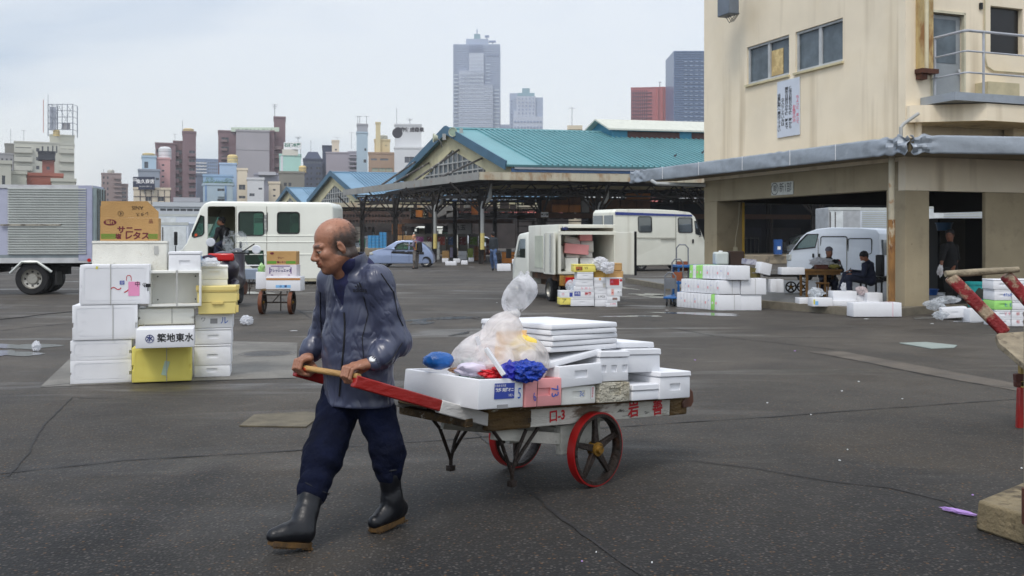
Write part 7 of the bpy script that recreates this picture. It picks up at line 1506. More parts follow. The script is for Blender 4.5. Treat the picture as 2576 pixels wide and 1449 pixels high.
cn2=thing('yellow_pipe','yellow gas pipe and sagging cable on the inner face of the far pillar','pipe',tuple(Vector(B1)+dA*(p1+.06)+Vector((0,0,0)))); mb=MB(); mb.tube([(.75,.3,1.0),(.75,.3,2.5)],.035,8); mb.build('pipe',mat('pipe_yellow',C(200,160,50),.6,dirt=(C(110,70,30),.6,6,.1,.6)),cn2); mb=MB(); mb.tube([(.62,.2,2.5),(.60,.2,2.0),(.5,.15,1.5),(.48,.1,1.3)],.012,6); mb.box(.42,.54,.05,.12,1.12,1.3); mb.build('cable',mat('cable_cream',C(190,180,150),.6),cn2)
# raised floor
PL=mat('platform_concrete',C(88,86,82),.4,var=.25,vs=1.2,bump=.5,bs=30,dirt=[(C(50,48,46),.5,1.2,.2,.7)]); PLe=mat('kerb_stone',C(128,120,104),.8,var=.2,vs=3,bump=.8,bs=30,dirt=[(C(60,58,44),.5,3,.2,.8)])
pp=[Vector(p) for p in ((5.49,21.95,0),(6.72,19.65,0),(7.5,19.35,0),(8.6,20.35,0),(16,23.2,0),(16,31,0),(4.0,35,0),(4.75,28,0))]; n=len(pp); mb=MB(); mb.add([Vector((p.x,p.y,.15)) for p in pp]+[Vector((p.x,p.y,-.05)) for p in pp],[tuple(range(n)),tuple(range(2*n-1,n-1,-1))]); struct('raised_pavement',mb,PL,smooth=False)
mb=MB(); 
for i in range(n): a,b=pp[i],pp[(i+1)%n]; d=(b-a).normalized(); nn=Vector((d.y,-d.x,0)); mb.add([a+nn*.01+Vector((0,0,-.02)),b+nn*.01+Vector((0,0,-.02)),b+nn*.01+Vector((0,0,.156)),a+nn*.01+Vector((0,0,.156)),a-nn*.14+Vector((0,0,.156)),b-nn*.14+Vector((0,0,.156))],[(0,1,2,3),(3,2,5,4)])
struct('kerb',mb,PLe,smooth=False)
# ---------------------------------------------------------------- foam boxes: left stack
Y=10.4
a=fb(178,331,908,966,10.38,.34,'lowest white foam box of the left pile, on its side beside the yellow one',kind='side'); fb(178,331,856,907,10.38,.34,'white foam box on its side, second from the ground at the left of the pile',kind='side')
fb(183,346,767,855,10.38,.40,'strapped white foam box on its side with blue edge, above the two lowest at left',kind='side',strap=.08,m=FW); mb=None
a=fb(203,376,666,766,10.40,.36,'strapped white foam box with a pink sheet and blue sticker on its face',kind='side',circ=False,strap=-.04); L,H,y=dims(a); X_=lambda px,t_:(px-(203+376)/2)/FPX*10.4; Z_=lambda py:(766-py)/FPX*10.4
lab(a,X_(334,0),Z_(727),.11,.15,LBp,y-.002); lab(a,X_(306,0),Z_(711),.046,.04,LBb,y-.002); text('ⓗ',.035,LBw,a,facing(X_(306,0),y-.005,Z_(711))); lab(a,X_(368,0),Z_(719),.05,.035,INKk,y-.002,'tape'); text('〜ノ',.12,INKr,a,facing(X_(306,0),y-.003,Z_(728))); text('∩',.09,INKr,a,facing(X_(322,0),y-.003,Z_(700))); text('中 φ',.06,INKk,a,facing(X_(350,0),y-.006,Z_(716))); lab(a,X_(247,0),Z_(673),.02,.03,mat('tape_yellow',C(220,210,80),.5),y-.002,'tape',0,.3)
fb(199,214,672,764,10.62,.30,'white foam lid standing behind the boxes at the left edge of the pile',m=FW,lid=0)
a=fb(232,421,606,681,10.75,.45,'long dirty white foam box carrying the carton on the left pile',m=FO,lid=.03); L,H,y=dims(a); lab(a,.27,.22,.045,.09,TAPE,y-.004,'tape')
# carton with folded up flap
c,L,H=fr(256,394,548,606,10.8); t=thing('carton','brown lettuce carton with green stripes and raised flap on top of the left pile','carton',(c.x-.05,10.8+.19,c.z),LRZ); hy=-.20; MB().box(-L/2,L/2,hy,.2,0,H).build('carton_body',CB,t,bev=.004)
Zf=H; fh=(548-506)/FPX*10.8; mb=MB(); mb.plate([(-L/2+.005,0),(L/2,0),(L/2,fh*.36),(L/2-.115,fh),(-L/2+.01,fh*.98)],(),.006,(0,hy+.003,Zf+.001)); mb.build('flap',CB,t,smooth=False); mb=MB(); mb.plate([(-.19,0),(.19,0),(.17,fh*.8),(-.19,fh*.7)],(),.006,(-L/2+.006,0,Zf),(0,1,0),(0,0,1)); mb.build('flap',CB,t,smooth=False)
text('サニー',.085,INKm,t,facing(-.0,hy-.002,H*.46),bold=.035); text('レタス',.088,INKm,t,facing(.075,hy-.002,H*.20),bold=.035); text('塩',.06,INKm,t,facing(-.115,hy-.002,H*.18),bold=.04)
mb=MB(); [mb.box(x0,x1,hy-.0025,hy-.001,.025+.014*k,.033+.014*k) for k in range(4) for x0,x1 in ((-L/2+.01,-.14),(.19,L/2-.01))]; mb.build('printed_stripes',INKg,t,smooth=False)
mb=MB(); mb.lathe([(.0001,-.0025),(.065,-.0025),(.065,-.001),(.0001,-.001)],24,'y'); o=mb.build('emblem',INKm,t,smooth=False); o.scale=(1,1,.5); o.location=(-L/2+.10,hy,H*.8); text('塩れ',.045,CB,t,facing(-L/2+.10,hy-.004,H*.8),bold=.03)
text('品',.05,INKm,t,facing(L/2-.08,hy-.002,H*.84)); M=facing(.06,hy+.000,Zf+fh*.66)@Matrix.Rotation(R(180),4,'Z'); text('ANIS',.055,INKk,t,facing(.08,hy-.001,Zf+fh*.62)@Matrix.Rotation(R(180),4,'Z')); text('レタス',.045,INKk,t,facing(.13,hy-.001,Zf+fh*.24)@Matrix.Rotation(R(186),4,'Z')); text('④',.07,INKk,t,facing(-.09,hy-.001,Zf+fh*.28)@Matrix.Rotation(R(170),4,'Z'))
# centre of the pile
c,L,H=fr(376,503,681,771,10.6); t=thing('foam_box','empty white foam box turned with its strapped open side to the viewer','foam box',(c.x-.04,10.6+.15,c.z),LRZ); mb=MB(); mb.box(-L/2,L/2,-.16,.16,0,H); q_=MB(); q_.box(-L/2+.025,L/2-.025,-.3,.12,.025,H-.025); carve(mb,[q_],FWm,'body',t,bev=.006,seg=2); mb=MB(); mb.box(.01,.028,-.165,-.161,-.002,H+.003); mb.box(.01,.028,-.161,.165,H+.001,H+.004); mb.build('strap',TAPE,t,smooth=False); mb=MB(); [mb.lathe([(.0001,.118),(.008,.118),(.008,.1195)],10,'y',(x,0,z)) for x in (-.19,.2) for z in (.06,H-.07)]; mb.build('drain_hole',INKk,t,smooth=False)
fb(349,488,776,816,10.65,.34,'strapped white foam box on its side half hidden behind the lettered box',kind='side',circ=False,strap=.06,m=FWm); 
fb(366,500,771,777,10.7,.3,'thin white foam lid under the empty open box',m=FWm,lid=0); fb(346,360,775,855,10.75,.25,'narrow white foam box end between the left and centre piles',m=FWm,lid=0)
a=fb(341,489,828,875,10.05,.44,'white foam box printed with four black characters and a round navy mark',m=FW,lid=0); L,H,y=dims(a); text('築地東水',.092,INKk,a,facing(.10,y-.001,H*.5),bold=.02,squash=.95); mb=MB(); mb.lathe([(.036,-.002),(.042,-.002),(.042,-.0),(.036,-.0)],24,'y',closed=True); o=mb.build('emblem',INKn,a,smooth=False); o.location=(-.145,y,H*.5); text('水',.062,INKn,a,facing(-.145,y-.001,H*.5),bold=.04)
a=fb(333,482,873,960,10.42,.40,'yellow foam box on its side at the foot of the pile, with a paper tag',kind='side',m=FY,strap=.05); L,H,y=dims(a); o=lab(a,.035,.14,.05,.15,mat('tag_green',C(190,214,190),.5),y-.004,'paper_tag',0,.25)
# right column of the pile
Y=10.86
for x0,x1,yt,yb,lb,lid in ((488,579,920,949,'lowest of the four white notched boxes in the right column of the left pile',.0),(488,581,867,919,'tallest of the four white notched boxes in the right column of the left pile',.02),(490,583,826,866,'plain white notched box just under the blue scribbled one',.02)):
    fb(x0,x1,yt,yb,Y,.40,lb,notch='f',lid=lid,rz=R(13))
a=fb(491,585,790,825,Y,.40,'white foam box with a blue scribble and dark stamps, under the straw coloured crate',notch='',lid=0,rz=R(13)); L,H,y=dims(a); text('ル',.09,INKb,a,facing(.11,y-.001,H*.5)); text('ワ',.055,mat('ink_fade',C(110,110,116),.6),a,facing(-.11,y-.001,H*.6)); lab(a,-.0,H*.5,.075,.055,mat('stamp_grey',C(150,150,154),.6),y-.0005)
c,L,H=fr(500,598,720,790,10.8); t=thing('plastic_crate','straw yellow lidded double plastic crate in the right column of the left pile','plastic crate',(c.x-.05,10.8+.19,c.z),R(13)); mb=MB(); mb.box(-L/2+.01,L/2-.02,-.2,.2,0,H*.42); mb.box(-L/2,L/2-.005,-.205,.205,H*.42,H*.80); mb.box(-L/2-.006,L/2+.004,-.212,.212,H*.84,H); mb.build('tray',BE,t,bev=.008); mb=MB(); mb.box(-L/2-.008,L/2,-.214,-.2,H*.80,H*.84); mb.box(-.06,.06,-.222,-.204,H*.35,H*.44); mb.box(L/2-.02,L/2+.006,-.2,-.12,H*.05,H*.3); mb.box(L/2-.01,L/2+.012,-.2,-.12,H*.5,H*.72); mb.box(-L/2-.012,-L/2+.02,-.225,-.205,H*.86,H*1.04); mb.box(L/2-.02,L/2+.012,-.225,-.205,H*.86,H*1.04); mb.build('ledge',mat('plastic_straw2',C(214,192,116),.5),t,bev=.003)
fb(504,573,703,721,11.0,.36,'white foam box base between the straw crate and the lidded box',m=FWm,lid=0); a=fb(504,574,668,703,11.0,.36,'white lidded foam box below the plastic bag, right of the pile',m=FWm,lid=.028,notch='f')
crumple('plastic_bag','white crumpled plastic bag lying on the lidded box beside the scooter','plastic bag',W(522,671,10.95),(.115,.09,.05),film('bag_white',(.86,.87,.9),.8),21,.35,9)
a=fb(424,505,633,681,10.7,.34,'white foam box with a blue label on its turned side, top of the pile',m=FW,lid=.03,notch='f',rz=R(14)); L,H,y=dims(a); lab(a,L/2+.002,.1,.08,.11,LBs,-.0,'label',R(90))
# ---------------------------------------------------------------- middle pile by the small truck
Y=22.2; rzm=R(6)
mid=[(1408,1440,749,766.5,FY,'small yellow foam box at the bottom left of the pile by the truck',''),(1436,1495,750,770,FW,'bottom white foam box in the left column of the pile by the truck','f'),(1409,1442,732,749,FW,'white foam box with blue mark sitting on the small yellow one',''),(1441,1495,731,750,FW,'white foam box with navy label and red characters in the left column',''),(1443,1494,720,731,FW,'flat white foam box with faint pink scrawl in the left column',''),
 (1448,1493,704,720,FW,'white foam box with black lid line in the left column by the truck','f'),(1452,1493,685,703,FW,'white foam box directly under the big yellow one by the truck','f'),(1443.5,1499,665,684,FY,'big yellow foam box with an orange print on top of the left column',''),
 (1496,1525,752,772,FW,'bottom white foam box in the middle column by the truck',''),(1496,1526,740,752,FW,'white foam box with black numerals in the middle column by the truck',''),(1495,1527,724.5,740,FW,'notched white foam box half way up the middle column','f'),(1494,1526,709,724,FW,'white foam box with a grey patch in the middle column by the truck',''),(1494,1525,698,708.5,FW,'white foam box with an orange sticker near the top of the middle column',''),
 (1525,1553,758,772,FW,'bottom white foam box with pink scribble in the right column by the truck',''),(1527,1560,745,758,FW,'white foam box with a small brown label in the right column by the truck',''),(1528,1565,724,745,FW,'white foam box with red stamp and black writing in the right column',''),(1526,1566,698,723.5,FW,'white foam box with a big red label in the right column by the truck','')]
for i,(x0,x1,yt,yb,mm,lb,nc) in enumerate(mid):
    a=fb(x0,x1,yt,yb,Y+(0 if i<8 else .08 if i<13 else .0),.40,lb,m=mm,lid=0 if yb-yt<14 else .025,notch=nc,rz=rzm); L,H,y=dims(a)
    if i==0: text('ア',.11,INKk,a,facing(-.04,y-.001,H*.55))
    if i==2: lab(a,.10,H*.45,.07,.09,LBb,y-.001); text('四',.06,INKp,a,facing(-.08,y-.001,H*.5))
    if i==3: lab(a,-.14,H*.6,.14,.10,LBb,y-.001); text('沖島',.06,LBw,a,facing(-.14,y-.004,H*.6)); text('神港',.075,INKr,a,facing(.10,y-.001,H*.55),bold=.03)
    if i==4: text('ル 30 レ',.07,INKp,a,facing(.05,y-.001,H*.5))
    if i==7: lab(a,-.13,H*.45,.15,.09,mat('print_orange',C(190,110,50),.5,dirt=(C(40,40,30),.5,20,.05,1)),y-.001); text('VS',.075,INKk,a,facing(.03,y-.001,H*.5))
    if i==9: text('2 M23',.065,INKk,a,facing(.02,y-.001,H*.5))
    if i==11: lab(a,.09,H*.4,.06,.09,mat('patch_grey',C(206,204,196),.6),y-.001)
    if i==12: lab(a,0,H*.6,.05,.05,mat('stick_org',C(240,180,110),.5),y-.001)
    if i==13: text('3 MR',.06,INKp,a,facing(.03,y-.001,H*.5))
    if i==14: lab(a,.03,H*.5,.11,.05,mat('lab_brown',C(150,120,110),.5),y-.001)
    if i==15: lab(a,-.05,H*.5,.06,.14,mat('lab_pinkish',C(240,190,180),.5),y-.001); text('・\n鮮',.05,INKr,a,facing(-.05,y-.004,H*.5)); text('カニ',.06,INKk,a,facing(.11,y-.001,H*.45))
    if i==16: lab(a,0,H*.55,.21,.14,LBr,y-.001); text('浜',.07,LBp,a,facing(-.06,y-.004,H*.55)); mb=MB(); mb.lathe([(.0001,-.002),(.03,-.002),(.03,0)],14,'y',(.145,y,H*.72)); mb.build('emblem',INKr,a,smooth=False)
for x0,x1,yt,yb,mm,lb in ((1494,1531,681,698,mat('carton_olive',C(172,136,62),.8),'olive brown carton on the middle column by the truck'),(1531,1568,682,699,CB,'wide brown carton with a hand hole on the right column by the truck'),(1533,1565,662,681,CB,'smaller brown carton topmost on the right column by the truck')):
    crate(lb,x0,x1,yt,yb,Y+.1,.35,mm,name='carton',cat='carton')
crumple('plastic_bag','white and blue crumpled plastic bag on the olive carton','plastic bag',W(1508,681,22.3),(.15,.12,.13),film('bag_white',(.86,.87,.9),.8),31,.4,9,4); crumple('plastic_bag','white translucent bag hanging over the edge of the olive carton','plastic bag',W(1528,690,22.1),(.14,.1,.11),film('bag_white',(.86,.87,.9),.8),33,.4,9,4); crumple('plastic_bag','clear rounded plastic bag on the low boxes left of the truck pile','plastic bag',W(1434,731,22.25),(.10,.1,.11),film('bag_clear',(.8,.84,.88),.45),35,.15,5)
# ---------------------------------------------------------------- three tier block of boxes before the pillar
import itertools
def tier(pxc,yb,yt,pxl,ybl,nS,pxr2,ybr,lb,names,Yc=None,zb=None):
    """a row: thin box ends receding to the left from the corner, one long side to the right"""
    Yc=Yc or (CAMH-zb)*FPX/(yb-HY); z0=CAMH-(yb-HY)/FPX*Yc; z1=CAMH-(yt-HY)/FPX*Yc; Pc=Vector(((pxc-CX)/FPX*Yc,Yc,z0)); Yl=Yc+1.15; Pl=Vector(((pxl-CX)/FPX*Yl,Yl,z0)); d=(Pl-Pc); L=d.length; d.normalize(); a=math.atan2(-d.y,-d.x)   # local x towards the corner
    nrm=Vector((d.y,-d.x,0)); nrm=nrm if nrm.y<0 else -nrm; w=L/nS; dp=.56
    for k in range(nS):
        c=Pc+d*(w*(k+.5))-nrm*(dp/2); m=FG if k in names else FW
        t=foam('%s thin %s foam box from the left in the %s row of the long block'%(['first','second','third','fourth','fifth','sixth','seventh','eighth','ninth','tenth','eleventh','twelfth'][nS-1-k],'white' if m is FW else 'green',lb),w-.006,dp,z1-z0-.006,(c.x,c.y,z0),a,m=m,lid=0,group='foam boxes on edge, %s row'%lb,bev=.006)
        lab(t,0,(z1-z0)*.45,w*.35,.05,LBw if k%3 else mat('mark_pale',C(236,170,176),.5),-dp/2-.001)
        if k%4==2: text('の',.04,INKr if k%2 else INKb,t,facing(0,-dp/2-.003,(z1-z0)*.6))
    return Pc,z0,z1
P1=tier(1806,781,741,1702,774,12,1866,780,'bottom',(1,),None,.004)
P2=tier(1810,740,706,1713,734,12,1862,738,'middle',(),P1[0].y)
P3=tier(1836,704,669,1734,703,12,1887,703,'top',(8,9,11),P1[0].y-.1)
for x0,x1,yt,yb,Yo,lb,st in ((1806,1866,742,781,0,'large white foam box side at the bottom corner of the block, with a string',.1),(1865,1916,742,781,.02,'square white foam box at the bottom right end of the block',None),(1811,1862,706,740,0,'white foam box side in the middle tier of the block, right of the thin ones',.05),(1864,1928,701,741,.0,'widest white foam box, right end of the middle tier',.04),(1837,1887,669,704,-.1,'white foam box side topmost in the block, with a string',.0)):
    fb(x0,x1,yt,yb,P1[0].y+Yo,.42,lb,lid=0,strap=st,rz=R(3))
# ---------------------------------------------------------------- platform trolleys
TB=mat('trolley_blue',C(34,100,166),.4,var=.15,vs=4,dirt=(C(30,40,60),.62,5,.1,.6)); TG=mat('trolley_grey',C(120,124,130),.5,.3,var=.15); 
def trolley(label,px,yb,z,h,w,panel,pm):
    p=G(px,yb); t=thing('platform_trolley',label,'trolley',(p.x,p.y,0),R(-18),'nested platform trolleys'); MB().box(-w/2,w/2,-.04,.8,z,z+.05).build('deck',TB,t,bev=.015)
    mb=MB(); mb.tube([(-w/2+.02,0,z),(-w/2+.03,.02,h-.08),(-w/2+.1,.03,h),(w/2-.1,.03,h),(w/2-.03,.02,h-.08),(w/2-.02,0,z)],.016,8); mb.build('handle',TG,t)
    MB().box(-w/2+.04,w/2-.04,-.01,.01,*panel).build('panel',pm,t,smooth=False)
    for x in (-w/2+.06,w/2-.06):
        for y in (.08,.68): mb=MB(); mb.lathe([(.0001,-.015),(.05,-.015),(.055,0),(.05,.015),(.0001,.015)],14,'x'); o=mb.build('caster',RUB,t); o.location=(x,y,.055); MB().box(-.02,.02,-.02,.02,.03,z-.06).build('fork',TG,o,smooth=False)
    return t
trolley('front blue platform trolley with a low grey handle panel',1686,771,.17,.76,.30,(.40,.64),TG); trolley('second blue platform trolley with taller handle and brown board',1704,766,.17,1.05,.31,(.55,.75),mat('board_rust',C(140,76,44),.7)); trolley('tallest blue platform trolley with a brown board, rearmost',1716,760,.17,1.38,.34,(.75,.98),mat('board_rust',C(140,76,44),.7))
t=thing('steel_bench','blue steel bench behind the box block, carrying the white drum','bench',tuple(Vector((W(1760,603,23.6).x,23.6,0))),R(4)); MB().box(-.55,.45,0,.6,.84,.90).build('bench_top',TB,t,bev=.01); MB().box(-.55,.45,.02,.58,.45,.50).build('shelf',TB,t,bev=.01)
for x in (-.5,.4):
    for y in (.04,.56): MB().bar((x,y,0),(x,y,.84),.045).build('leg',TB,t,smooth=False)
c,L,H=fr(1802,1837,634,668,23.7); t=thing('drum','white rounded plastic drum on the blue bench by the far pillar','drum',(c.x,24.0,c.z)); mb=MB(); mb.box(-L/2,L/2,-.18,.18,0,H); mb.build('tank',mat('drum_white',C(206,214,210),.4,var=.05),t,bev=.05,seg=4); mb=MB(); mb.lathe([(.05,H),(.05,H+.03),(.0001,H+.03)],14); mb.build('cap',LBw,t)
crate('dark brown open cabinet standing beside the white drum',1837,1872,632,668,23.9,.4,mat('cab_brown',C(60,44,36),.8),name='cabinet',cat='cabinet')
crate('bundle of folded newspapers lying on cartons behind the box block',1872,1903,652,666,22.8,.3,mat('paper_grey',C(190,190,200),.8,dirt=(C(110,110,140),.5,12,.1,.7)),name='newspaper_bundle',cat='newspapers',tilt=.1); a=fb(1906,1936,661,690,22.4,.3,'small white foam box tipped on its corner beside the newspapers',m=FW,lid=0); a.rotation_euler=(0,.22,R(10)); a=crate('olive slatted crate under the newspapers',1884,1913,672,700,22.6,.35,mat('crate_olive',C(110,100,54),.8),slat=1)
# ---------------------------------------------------------------- boxes at the platform and the two men
Yp=20.3
for x0,x1,yt,yb,Yb,lb,nc,rz_ in ((2011,2044,750,765,20.9,'small white foam box at the left end of the raised pavement','',.0),(2044,2095,750,771,20.2,'white foam box with a yellow tag on the raised pavement edge','',.0),(2095,2158,756,771,20.35,'long low white foam box under another near the pavement edge','',0),(2096,2156,733,756,20.45,'white foam box sitting on the long low one at the pavement edge','',0),(2156,2181,745,764,20.9,'small white foam box between the long one and the pipe','',0),(2172,2218,760,767,20.6,'flat white foam lid beneath the box next to the pipe','',0),(2181,2221,737,760,20.7,'white foam box beside the rusty down pipe','',0),
   (1966,2025,673,691,22.7,'white foam box on the old dark handcart','',0),(1938,1954,703,735,22.3,'white foam box with a dark stain under the old handcart','',0),(1953,1972,703,736,22.6,'second white foam box under the old handcart, at its right','',0)):
    a=fb(x0,x1,yt,yb,Yb,.34,lb,m=FW,lid=0,rz=R(rz_)); L,H,y=dims(a)
    if x0==2044: lab(a,-.17,H*.55,.03,.10,mat('tape_yellow',C(220,210,80),.5),y-.001); lab(a,-.12,H*.4,.06,.08,LBs,y-.001)
a=fb(2147,2269,762,797,19.15,.34,'very long white foam box lying on the ground in front of the near pillar',m=FW,lid=0,rz=R(3),strap=(mat('string_red',C(230,170,180),.6),.30))
crumple('plastic_bag','clear plastic bag on the small white box at the pavement end','plastic bag',W(2054,750,20.6),(.16,.1,.09),film('bag_clear',(.8,.84,.88),.45),41,.3,8); crumple('plastic_bag','pinkish white plastic bag of scraps behind the pavement boxes','plastic bag',W(2168,744,20.9),(.10,.08,.08),film('bag_pink',(.86,.76,.76),.7),43,.4,9,4); crumple('plastic_bag','white twisted plastic sheet on top of the upper pavement box','plastic bag',W(2122,733,20.5),(.05,.05,.08),film('bag_white',(.86,.87,.9),.8),44,.4,9)
t=thing('handcart','old dark wooden handcart with spoked iron wheels behind the table','handcart',tuple(G(2000,736,.15)),0); DKW=mat('wood_black',C(52,44,38),.8,var=.3,vs=4,bump=.6); MB().box(-.7,.55,-.05,.5,.40,.46).build('deck',DKW,t,bev=.01); [MB().bar((x,-.02,.37),(x+.02,-.02,.12),.03).build('stand',DKW,t,smooth=False) for x in (-.5,)]
cart_wheel(t,-.12,-.06,.145,.145,.04,-1,5,TYR); cart_wheel(t,.22,.1,.145,.145,.04,-1,5,TYR,.6)
TW=mat('table_wood',C(128,92,44),.7,var=.2,vs=6,bump=.3); o_=G(2071,747,.15); t=thing('table','small brown wooden table with square legs, between the two seated men','table',(o_.x,o_.y,.15)); sY=o_.y/FPX; x0,x1=(2025-2071)*sY,(2119-2071)*sY
MB().box(x0,x1,.0,.60,.60,.65).build('table_top',TW,t,bev=.005); MB().box(x0+.03,x1-.03,.03,.57,.52,.598).build('apron',TW,t,smooth=False)
for x in (x0+.06,.06,): MB().bar((x,.05,0),(x,.05,.6),.05).build('leg',TW,t,smooth=False)
for x in (x0+.06,x1-.06): MB().bar((x,.54,0),(x,.54,.6),.05).build('leg',TW,t,smooth=False)
tz=.15+.65; T=lambda px,dy=0.2:((px-CX)/FPX*(o_.y+dy),o_.y+dy,tz)
crate('small red brown box on the table',2054,2084,671,682,o_.y+.12,.2,mat('box_redbrown',C(88,46,34),.7),name='small_box',cat='box',floor=tz); crumple('plastic_bag','clear plastic food bag spread on the table in front of the man in the beanie','plastic bag',T(2066,.4),(.24,.1,.10),film('bag_white',(.86,.87,.9),.8),51,.4,9,4); crumple('food_packet','olive and yellow food packet on the table','food packet',T(2098,.2),(.13,.08,.05),mat('packet_olive',C(150,140,70),.5),52,.3,7)
b_=thing('bottle','dark cola bottle with white label standing on the table','bottle',T(2112,.25)); mb=MB(); mb.lathe([(.0001,0),(.032,0),(.033,.12),(.026,.15),(.012,.19),(.012,.21)],14); mb.build('bottle_body',mat('cola',C(40,22,16),.1),b_); mb=MB(); mb.lathe([(.034,.06),(.034,.10)],14); mb.build('label',LBw,b_); mb=MB(); mb.lathe([(.014,.205),(.014,.225),(.0001,.225)],10); mb.build('cap',INKr,b_)
t=thing('stool','low wooden stool under the table','stool',(T(2074,.0)[0],o_.y+.02,.15)); MB().box(-.13,.13,0,.24,.30,.34).build('seat',TW,t,bev=.005); [MB().bar((x,y,0),(x,y,.3),.03).build('leg',TW,t,smooth=False) for x in (-.10,.10) for y in (.03,.21)]
cx_,cy_=W(2200,603,22.9).x,22.9; t=thing('chair','black office style chair under the man in the navy jacket','chair',(cx_,cy_,.15)); MB().box(-.22,.22,0,.45,.36,.44).build('seat',RUB,t,bev=.03); MB().box(.17,.25,.02,.43,.5,1.0).build('backrest',RUB,t,bev=.03); [MB().bar((x,y,0),(x,y,.36),.035).build('leg',RUB,t,smooth=False) for x in (-.18,.18) for y in (.04,.4)]
for px,Y,yt,yb,m,lb in ((2458,20.15,709,772,mat('bin_teal',C(40,160,160),.4),'tall turquoise plastic bin with a dark picture, beside the right pillar'),(2337,21.6,727,742,mat('tub_blue',C(30,90,170),.4),'blue plastic tub on the white box in the right hand doorway'),(2375,24,560,580,mat('bucket_blue',C(30,80,120),.4),'blue bucket high on the shelf in the right hand doorway')):
    c=W(px,yb,Y); h=(yb-yt)/FPX*Y; w=.5*.42*(1 if px==2458 else .9); t=thing('bin' if px==2458 else 'tub',lb,'bin' if px==2458 else 'tub',tuple(c)); mb=MB(); mb.lathe([(.0001,0),(w*.82,0),(w,h*.9),(w*1.08,h*.9),(w*1.1,h),(w*1.0,h),(w*.8,.03),(.001,.03)],28); mb.build('shell',m,t)
    if px==2458: crumple('picture',None,None,(.0,-w*.93,h*.3),(.10,.01,.13),mat('print_dark',C(40,44,34),.6),4,.3,7,3,1,t)
# inside of the right doorway
t=thing('shelf_unit','dark tall cabinet with a grey side in the right hand doorway','cabinet',tuple(W(2415,603,24.5).xy)+(.15,)); MB().box(-.55,.68,0,.8,0,1.88).build('cabinet_body',mat('cab_black',C(26,25,25),.7),t,smooth=False); MB().box(-.5,.12,-.02,-.002,.6,1.85).build('side_panel',mat('cab_greyside',C(70,66,58),.8),t,smooth=False)
fb(2337,2372,742,775,21.8,.4,'white foam box with a red stamp in the right hand doorway',m=FW,lid=.02,notch=''); fb(2374,2398,742,776,22.2,.4,'second white foam box in the right hand doorway',m=FW,lid=.02); fb(2410,2430,744,762,23.0,.3,'small white foam box at the foot of the dark cabinet',m=FW,lid=0)
a=fb(2379,2439,774,800,18.6,.34,'white notched foam box lying tilted on the ground outside the doorway',m=FW,lid=0,notch='f'); a.rotation_euler=(0,R(-5),R(-14)); fb(2440,2485,778,808,18.3,.34,'white foam box on the ground at the foot of the right wall of boxes',m=FW,lid=0); a=fb(2476,2502,772,790,18.6,.3,'white foam box leaning behind the fallen ones',m=FW,lid=0); a.rotation_euler=(0,R(10),0)
crumple('plastic_bag','clear flattened plastic bag on the floor of the doorway','plastic bag',W(2384,764,19.6),(.22,.18,.07),film('bag_clear',(.8,.84,.88),.45),61,.25,7); crumple('plastic_bag','crumpled clear plastic bag before the tilted box','plastic bag',W(2366,806,18.2),(.12,.1,.08),film('bag_clear',(.8,.84,.88),.45),62,.4,9); crumple('plastic_bag','second clear plastic bag beside the pillar foot','plastic bag',W(2350,782,19.4),(.20,.14,.09),film('bag_clear',(.8,.84,.88),.45),63,.35,8)
Y=17.2
for i,(x0,x1,yt,yb,m,lb,tx,tm) in enumerate(((2503,2543,801,822,FW,'bottom left foam box of the right hand wall, near the ground','・','r'),(2545,2612,801,822,FW,'bottom right foam box with round red mark in the right hand wall','㊗','r'),(2503,2543,780,800,FW,'white foam box with faint red writing under the green one','Y 9','p'),(2545,2612,780,800,FW,'white foam box with round red mark and brown label, second row','㊗','r'),(2501.5,2546,756,779,FG,'bright green foam box with blue scribbles in the right hand wall','ヒ E','b'),(2547,2615,758,779,FW,'white notched foam box right of the green one','',''),
   (2501.5,2544,729,755.5,FW,'white foam box with blue felt writing above the green one','4768','b'),(2546,2612,737,757,FW,'white notched foam box in the fourth row at the right edge','',''),(2499,2546,703,728,FW,'white foam box marked with a black 8 at the top of the wall','8','k'),(2548,2612,703,728,FW,'white foam box topmost at the right edge of the photo','',''))):
    a=fb(x0,x1,yt,yb,Y,.42,lb,m=m,lid=0 if m is FG else .02,notch='f'); L,H,y=dims(a)
    if tx: text(tx,.075,dict(r=INKr,p=INKp,b=INKb,k=INKk)[tm],a,facing(.08 if tm!='r' else -.12,y-.001,H*.5))
    if tx=='㊗': lab(a,.02,H*.5,.10,.07,mat('lab_darkbrown',C(90,66,50),.5),y-.001)
# ---------------------------------------------------------------- foreground cart at the right edge and the sign base
OW=mat('weathered_wood',C(146,134,112),.8,var=.25,vs=7,bump=.8,bs=30,dirt=[(C(74,62,48),.56,10,.1,.7)],stretch=(1,1,1)); RWd=mat('flaking_red',C(130,26,30),.6,var=.2,vs=8,bump=.6,bs=40,dirt=[(C(168,152,126),.5,6,.08,.9)])
Y=8.2; t=thing('old_handcart','upended old handcart with flaking red shafts at the right edge','handcart',tuple(W(2560,900,Y).xy)+(0,)); og=Vector(t.location); p_=lambda a,b,y=Y:W(a,b,y)-og
mb=MB(); mb.tube([p_(2378,689),p_(2440,686),p_(2500,682),p_(2562,678)],[.026,.030,.028,.024],12); mb.build('crossbar',OW,t); mb=MB(); mb.bar(p_(2388,694,Y+.02),p_(2530,838,Y-.1),.075,.10); mb.build('shaft',RWd,t,bev=.02); mb=MB(); mb.bar(p_(2528,690,Y+.05),p_(2660,842,Y-.05),.075,.10); mb.build('shaft',RWd,t,bev=.02)
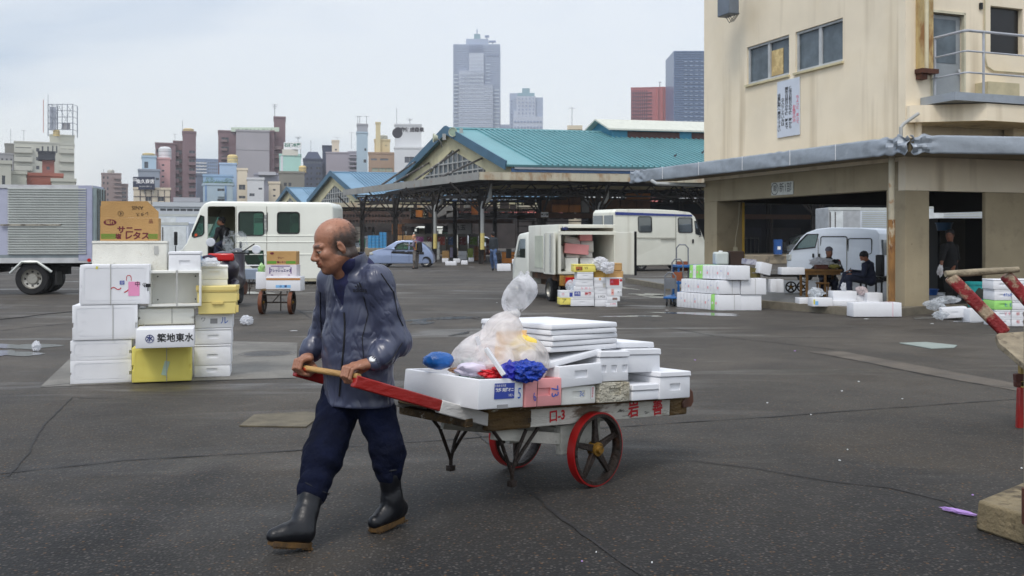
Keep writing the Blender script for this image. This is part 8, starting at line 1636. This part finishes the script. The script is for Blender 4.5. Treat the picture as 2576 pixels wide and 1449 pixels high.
mb=MB(); q=[(2505,843),(2513,838),(2600,832),(2680,830),(2680,930),(2576,915),(2558,900),(2535,880),(2513,862)]; n=len(q); top=[p_(a,b,Y-.1-.006*(b-830)) for a,b in q]; bot=[v+Vector((0,.02,-.045)) for v in top]; mb.add(top+bot,[tuple(range(n)),tuple(range(2*n-1,n-1,-1))]+[((i+1)%n,i,i+n,(i+1)%n+n) for i in range(n)]); mb.build('deck',OW,t,bev=.004)
mb=MB(); mb.bar(p_(2572,905,Y-.2),p_(2572,1100,Y-.2),.05,.05); mb.build('upright',mat('wood_yellow',C(178,150,84),.7,var=.2,vs=6),t,bev=.004); mb=MB(); mb.bar(p_(2552,950,Y-.2),p_(2600,946,Y-.2),.06,.06); mb.bar(p_(2552,966,Y-.2),p_(2600,962,Y-.2),.05,.05); mb.build('step',mat('wood_redbrown',C(92,48,36),.7),t,bev=.008); mb=MB(); mb.bar(p_(2568,975,Y-.25),p_(2564,1095,Y-.25),.05,.05); mb.build('red_strut',RD,t,bev=.01)
a0,a1=G(2453,1332),G(2576,1366)
t=thing('concrete_block','square concrete sign base with a rusty pole socket at the lower right','concrete base',tuple(G(2560,1340))); og=Vector(t.location); zt=CAMH-(1258-HY)/FPX*G(2453,1332).y
c0=G(2453,1332)-og; c1=G(2620,1388)-og; c3=G(2600,1268)-og; c2=c1+(c3-c0); mb=MB(); v=[c0,c1,c2,c3]; mb.add([Vector((p.x,p.y,0)) for p in v]+[Vector((p.x*.98+.01,p.y,zt)) for p in v],[(3,2,1,0),(4,5,6,7),(0,1,5,4),(1,2,6,5),(2,3,7,6),(3,0,4,7)]); mb.build('block',mat('base_concrete',C(132,118,90),.85,var=.2,vs=6,bump=.6,bs=40,dirt=[(C(50,40,28),.5,5,.12,.8)]),t,bev=.015)
pp_=W(2590,1205,4.75)-og; mb=MB(); mb.tube([(pp_.x,pp_.y,zt-.01),(pp_.x,pp_.y,zt+.16)],.035,14); mb.build('socket',mat('rust_dark',C(84,50,36),.8,var=.3,vs=8),t); mb=MB(); mb.tube([(pp_.x,pp_.y,zt+.10),(pp_.x,pp_.y,zt+1.0)],.025,12); mb.build('pole',mat('pole_cream',C(150,140,110),.6,dirt=(C(70,50,30),.55,7,.1,.7)),t)
# litter
LT=mat('litter_white',(.75,.77,.78),.6); LV=mat('litter_violet',C(186,150,214),.6)
def chip(name,lb,px,py,w,h,m,th=.012,rz=0,cat='scrap'):
    p=G(px,py); s=p.y/FPX; o=crumple(name,lb,cat,(p.x,p.y,.002),(w*s/3.4,h*s/2*1.1,th*.35),m,int(px),.35,6,2,1); o.rotation_euler=(0,0,rz); return o
o=gpoly('foam_sheet',[(2262,862),(2330,860),(2408,868),(2400,874),(2342,876)],.014,mat('sheet_mint',C(150,160,154),.6,var=.1,vs=6,dirt=(C(90,96,90),.6,12,.05,.6)),None,'flat cracked pale foam sheet lying on the asphalt before the pillar','foam sheet',th=.01)
o=crumple('foam_strip','violet strip of foam lying near the concrete sign base','foam strip',G(2412,1293),(.088,.016,.011),LV,5,.3,14,4); o.rotation_euler=(0,0,R(-50))
for i,(px,py,w,h,m,lb) in enumerate(((2447,1248,8,6,LV,'tiny violet crumb above the violet strip'),(2112,1160,10,4,LT,'white crumb left of the joint, lower right asphalt'),(2132,1133,6,4,LT,'white speck right of the cart wheel on open asphalt'),(2040,1045,6,4,LT,'white speck behind the wet patch at centre right'),(1930,1015,7,4,LT,'white speck near the tail of the cart'),(1748,907,9,5,LV,'small violet scrap on the asphalt right of the cart tail'),(2118,985,10,3,LT,'pale flat crumb on the long joint, right side'),(2270,1005,8,3,LT,'pale crumb below the worn concrete strip'),(2160,961,9,3,LT,'pale crumb just above the long joint at right'),(2000,884,10,3,LV,'violet crumb at the start of the worn strip'),(1464,1415,8,5,LV,'small lilac crumb at the bottom centre of the asphalt'),(1640,1418,7,5,LT,'white crumb at the bottom edge right of the crack'),(2570,1180,8,5,LT,'white crumb beside the right hand pole'),(1500,1392,5,4,LT,'white speck in the foreground centre'),
   (738,833,30,4,LT,'flat white paper on the wet ground behind the man'),(1185,672,28,6,LT,'white foam scrap lying beyond the old man, near the car'),(1250,762,8,3,LT,'white crumb far behind the cart load'),(2345,815,14,4,LT,'white paper scrap outside the doorway'),(2180,803,24,4,LT,'torn white paper on the ground before the long box'),(1890,781,16,4,LT,'white scrap by the corner of the box block'),(1678,781,14,5,LT,'white scrap beside the front trolley'),(1390,716,9,4,LT,'white crumb left of the truck wheel'),(812,1062,10,4,LT,'cream scrap lying on the brown plate'))):
    chip('litter',lb,px,py,w,h,m)
crumple('plastic_bag','small white crumpled plastic bag on the ground right of the left pile','plastic bag',G(620,818),(.10,.12,.07),film('bag_white',(.86,.87,.9),.8),71,.4,9,4); crumple('plastic_bag','tiny crumpled plastic scrap at the wet patch far left','plastic bag',G(92,884),(.05,.06,.06),film('bag_white',(.86,.87,.9),.8),72,.4,9)
mb=MB(); mb.tube([G(0,806)+Vector((0,0,.02)),G(60,800)+Vector((0,0,.02)),G(120,792)+Vector((0,0,.02)),G(190,786)+Vector((0,0,.02))],.008,5); o=mb.build('hose',RUB); tag(o,'thin dark hose lying on the ground left of the pile','hose')
# ---------------------------------------------------------------- small carts behind the porter
t=thing('handcart','small rusty market handcart loaded with cartons, standing behind the old man',"handcart",tuple(G(697,790)),R(90)); RUW=mat('rust_wheel',C(110,62,38),.7,var=.3,vs=10,dirt=(C(60,40,30),.55,9,.1,.8)); oY=G(697,790).y; s_=oY/FPX
for px in (660,734): o=cart_wheel(t,0,-(px-697)*s_,.235,.235,.075,-1,5,RUW); 
MB().box(-.12,.9,-.30,.30,.475,.51).build('deck',WB,t,bev=.005); MB().tube([(0,-.36,.235),(0,.36,.235)],.014,8).build('axle',IR,t)
mb=MB(); mb.tube([(-.15,-.24,.46),(-.2,-.24,.40),(-.2,.24,.40),(-.15,.24,.46)],.016,8); mb.tube([(-.02,.10,.22),(-.1,-.12,.46)],.01,6); mb.bar((-.02,-.08,.46),(-.02,-.08,.06),.02); mb.build('frame',IR,t)
Yc=oY-.12
a=fb(669,756,696,732,Yc,.42,'white foam box with brown tape and a blue label on the small cart',m=FW,lid=.0); L,H,y=dims(a); lab(a,0,H*.83,L*.99,.04,mat('tape_brown',C(190,130,70),.4),y-.001,'tape'); lab(a,0,H*.32,.30,.055,LBs,y-.001); text('小　桜',.05,INKn,a,facing(0,y-.004,H*.32),bold=.03)
c,L,H=fr(668,746,666,696,Yc+.03); t=thing('carton','white egg carton with a purple border and blue katakana on the small cart','carton',(c.x,c.y+.18,c.z)); MB().box(-L/2,L/2,-.18,.18,0,H).build('carton_body',mat('card_white',C(222,216,222),.7),t,bev=.004); PU=mat('ink_purple',C(96,44,130),.6,var=0); mb=MB(); y=-.182
mb.box(-.20,.18,y,-.180,H-.035,H-.02); mb.box(-.235,-.215,y,-.180,.06,H-.05); mb.box(.19,.21,y,-.180,.06,H-.05); mb.box(-.2,-.16,y,-.180,.025,.04); mb.box(.14,.18,y,-.180,.025,.04); mb.build('printed_border',PU,t,smooth=False); text('フレッシュエッグ',.066,INKn,t,facing(-.01,y,H*.5),bold=.04,squash=.82); text('パック卵',.03,INKn,t,facing(-.01,y,H*.72),bold=.03)
c,L,H=fr(671,745,632,666,Yc+.05); t=thing('carton','brown lettuce carton with two green bands topmost on the small cart','carton',(c.x,c.y+.16,c.z)); MB().box(-L/2,L/2,-.16,.16,0,H).build('carton_body',CB,t,bev=.004); y=-.162; mb=MB(); mb.box(-L/2+.01,-.10,y,-.160,.02,.075); mb.box(.09,L/2-.01,y,-.160,.02,.075); mb.build('printed_band',INKg,t,smooth=False); text('サニー',.045,INKm,t,facing(-.01,y-.001,H*.5),bold=.03); text('塩レタス',.045,INKm,t,facing(0,y-.001,H*.18),bold=.03); mb=MB(); mb.lathe([(.0001,-.002),(.04,-.002),(.04,0)],18,'y'); o=mb.build('emblem',INKm,t,smooth=False); o.location=(-.19,-.16,H*.84); o.scale=(1,1,.6)
fb(643,670,684,727,Yc+.25,.3,'open white foam box with green packs at the left of the small cart',m=FW,lid=0,cav=True); crumple('vegetable_pack','green and pale vegetable packs in the open box on the small cart','vegetables',W(658,696,Yc+.4),(.07,.06,.12),mat('veg_green',C(150,200,120),.5,dirt=(C(230,236,226),.5,8,.1,.9)),5,.3,7)
t=thing('metal_barrow','small barrow with a grey sheet metal tub and white rail behind the loaded cart','barrow',tuple(G(627,742))); oY=G(627,742).y; s_=oY/FPX; mb=MB(); mb.box(-.17,.24,0,.6,.42,.70,-.03,0); mb.build('tub',mat('sheet_metal',C(150,162,180),.4,.4,var=.1),t,bev=.01); mb=MB(); mb.tube([(-.18,0,.70),(-.17,0,.78),(-.12,0,.80),(.26,0,.80),(.31,0,.76),(.32,0,.68)],.016,8); mb.build('rail',LBw,t)
mb=MB(); mb.lathe([(.0001,-.03),(.18,-.03),(.19,0),(.18,.03),(.0001,.03)],24,'x'); o=mb.build('wheel',RUW,t); o.location=(-.17,.2,.19); mb=MB(); mb.tube([(.0,.0,.42),(0,0,0.0)],.014,6); mb.tube([(0,0,.1),(.12,0,.42)],.01,6); mb.build('stand',IR,t)
# ---------------------------------------------------------------- other people
def PJ(Y,d):
    return {k:pj(v[0],v[1],Y+(v[2] if len(v)>2 else 0)) for k,v in d.items()}
kh=mat('cloth_navy',C(30,36,58),.85,var=.2,vs=10,bump=.3); kb=mat('cloth_black',C(24,24,28),.85,var=.2,vs=10,bump=.3); jn=mat('cloth_jeans',C(66,88,124),.85,var=.3,vs=6,dirt=(C(150,166,190),.55,5,.2,.6)); kg=mat('cloth_grey',C(112,106,100),.85,var=.2,vs=8); kp=mat('cloth_plaid',C(116,112,128),.8,var=.3,vs=14); shB=mat('shoe_black',C(24,22,22),.5); kd=mat('cloth_darkgrey',C(44,50,56),.85,var=.2,vs=8)
# driver
person('man in a dark pullover and blue gloves seated in the doorway of the white van',PJ(33.9,dict(head=(556,557),neck=(559,569),shL=(549,578,-.1),shR=(572,579,.25),elL=(544,594,-.15),elR=(574,596,.1),wrL=(540,606,-.2),wrR=(564,608,-.05),hipL=(561,613,.1),hipR=(572,613,.3),knL=(546,618,-.3),knR=(556,620,-.1),anL=(543,648,-.3),anR=(552,650,-.1),toeL=(535,653,-.4),toeR=(543,655,-.2))),.014,C(140,96,72),None,topm=kb,botm=kh,shoem=shB,hair=('short',(.006,.005,.005)),sc=1.25,head_dir=(-1,-.25,0),body_dir=(-.8,-.6,0),fat=1.1)
# walking man seen from behind
person('man in a dark pullover and patched blue jeans walking away in front of the hall',PJ(47.5,dict(head=(1240,590),neck=(1240,597),shL=(1235,602,.0),shR=(1248,602,.0),elL=(1233,615),elR=(1251,615),wrL=(1232,627),wrR=(1250,627),hipL=(1238,630),hipR=(1245,630),knL=(1237,655,.2),knR=(1246,654,-.2),anL=(1240,675,.3),anR=(1250,676,-.3),toeL=(1239,679,.5),toeR=(1252,680,0))),.018,C(160,110,84),None,topm=kd,botm=jn,shoem=shB,hair=('short',(.006,.005,.005)),sc=1.08,head_dir=(-.5,.85,0),body_dir=(-.2,1,0))
t=thing('carrier_bag','dark carrier bag held by the walking man','bag',tuple(pj(1253,630,47.4)-np.array((0,0,.45)))); MB().box(-.15,.15,-.08,.08,0,.36,.02,.01).build('bag_body',kb,t,bev=.03); MB().tube([(-.08,0,.36),(-.04,0,.46),(.04,0,.46),(.08,0,.36)],.012,5).build('handle',kb,t)
# visitor with rucksack reading a sheet
person('bald man in a checked shirt and grey trousers reading a paper beside the blue car',PJ(51.4,dict(head=(1041,596),neck=(1044,604),shL=(1041,609,-.2),shR=(1050,609,.2),elL=(1037,619,-.3),elR=(1049,620,.2),wrL=(1030,617,-.4),wrR=(1034,619,.1),hipL=(1043,635,-.1),hipR=(1050,635,.1),knL=(1042,655,-.2),knR=(1050,655,.1),anL=(1043,672,-.1),anR=(1049,672,.1),toeL=(1038,675,-.2),toeR=(1044,675,.1))),.018,C(206,150,116),None,topm=kp,botm=kg,shoem=shB,hair=('bald',(.2,.14,.1)),sc=1.02,head_dir=(-1,-.1,-.35),body_dir=(-1,-.2,0))
t=thing('rucksack','black and yellow rucksack on the back of the man reading a paper','rucksack',tuple(pj(1055,634,51.3))); o=MB().box(-.14,.16,-.16,.16,0,.52,.03,.03).build('pack',kb,t,bev=.06); MB().box(-.18,-.141,-.13,.13,.1,.46).build('yellow_panel',mat('cloth_yellow',C(196,150,60),.8),t,bev=.02); MB().tube([(-.14,-.1,.5),(-.24,-.12,.56),(-.36,-.12,.35),(-.2,-.12,.1)],.022,6).build('strap',mat('cloth_orange',C(210,110,50),.8),t)
t=thing('paper_sheet','white paper sheet held by the man with the rucksack','paper',tuple(pj(1024,614,51))); MB().box(-.13,.13,-.01,0,-.02,.0).at((0,0,0),0).box(-.16,.14,-.10,.10,.0,.008).build('sheet',LBw,t,smooth=False)
# two men at the table
def chest(T,J,che,pel,bd): pass
r1,J1,o1=person('heavy man in a grey beanie and black sweatshirt sitting behind the table',PJ(24.2,dict(head=(2086,634),neck=(2085,649,.05),shL=(2107,660,.05),shR=(2063,660,.05),elL=(2117,680,-.1),elR=(2047,678,-.1),wrL=(2100,682,-.45),wrR=(2066,683,-.45),hipL=(2096,706,.1),hipR=(2074,706,.1),knL=(2100,712,-.35),knR=(2070,712,-.35),anL=(2100,744,-.3),anR=(2068,744,-.3),toeL=(2101,750,-.45),toeR=(2066,750,-.45))),.010,C(150,104,80),None,topm=kb,botm=kh,shoem=shB,hair=('beanie',(.16,.15,.18)),sc=1.0,head_dir=(.05,-1,0),body_dir=(0,-1,0),fat=1.18)
text('EXISTCOR',.075,LBw,r1,Matrix.Translation(Vector(pj(2090,666,23.99)-o1))@Matrix.Rotation(R(90),4,'X'),bold=.03)
r2,J2,o2=person('man in a navy jacket with a lowered face mask looking at his phone',PJ(22.9,dict(head=(2173,646),neck=(2181,659,.03),shL=(2176,668,-.18),shR=(2190,666,.2),elL=(2172,692,-.28),elR=(2182,688,.2),wrL=(2146,690,-.2),wrR=(2143,682,.05),hipL=(2190,706,-.1),hipR=(2192,704,.15),knL=(2135,699,-.2),knR=(2128,692,.1),anL=(2138,745,-.25),anR=(2112,735,.0),toeL=(2122,751,-.3),toeR=(2094,735,-.05))),.010,C(160,108,80),None,topm=kh,botm=kh,shoem=shB,hair=('short',(.006,.005,.005)),sc=1.0,head_dir=(-.85,-.35,-.5),body_dir=(-1,-.15,0),fat=1.05)
t=thing('phone','dark phone held in both hands by the man in the navy jacket','phone',tuple(pj(2137,680,22.75))); MB().box(-.035,.035,-.006,.006,-.06,.06).build('phone_body',RUB,t,bev=.005); t.rotation_euler=(R(30),0,R(60))
t=thing('face_mask','white face mask pulled under the chin of the man with the phone','face mask',tuple(pj(2172,659,22.76))); F=Fld((-.1,-.1,-.1),(.1,.1,.1),.008); F.ell((-.02,-.01,.0),(.055,.05,.035),None,.01,1); F.build('mask',LBw,t)
# standing worker in the dark doorway
r3,J3,o3=person('man in dark work clothes standing in the shade of the right hand doorway',PJ(20.9,dict(head=(2389,592),neck=(2390,612),shL=(2402,622,.1),shR=(2375,622,-.1),elL=(2408,650,.1),elR=(2370,650,-.15),wrL=(2400,672,-.1),wrR=(2367,676,-.25),hipL=(2398,686,.1),hipR=(2382,686,-.05),knL=(2400,722,.05),knR=(2386,724,-.1),anL=(2400,758,.1),anR=(2388,762,0),toeL=(2394,766,-.1),toeR=(2380,768,-.15))),.011,C(120,78,58),None,topm=mat('cloth_vblack',C(16,16,18),.9),botm=mat('cloth_vblack',C(16,16,18),.9),shoem=shB,hair=('short',(.006,.005,.005)),sc=1.0,head_dir=(-.6,-.8,0),body_dir=(-.4,-.9,0),sleeve=.2)
crumple('plastic_bag','limp white plastic bag held low by the man in the doorway','plastic bag',pj(2365,700,20.6),(.05,.04,.12),film('bag_white',(.86,.87,.9),.8),81,.35,9)
# ---------------------------------------------------------------- what fills the halls
NV=mat('stall_navy',C(34,38,52),.8,var=.3,vs=.5); t=thing('stall_row','long row of dark blue shuttered stalls deep in the shade of the big hall','stall row',tuple(W(1500,603,80).xy)+(0,),R(12.7)); MB().box(0,46,0,4,0,4.5).build('wall',NV,t,smooth=False)
for k in range(12):
    x=1+k*3.6; o=MB().box(x,x+2.6,-.06,-.002,.1,2.5).build('shutter',mat('shutter_%d'%(k%3),(C(40,46,66),C(58,56,60),C(28,30,38))[k%3],.6,var=.2,vs=1),t,smooth=False)
    if k in (3,5,6): mb=MB(); [mb.box(x+.4+.35*j,x+.44+.35*j,-.4,-.36,0,1.7) for j in range(6)]; mb.box(x+.4,x+2.2,-.4,-.36,.05,.1); mb.box(x+.4,x+2.2,-.4,-.36,1.6,1.65); mb.build('cage_rails',RAILM,o,smooth=False)
LP=emis('tube_lit',(.9,.95,1.0),2.5)
for px,py,Y,lb in ((2046,618,72,'short lit strip lamp deep in the hall behind the round column'),(2098,609,70,'faint lit strip lamp further right in the dark hall')): t=thing('strip_lamp',lb,'lamp',tuple(W(px,py,Y))); MB().box(-.35,.35,-.04,.04,-.04,.04).build('tube',LP,t,smooth=False); MB().box(-.4,.4,-.06,.06,.041,.10).build('housing',RAILM,t,smooth=False)
t=thing('drum','blue plastic barrel standing on the dock left of the yellow banded column','drum',tuple(W(1957,640,61.8))); mb=MB(); mb.lathe([(.0001,0),(.26,0),(.28,.3),(.26,.62),(.28,.9),(.24,.92),(.0001,.92)],18); mb.build('barrel',mat('bin_blue',C(36,84,150),.5),t); MB().box(-.1,.1,-.28,-.26,.3,.5).build('label',LBw,t)
PB=mat('board_greybeige',C(140,134,124),.8,var=.15,vs=1)
for i in range(6):
    px=1056+i*27; t=thing('partition_board','%s from the left of the grey boards with bright posters in the hall'%('first','second','third','fourth','fifth','sixth')[i],'partition',tuple(W(px,640,84+.4*i))); t.location.z=.35; MB().box(-.42,.42,0,.06,0,1.65).build('board',PB,t,smooth=False); MB().box(-.30,.30,-.02,-.001,.7,1.4).build('poster',mat('poster_%d'%i,(C(180,90,160),C(120,40,50),C(196,80,60),C(90,120,170),C(130,50,50),C(120,160,60))[i],.6,var=.3,vs=4,dirt=(C(230,220,220),.56,6,.05,.8)),t,smooth=False)
cl=[]
def stack(px0,px1,yb,Y,rows,m,lb,h=11.5,floor=None,nm='crate',n=1,slat=0):
    w=(px1-px0)/n; yb=min(yb,HY+3756/Y)
    for j in range(rows):
        for k in range(n):
            crate('%s, %s%s'%(lb,('bottom','second','third','fourth','fifth','top')[j],'' if n==1 else (' left',' middle',' right')[k if n==3 else (0,2)[k]]),px0+w*k+.4,px0+w*(k+1)-.4,yb-h*(j+1)+.3,yb-h*j,Y,.6,m,name=nm,cat=nm,slat=slat)
stack(925,953,624,95.6,4,BLC,'blue crate of the left stack on the second hall dock',8,n=3); stack(954,971,624,95.6,5,BLC,'blue crate in the taller stack on the second hall dock',8,n=2)
stack(1062,1106,666,75,3,FWm,'pale wrapped foam pack behind the blue car',15,nm='pack',n=2); stack(1112,1130,664,70,2,CB,'brown carton in the heap right of the blue car',13,nm='carton'); stack(1132,1150,648,84,3,mat('carton_lilac',C(190,180,210),.7),'lilac carton stack in the hall',8.5,nm='carton'); stack(1152,1174,660,75,2,FW,'white foam pack at the hall edge',11,nm='pack'); stack(1176,1190,655,77,3,mat('carton_lime',C(170,190,90),.7),'lime green carton stack',9,nm='carton'); stack(1192,1222,660,72,3,BRC,'brown crate heap by the walking man',12,n=2); stack(1262,1300,662,64,2,OR,'orange brown carton right of the walking man',14,nm='carton')
stack(1040,1060,660,74,4,mat('carton_plum',C(110,70,96),.8),'plum printed carton left of the wrapped packs',8,nm='carton'); stack(1108,1130,640,88,5,BRC,'brown crate tower behind the round column',8,nm='crate',n=2); stack(1222,1240,640,86,5,mat('carton_maroon',C(96,42,48),.8),'maroon carton tower beyond the walking man',8,nm='carton'); stack(1300,1322,650,78,4,CBd,'dark brown carton pile behind the small truck cab',9,nm='carton'); stack(1160,1186,640,92,4,FWm,'cream foam pack pile deep in the hall',7,nm='pack',n=2)
stack(985,1016,590,90,3,BRC,'brown carton heap high behind the blue car',9,nm='carton',n=3); stack(1000,1040,622,92,3,CB,'tan carton wall behind the blue crates',10,nm='carton',n=2); stack(880,915,605,108,3,PB,'grey board in the second hall',12,nm='board')
for i,(x0,x1,yt,yb,Y,lb) in enumerate(((1112,1128,652,662,66,'white foam box on the ground left in the row by the hall'),(1120,1148,664,674,58,'long white foam box lying nearest in the row by the hall'),(1140,1158,654,664,65,'white foam box in the middle of the row by the hall'),(1160,1176,662,672,60,'white foam box near the end of the row by the hall'),(1178,1192,650,660,68,'white foam box under the lime cartons'),(1250,1285,664,682,47,'low white foam box with turquoise side by the small truck'),(1288,1300,652,664,52,'white foam box behind the small truck cab'))):
    fb(x0,x1,yt,yb,Y,.5,lb,m=FW,lid=0)
t=thing('green_bin','green plastic bin hanging on the pale column of the second hall','bin',tuple(W(912,624,93))); mb=MB(); mb.lathe([(.0001,0),(.24,0),(.30,.85),(.0001,.85)],14); mb.build('shell',mat('bin_green',C(40,130,90),.5),t); MB().tube([(-.3,0,.8),(0,-.2,1.2),(.3,0,.8)],.02,5).build('handle',RUB,t)
# clutter of dark racks; the high bands are added to close off light
rg=random.Random(11)
for i,(px0,px1,Y,z0,z1,lb) in enumerate(((1010,1130,90,2.0,3.0,'dark slatted hanging rack across the left bay of the big hall'),(1300,1345,74,2.0,3.0,'dark rack beside the round column of the big hall'),(840,905,112,1.6,4.6,'dark lattice rack in the left of the second hall'),(905,1010,112,2.4,4.6,'dark lattice rack behind the porter head in the second hall'),(1010,1190,88,4.0,5.2,'added dark filler band under the roof over the deep gallery'),(1300,1560,80,4.1,5.2,'added dark filler band under the roof behind the loft, left part'),(1560,1800,82,4.0,5.2,'added dark filler band under the roof behind the loft, right part'),(1300,1500,77,2.9,4.0,'dark lattice rack behind the orange cartons of the loft'),(1190,1300,92,4.1,5.0,'high dark rack under the roof of the big hall'))):
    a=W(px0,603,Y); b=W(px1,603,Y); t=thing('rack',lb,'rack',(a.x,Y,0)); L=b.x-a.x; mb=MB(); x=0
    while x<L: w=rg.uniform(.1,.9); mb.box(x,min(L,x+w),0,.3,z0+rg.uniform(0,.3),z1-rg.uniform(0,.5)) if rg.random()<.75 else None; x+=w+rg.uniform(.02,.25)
    mb.build('goods',mat('goods_and_filler_dark',C(48,40,38),.85,var=.5,vs=.8),t,smooth=False); mb=MB(); [mb.bar((0,.15,z),(L,.15,z),.08) for z in (z0,(z0+z1)/2,z1)]; mb.build('frame',STL,t,smooth=False); [MB().bar((x,.15,0),(x,.15,z1),.09).build('post',STL,t,smooth=False) for x in (.1,L-.1)]
# ---------------------------------------------------------------- air
hm=bpy.data.materials.new('haze'); hm.use_nodes=True; t=hm.node_tree; t.nodes.clear(); o=t.nodes.new('ShaderNodeOutputMaterial'); v=t.nodes.new('ShaderNodeVolumePrincipled'); v.inputs['Color'].default_value=(.93,.96,1,1); v.inputs['Density'].default_value=.00032; v.inputs['Anisotropy'].default_value=.2; t.links.new(v.outputs[0],o.inputs['Volume'])
mb=MB(); mb.box(-1410,1410,-64,1410,-1.5,240); o=mb.build('haze',hm,smooth=False); tag(o,kind='stuff')
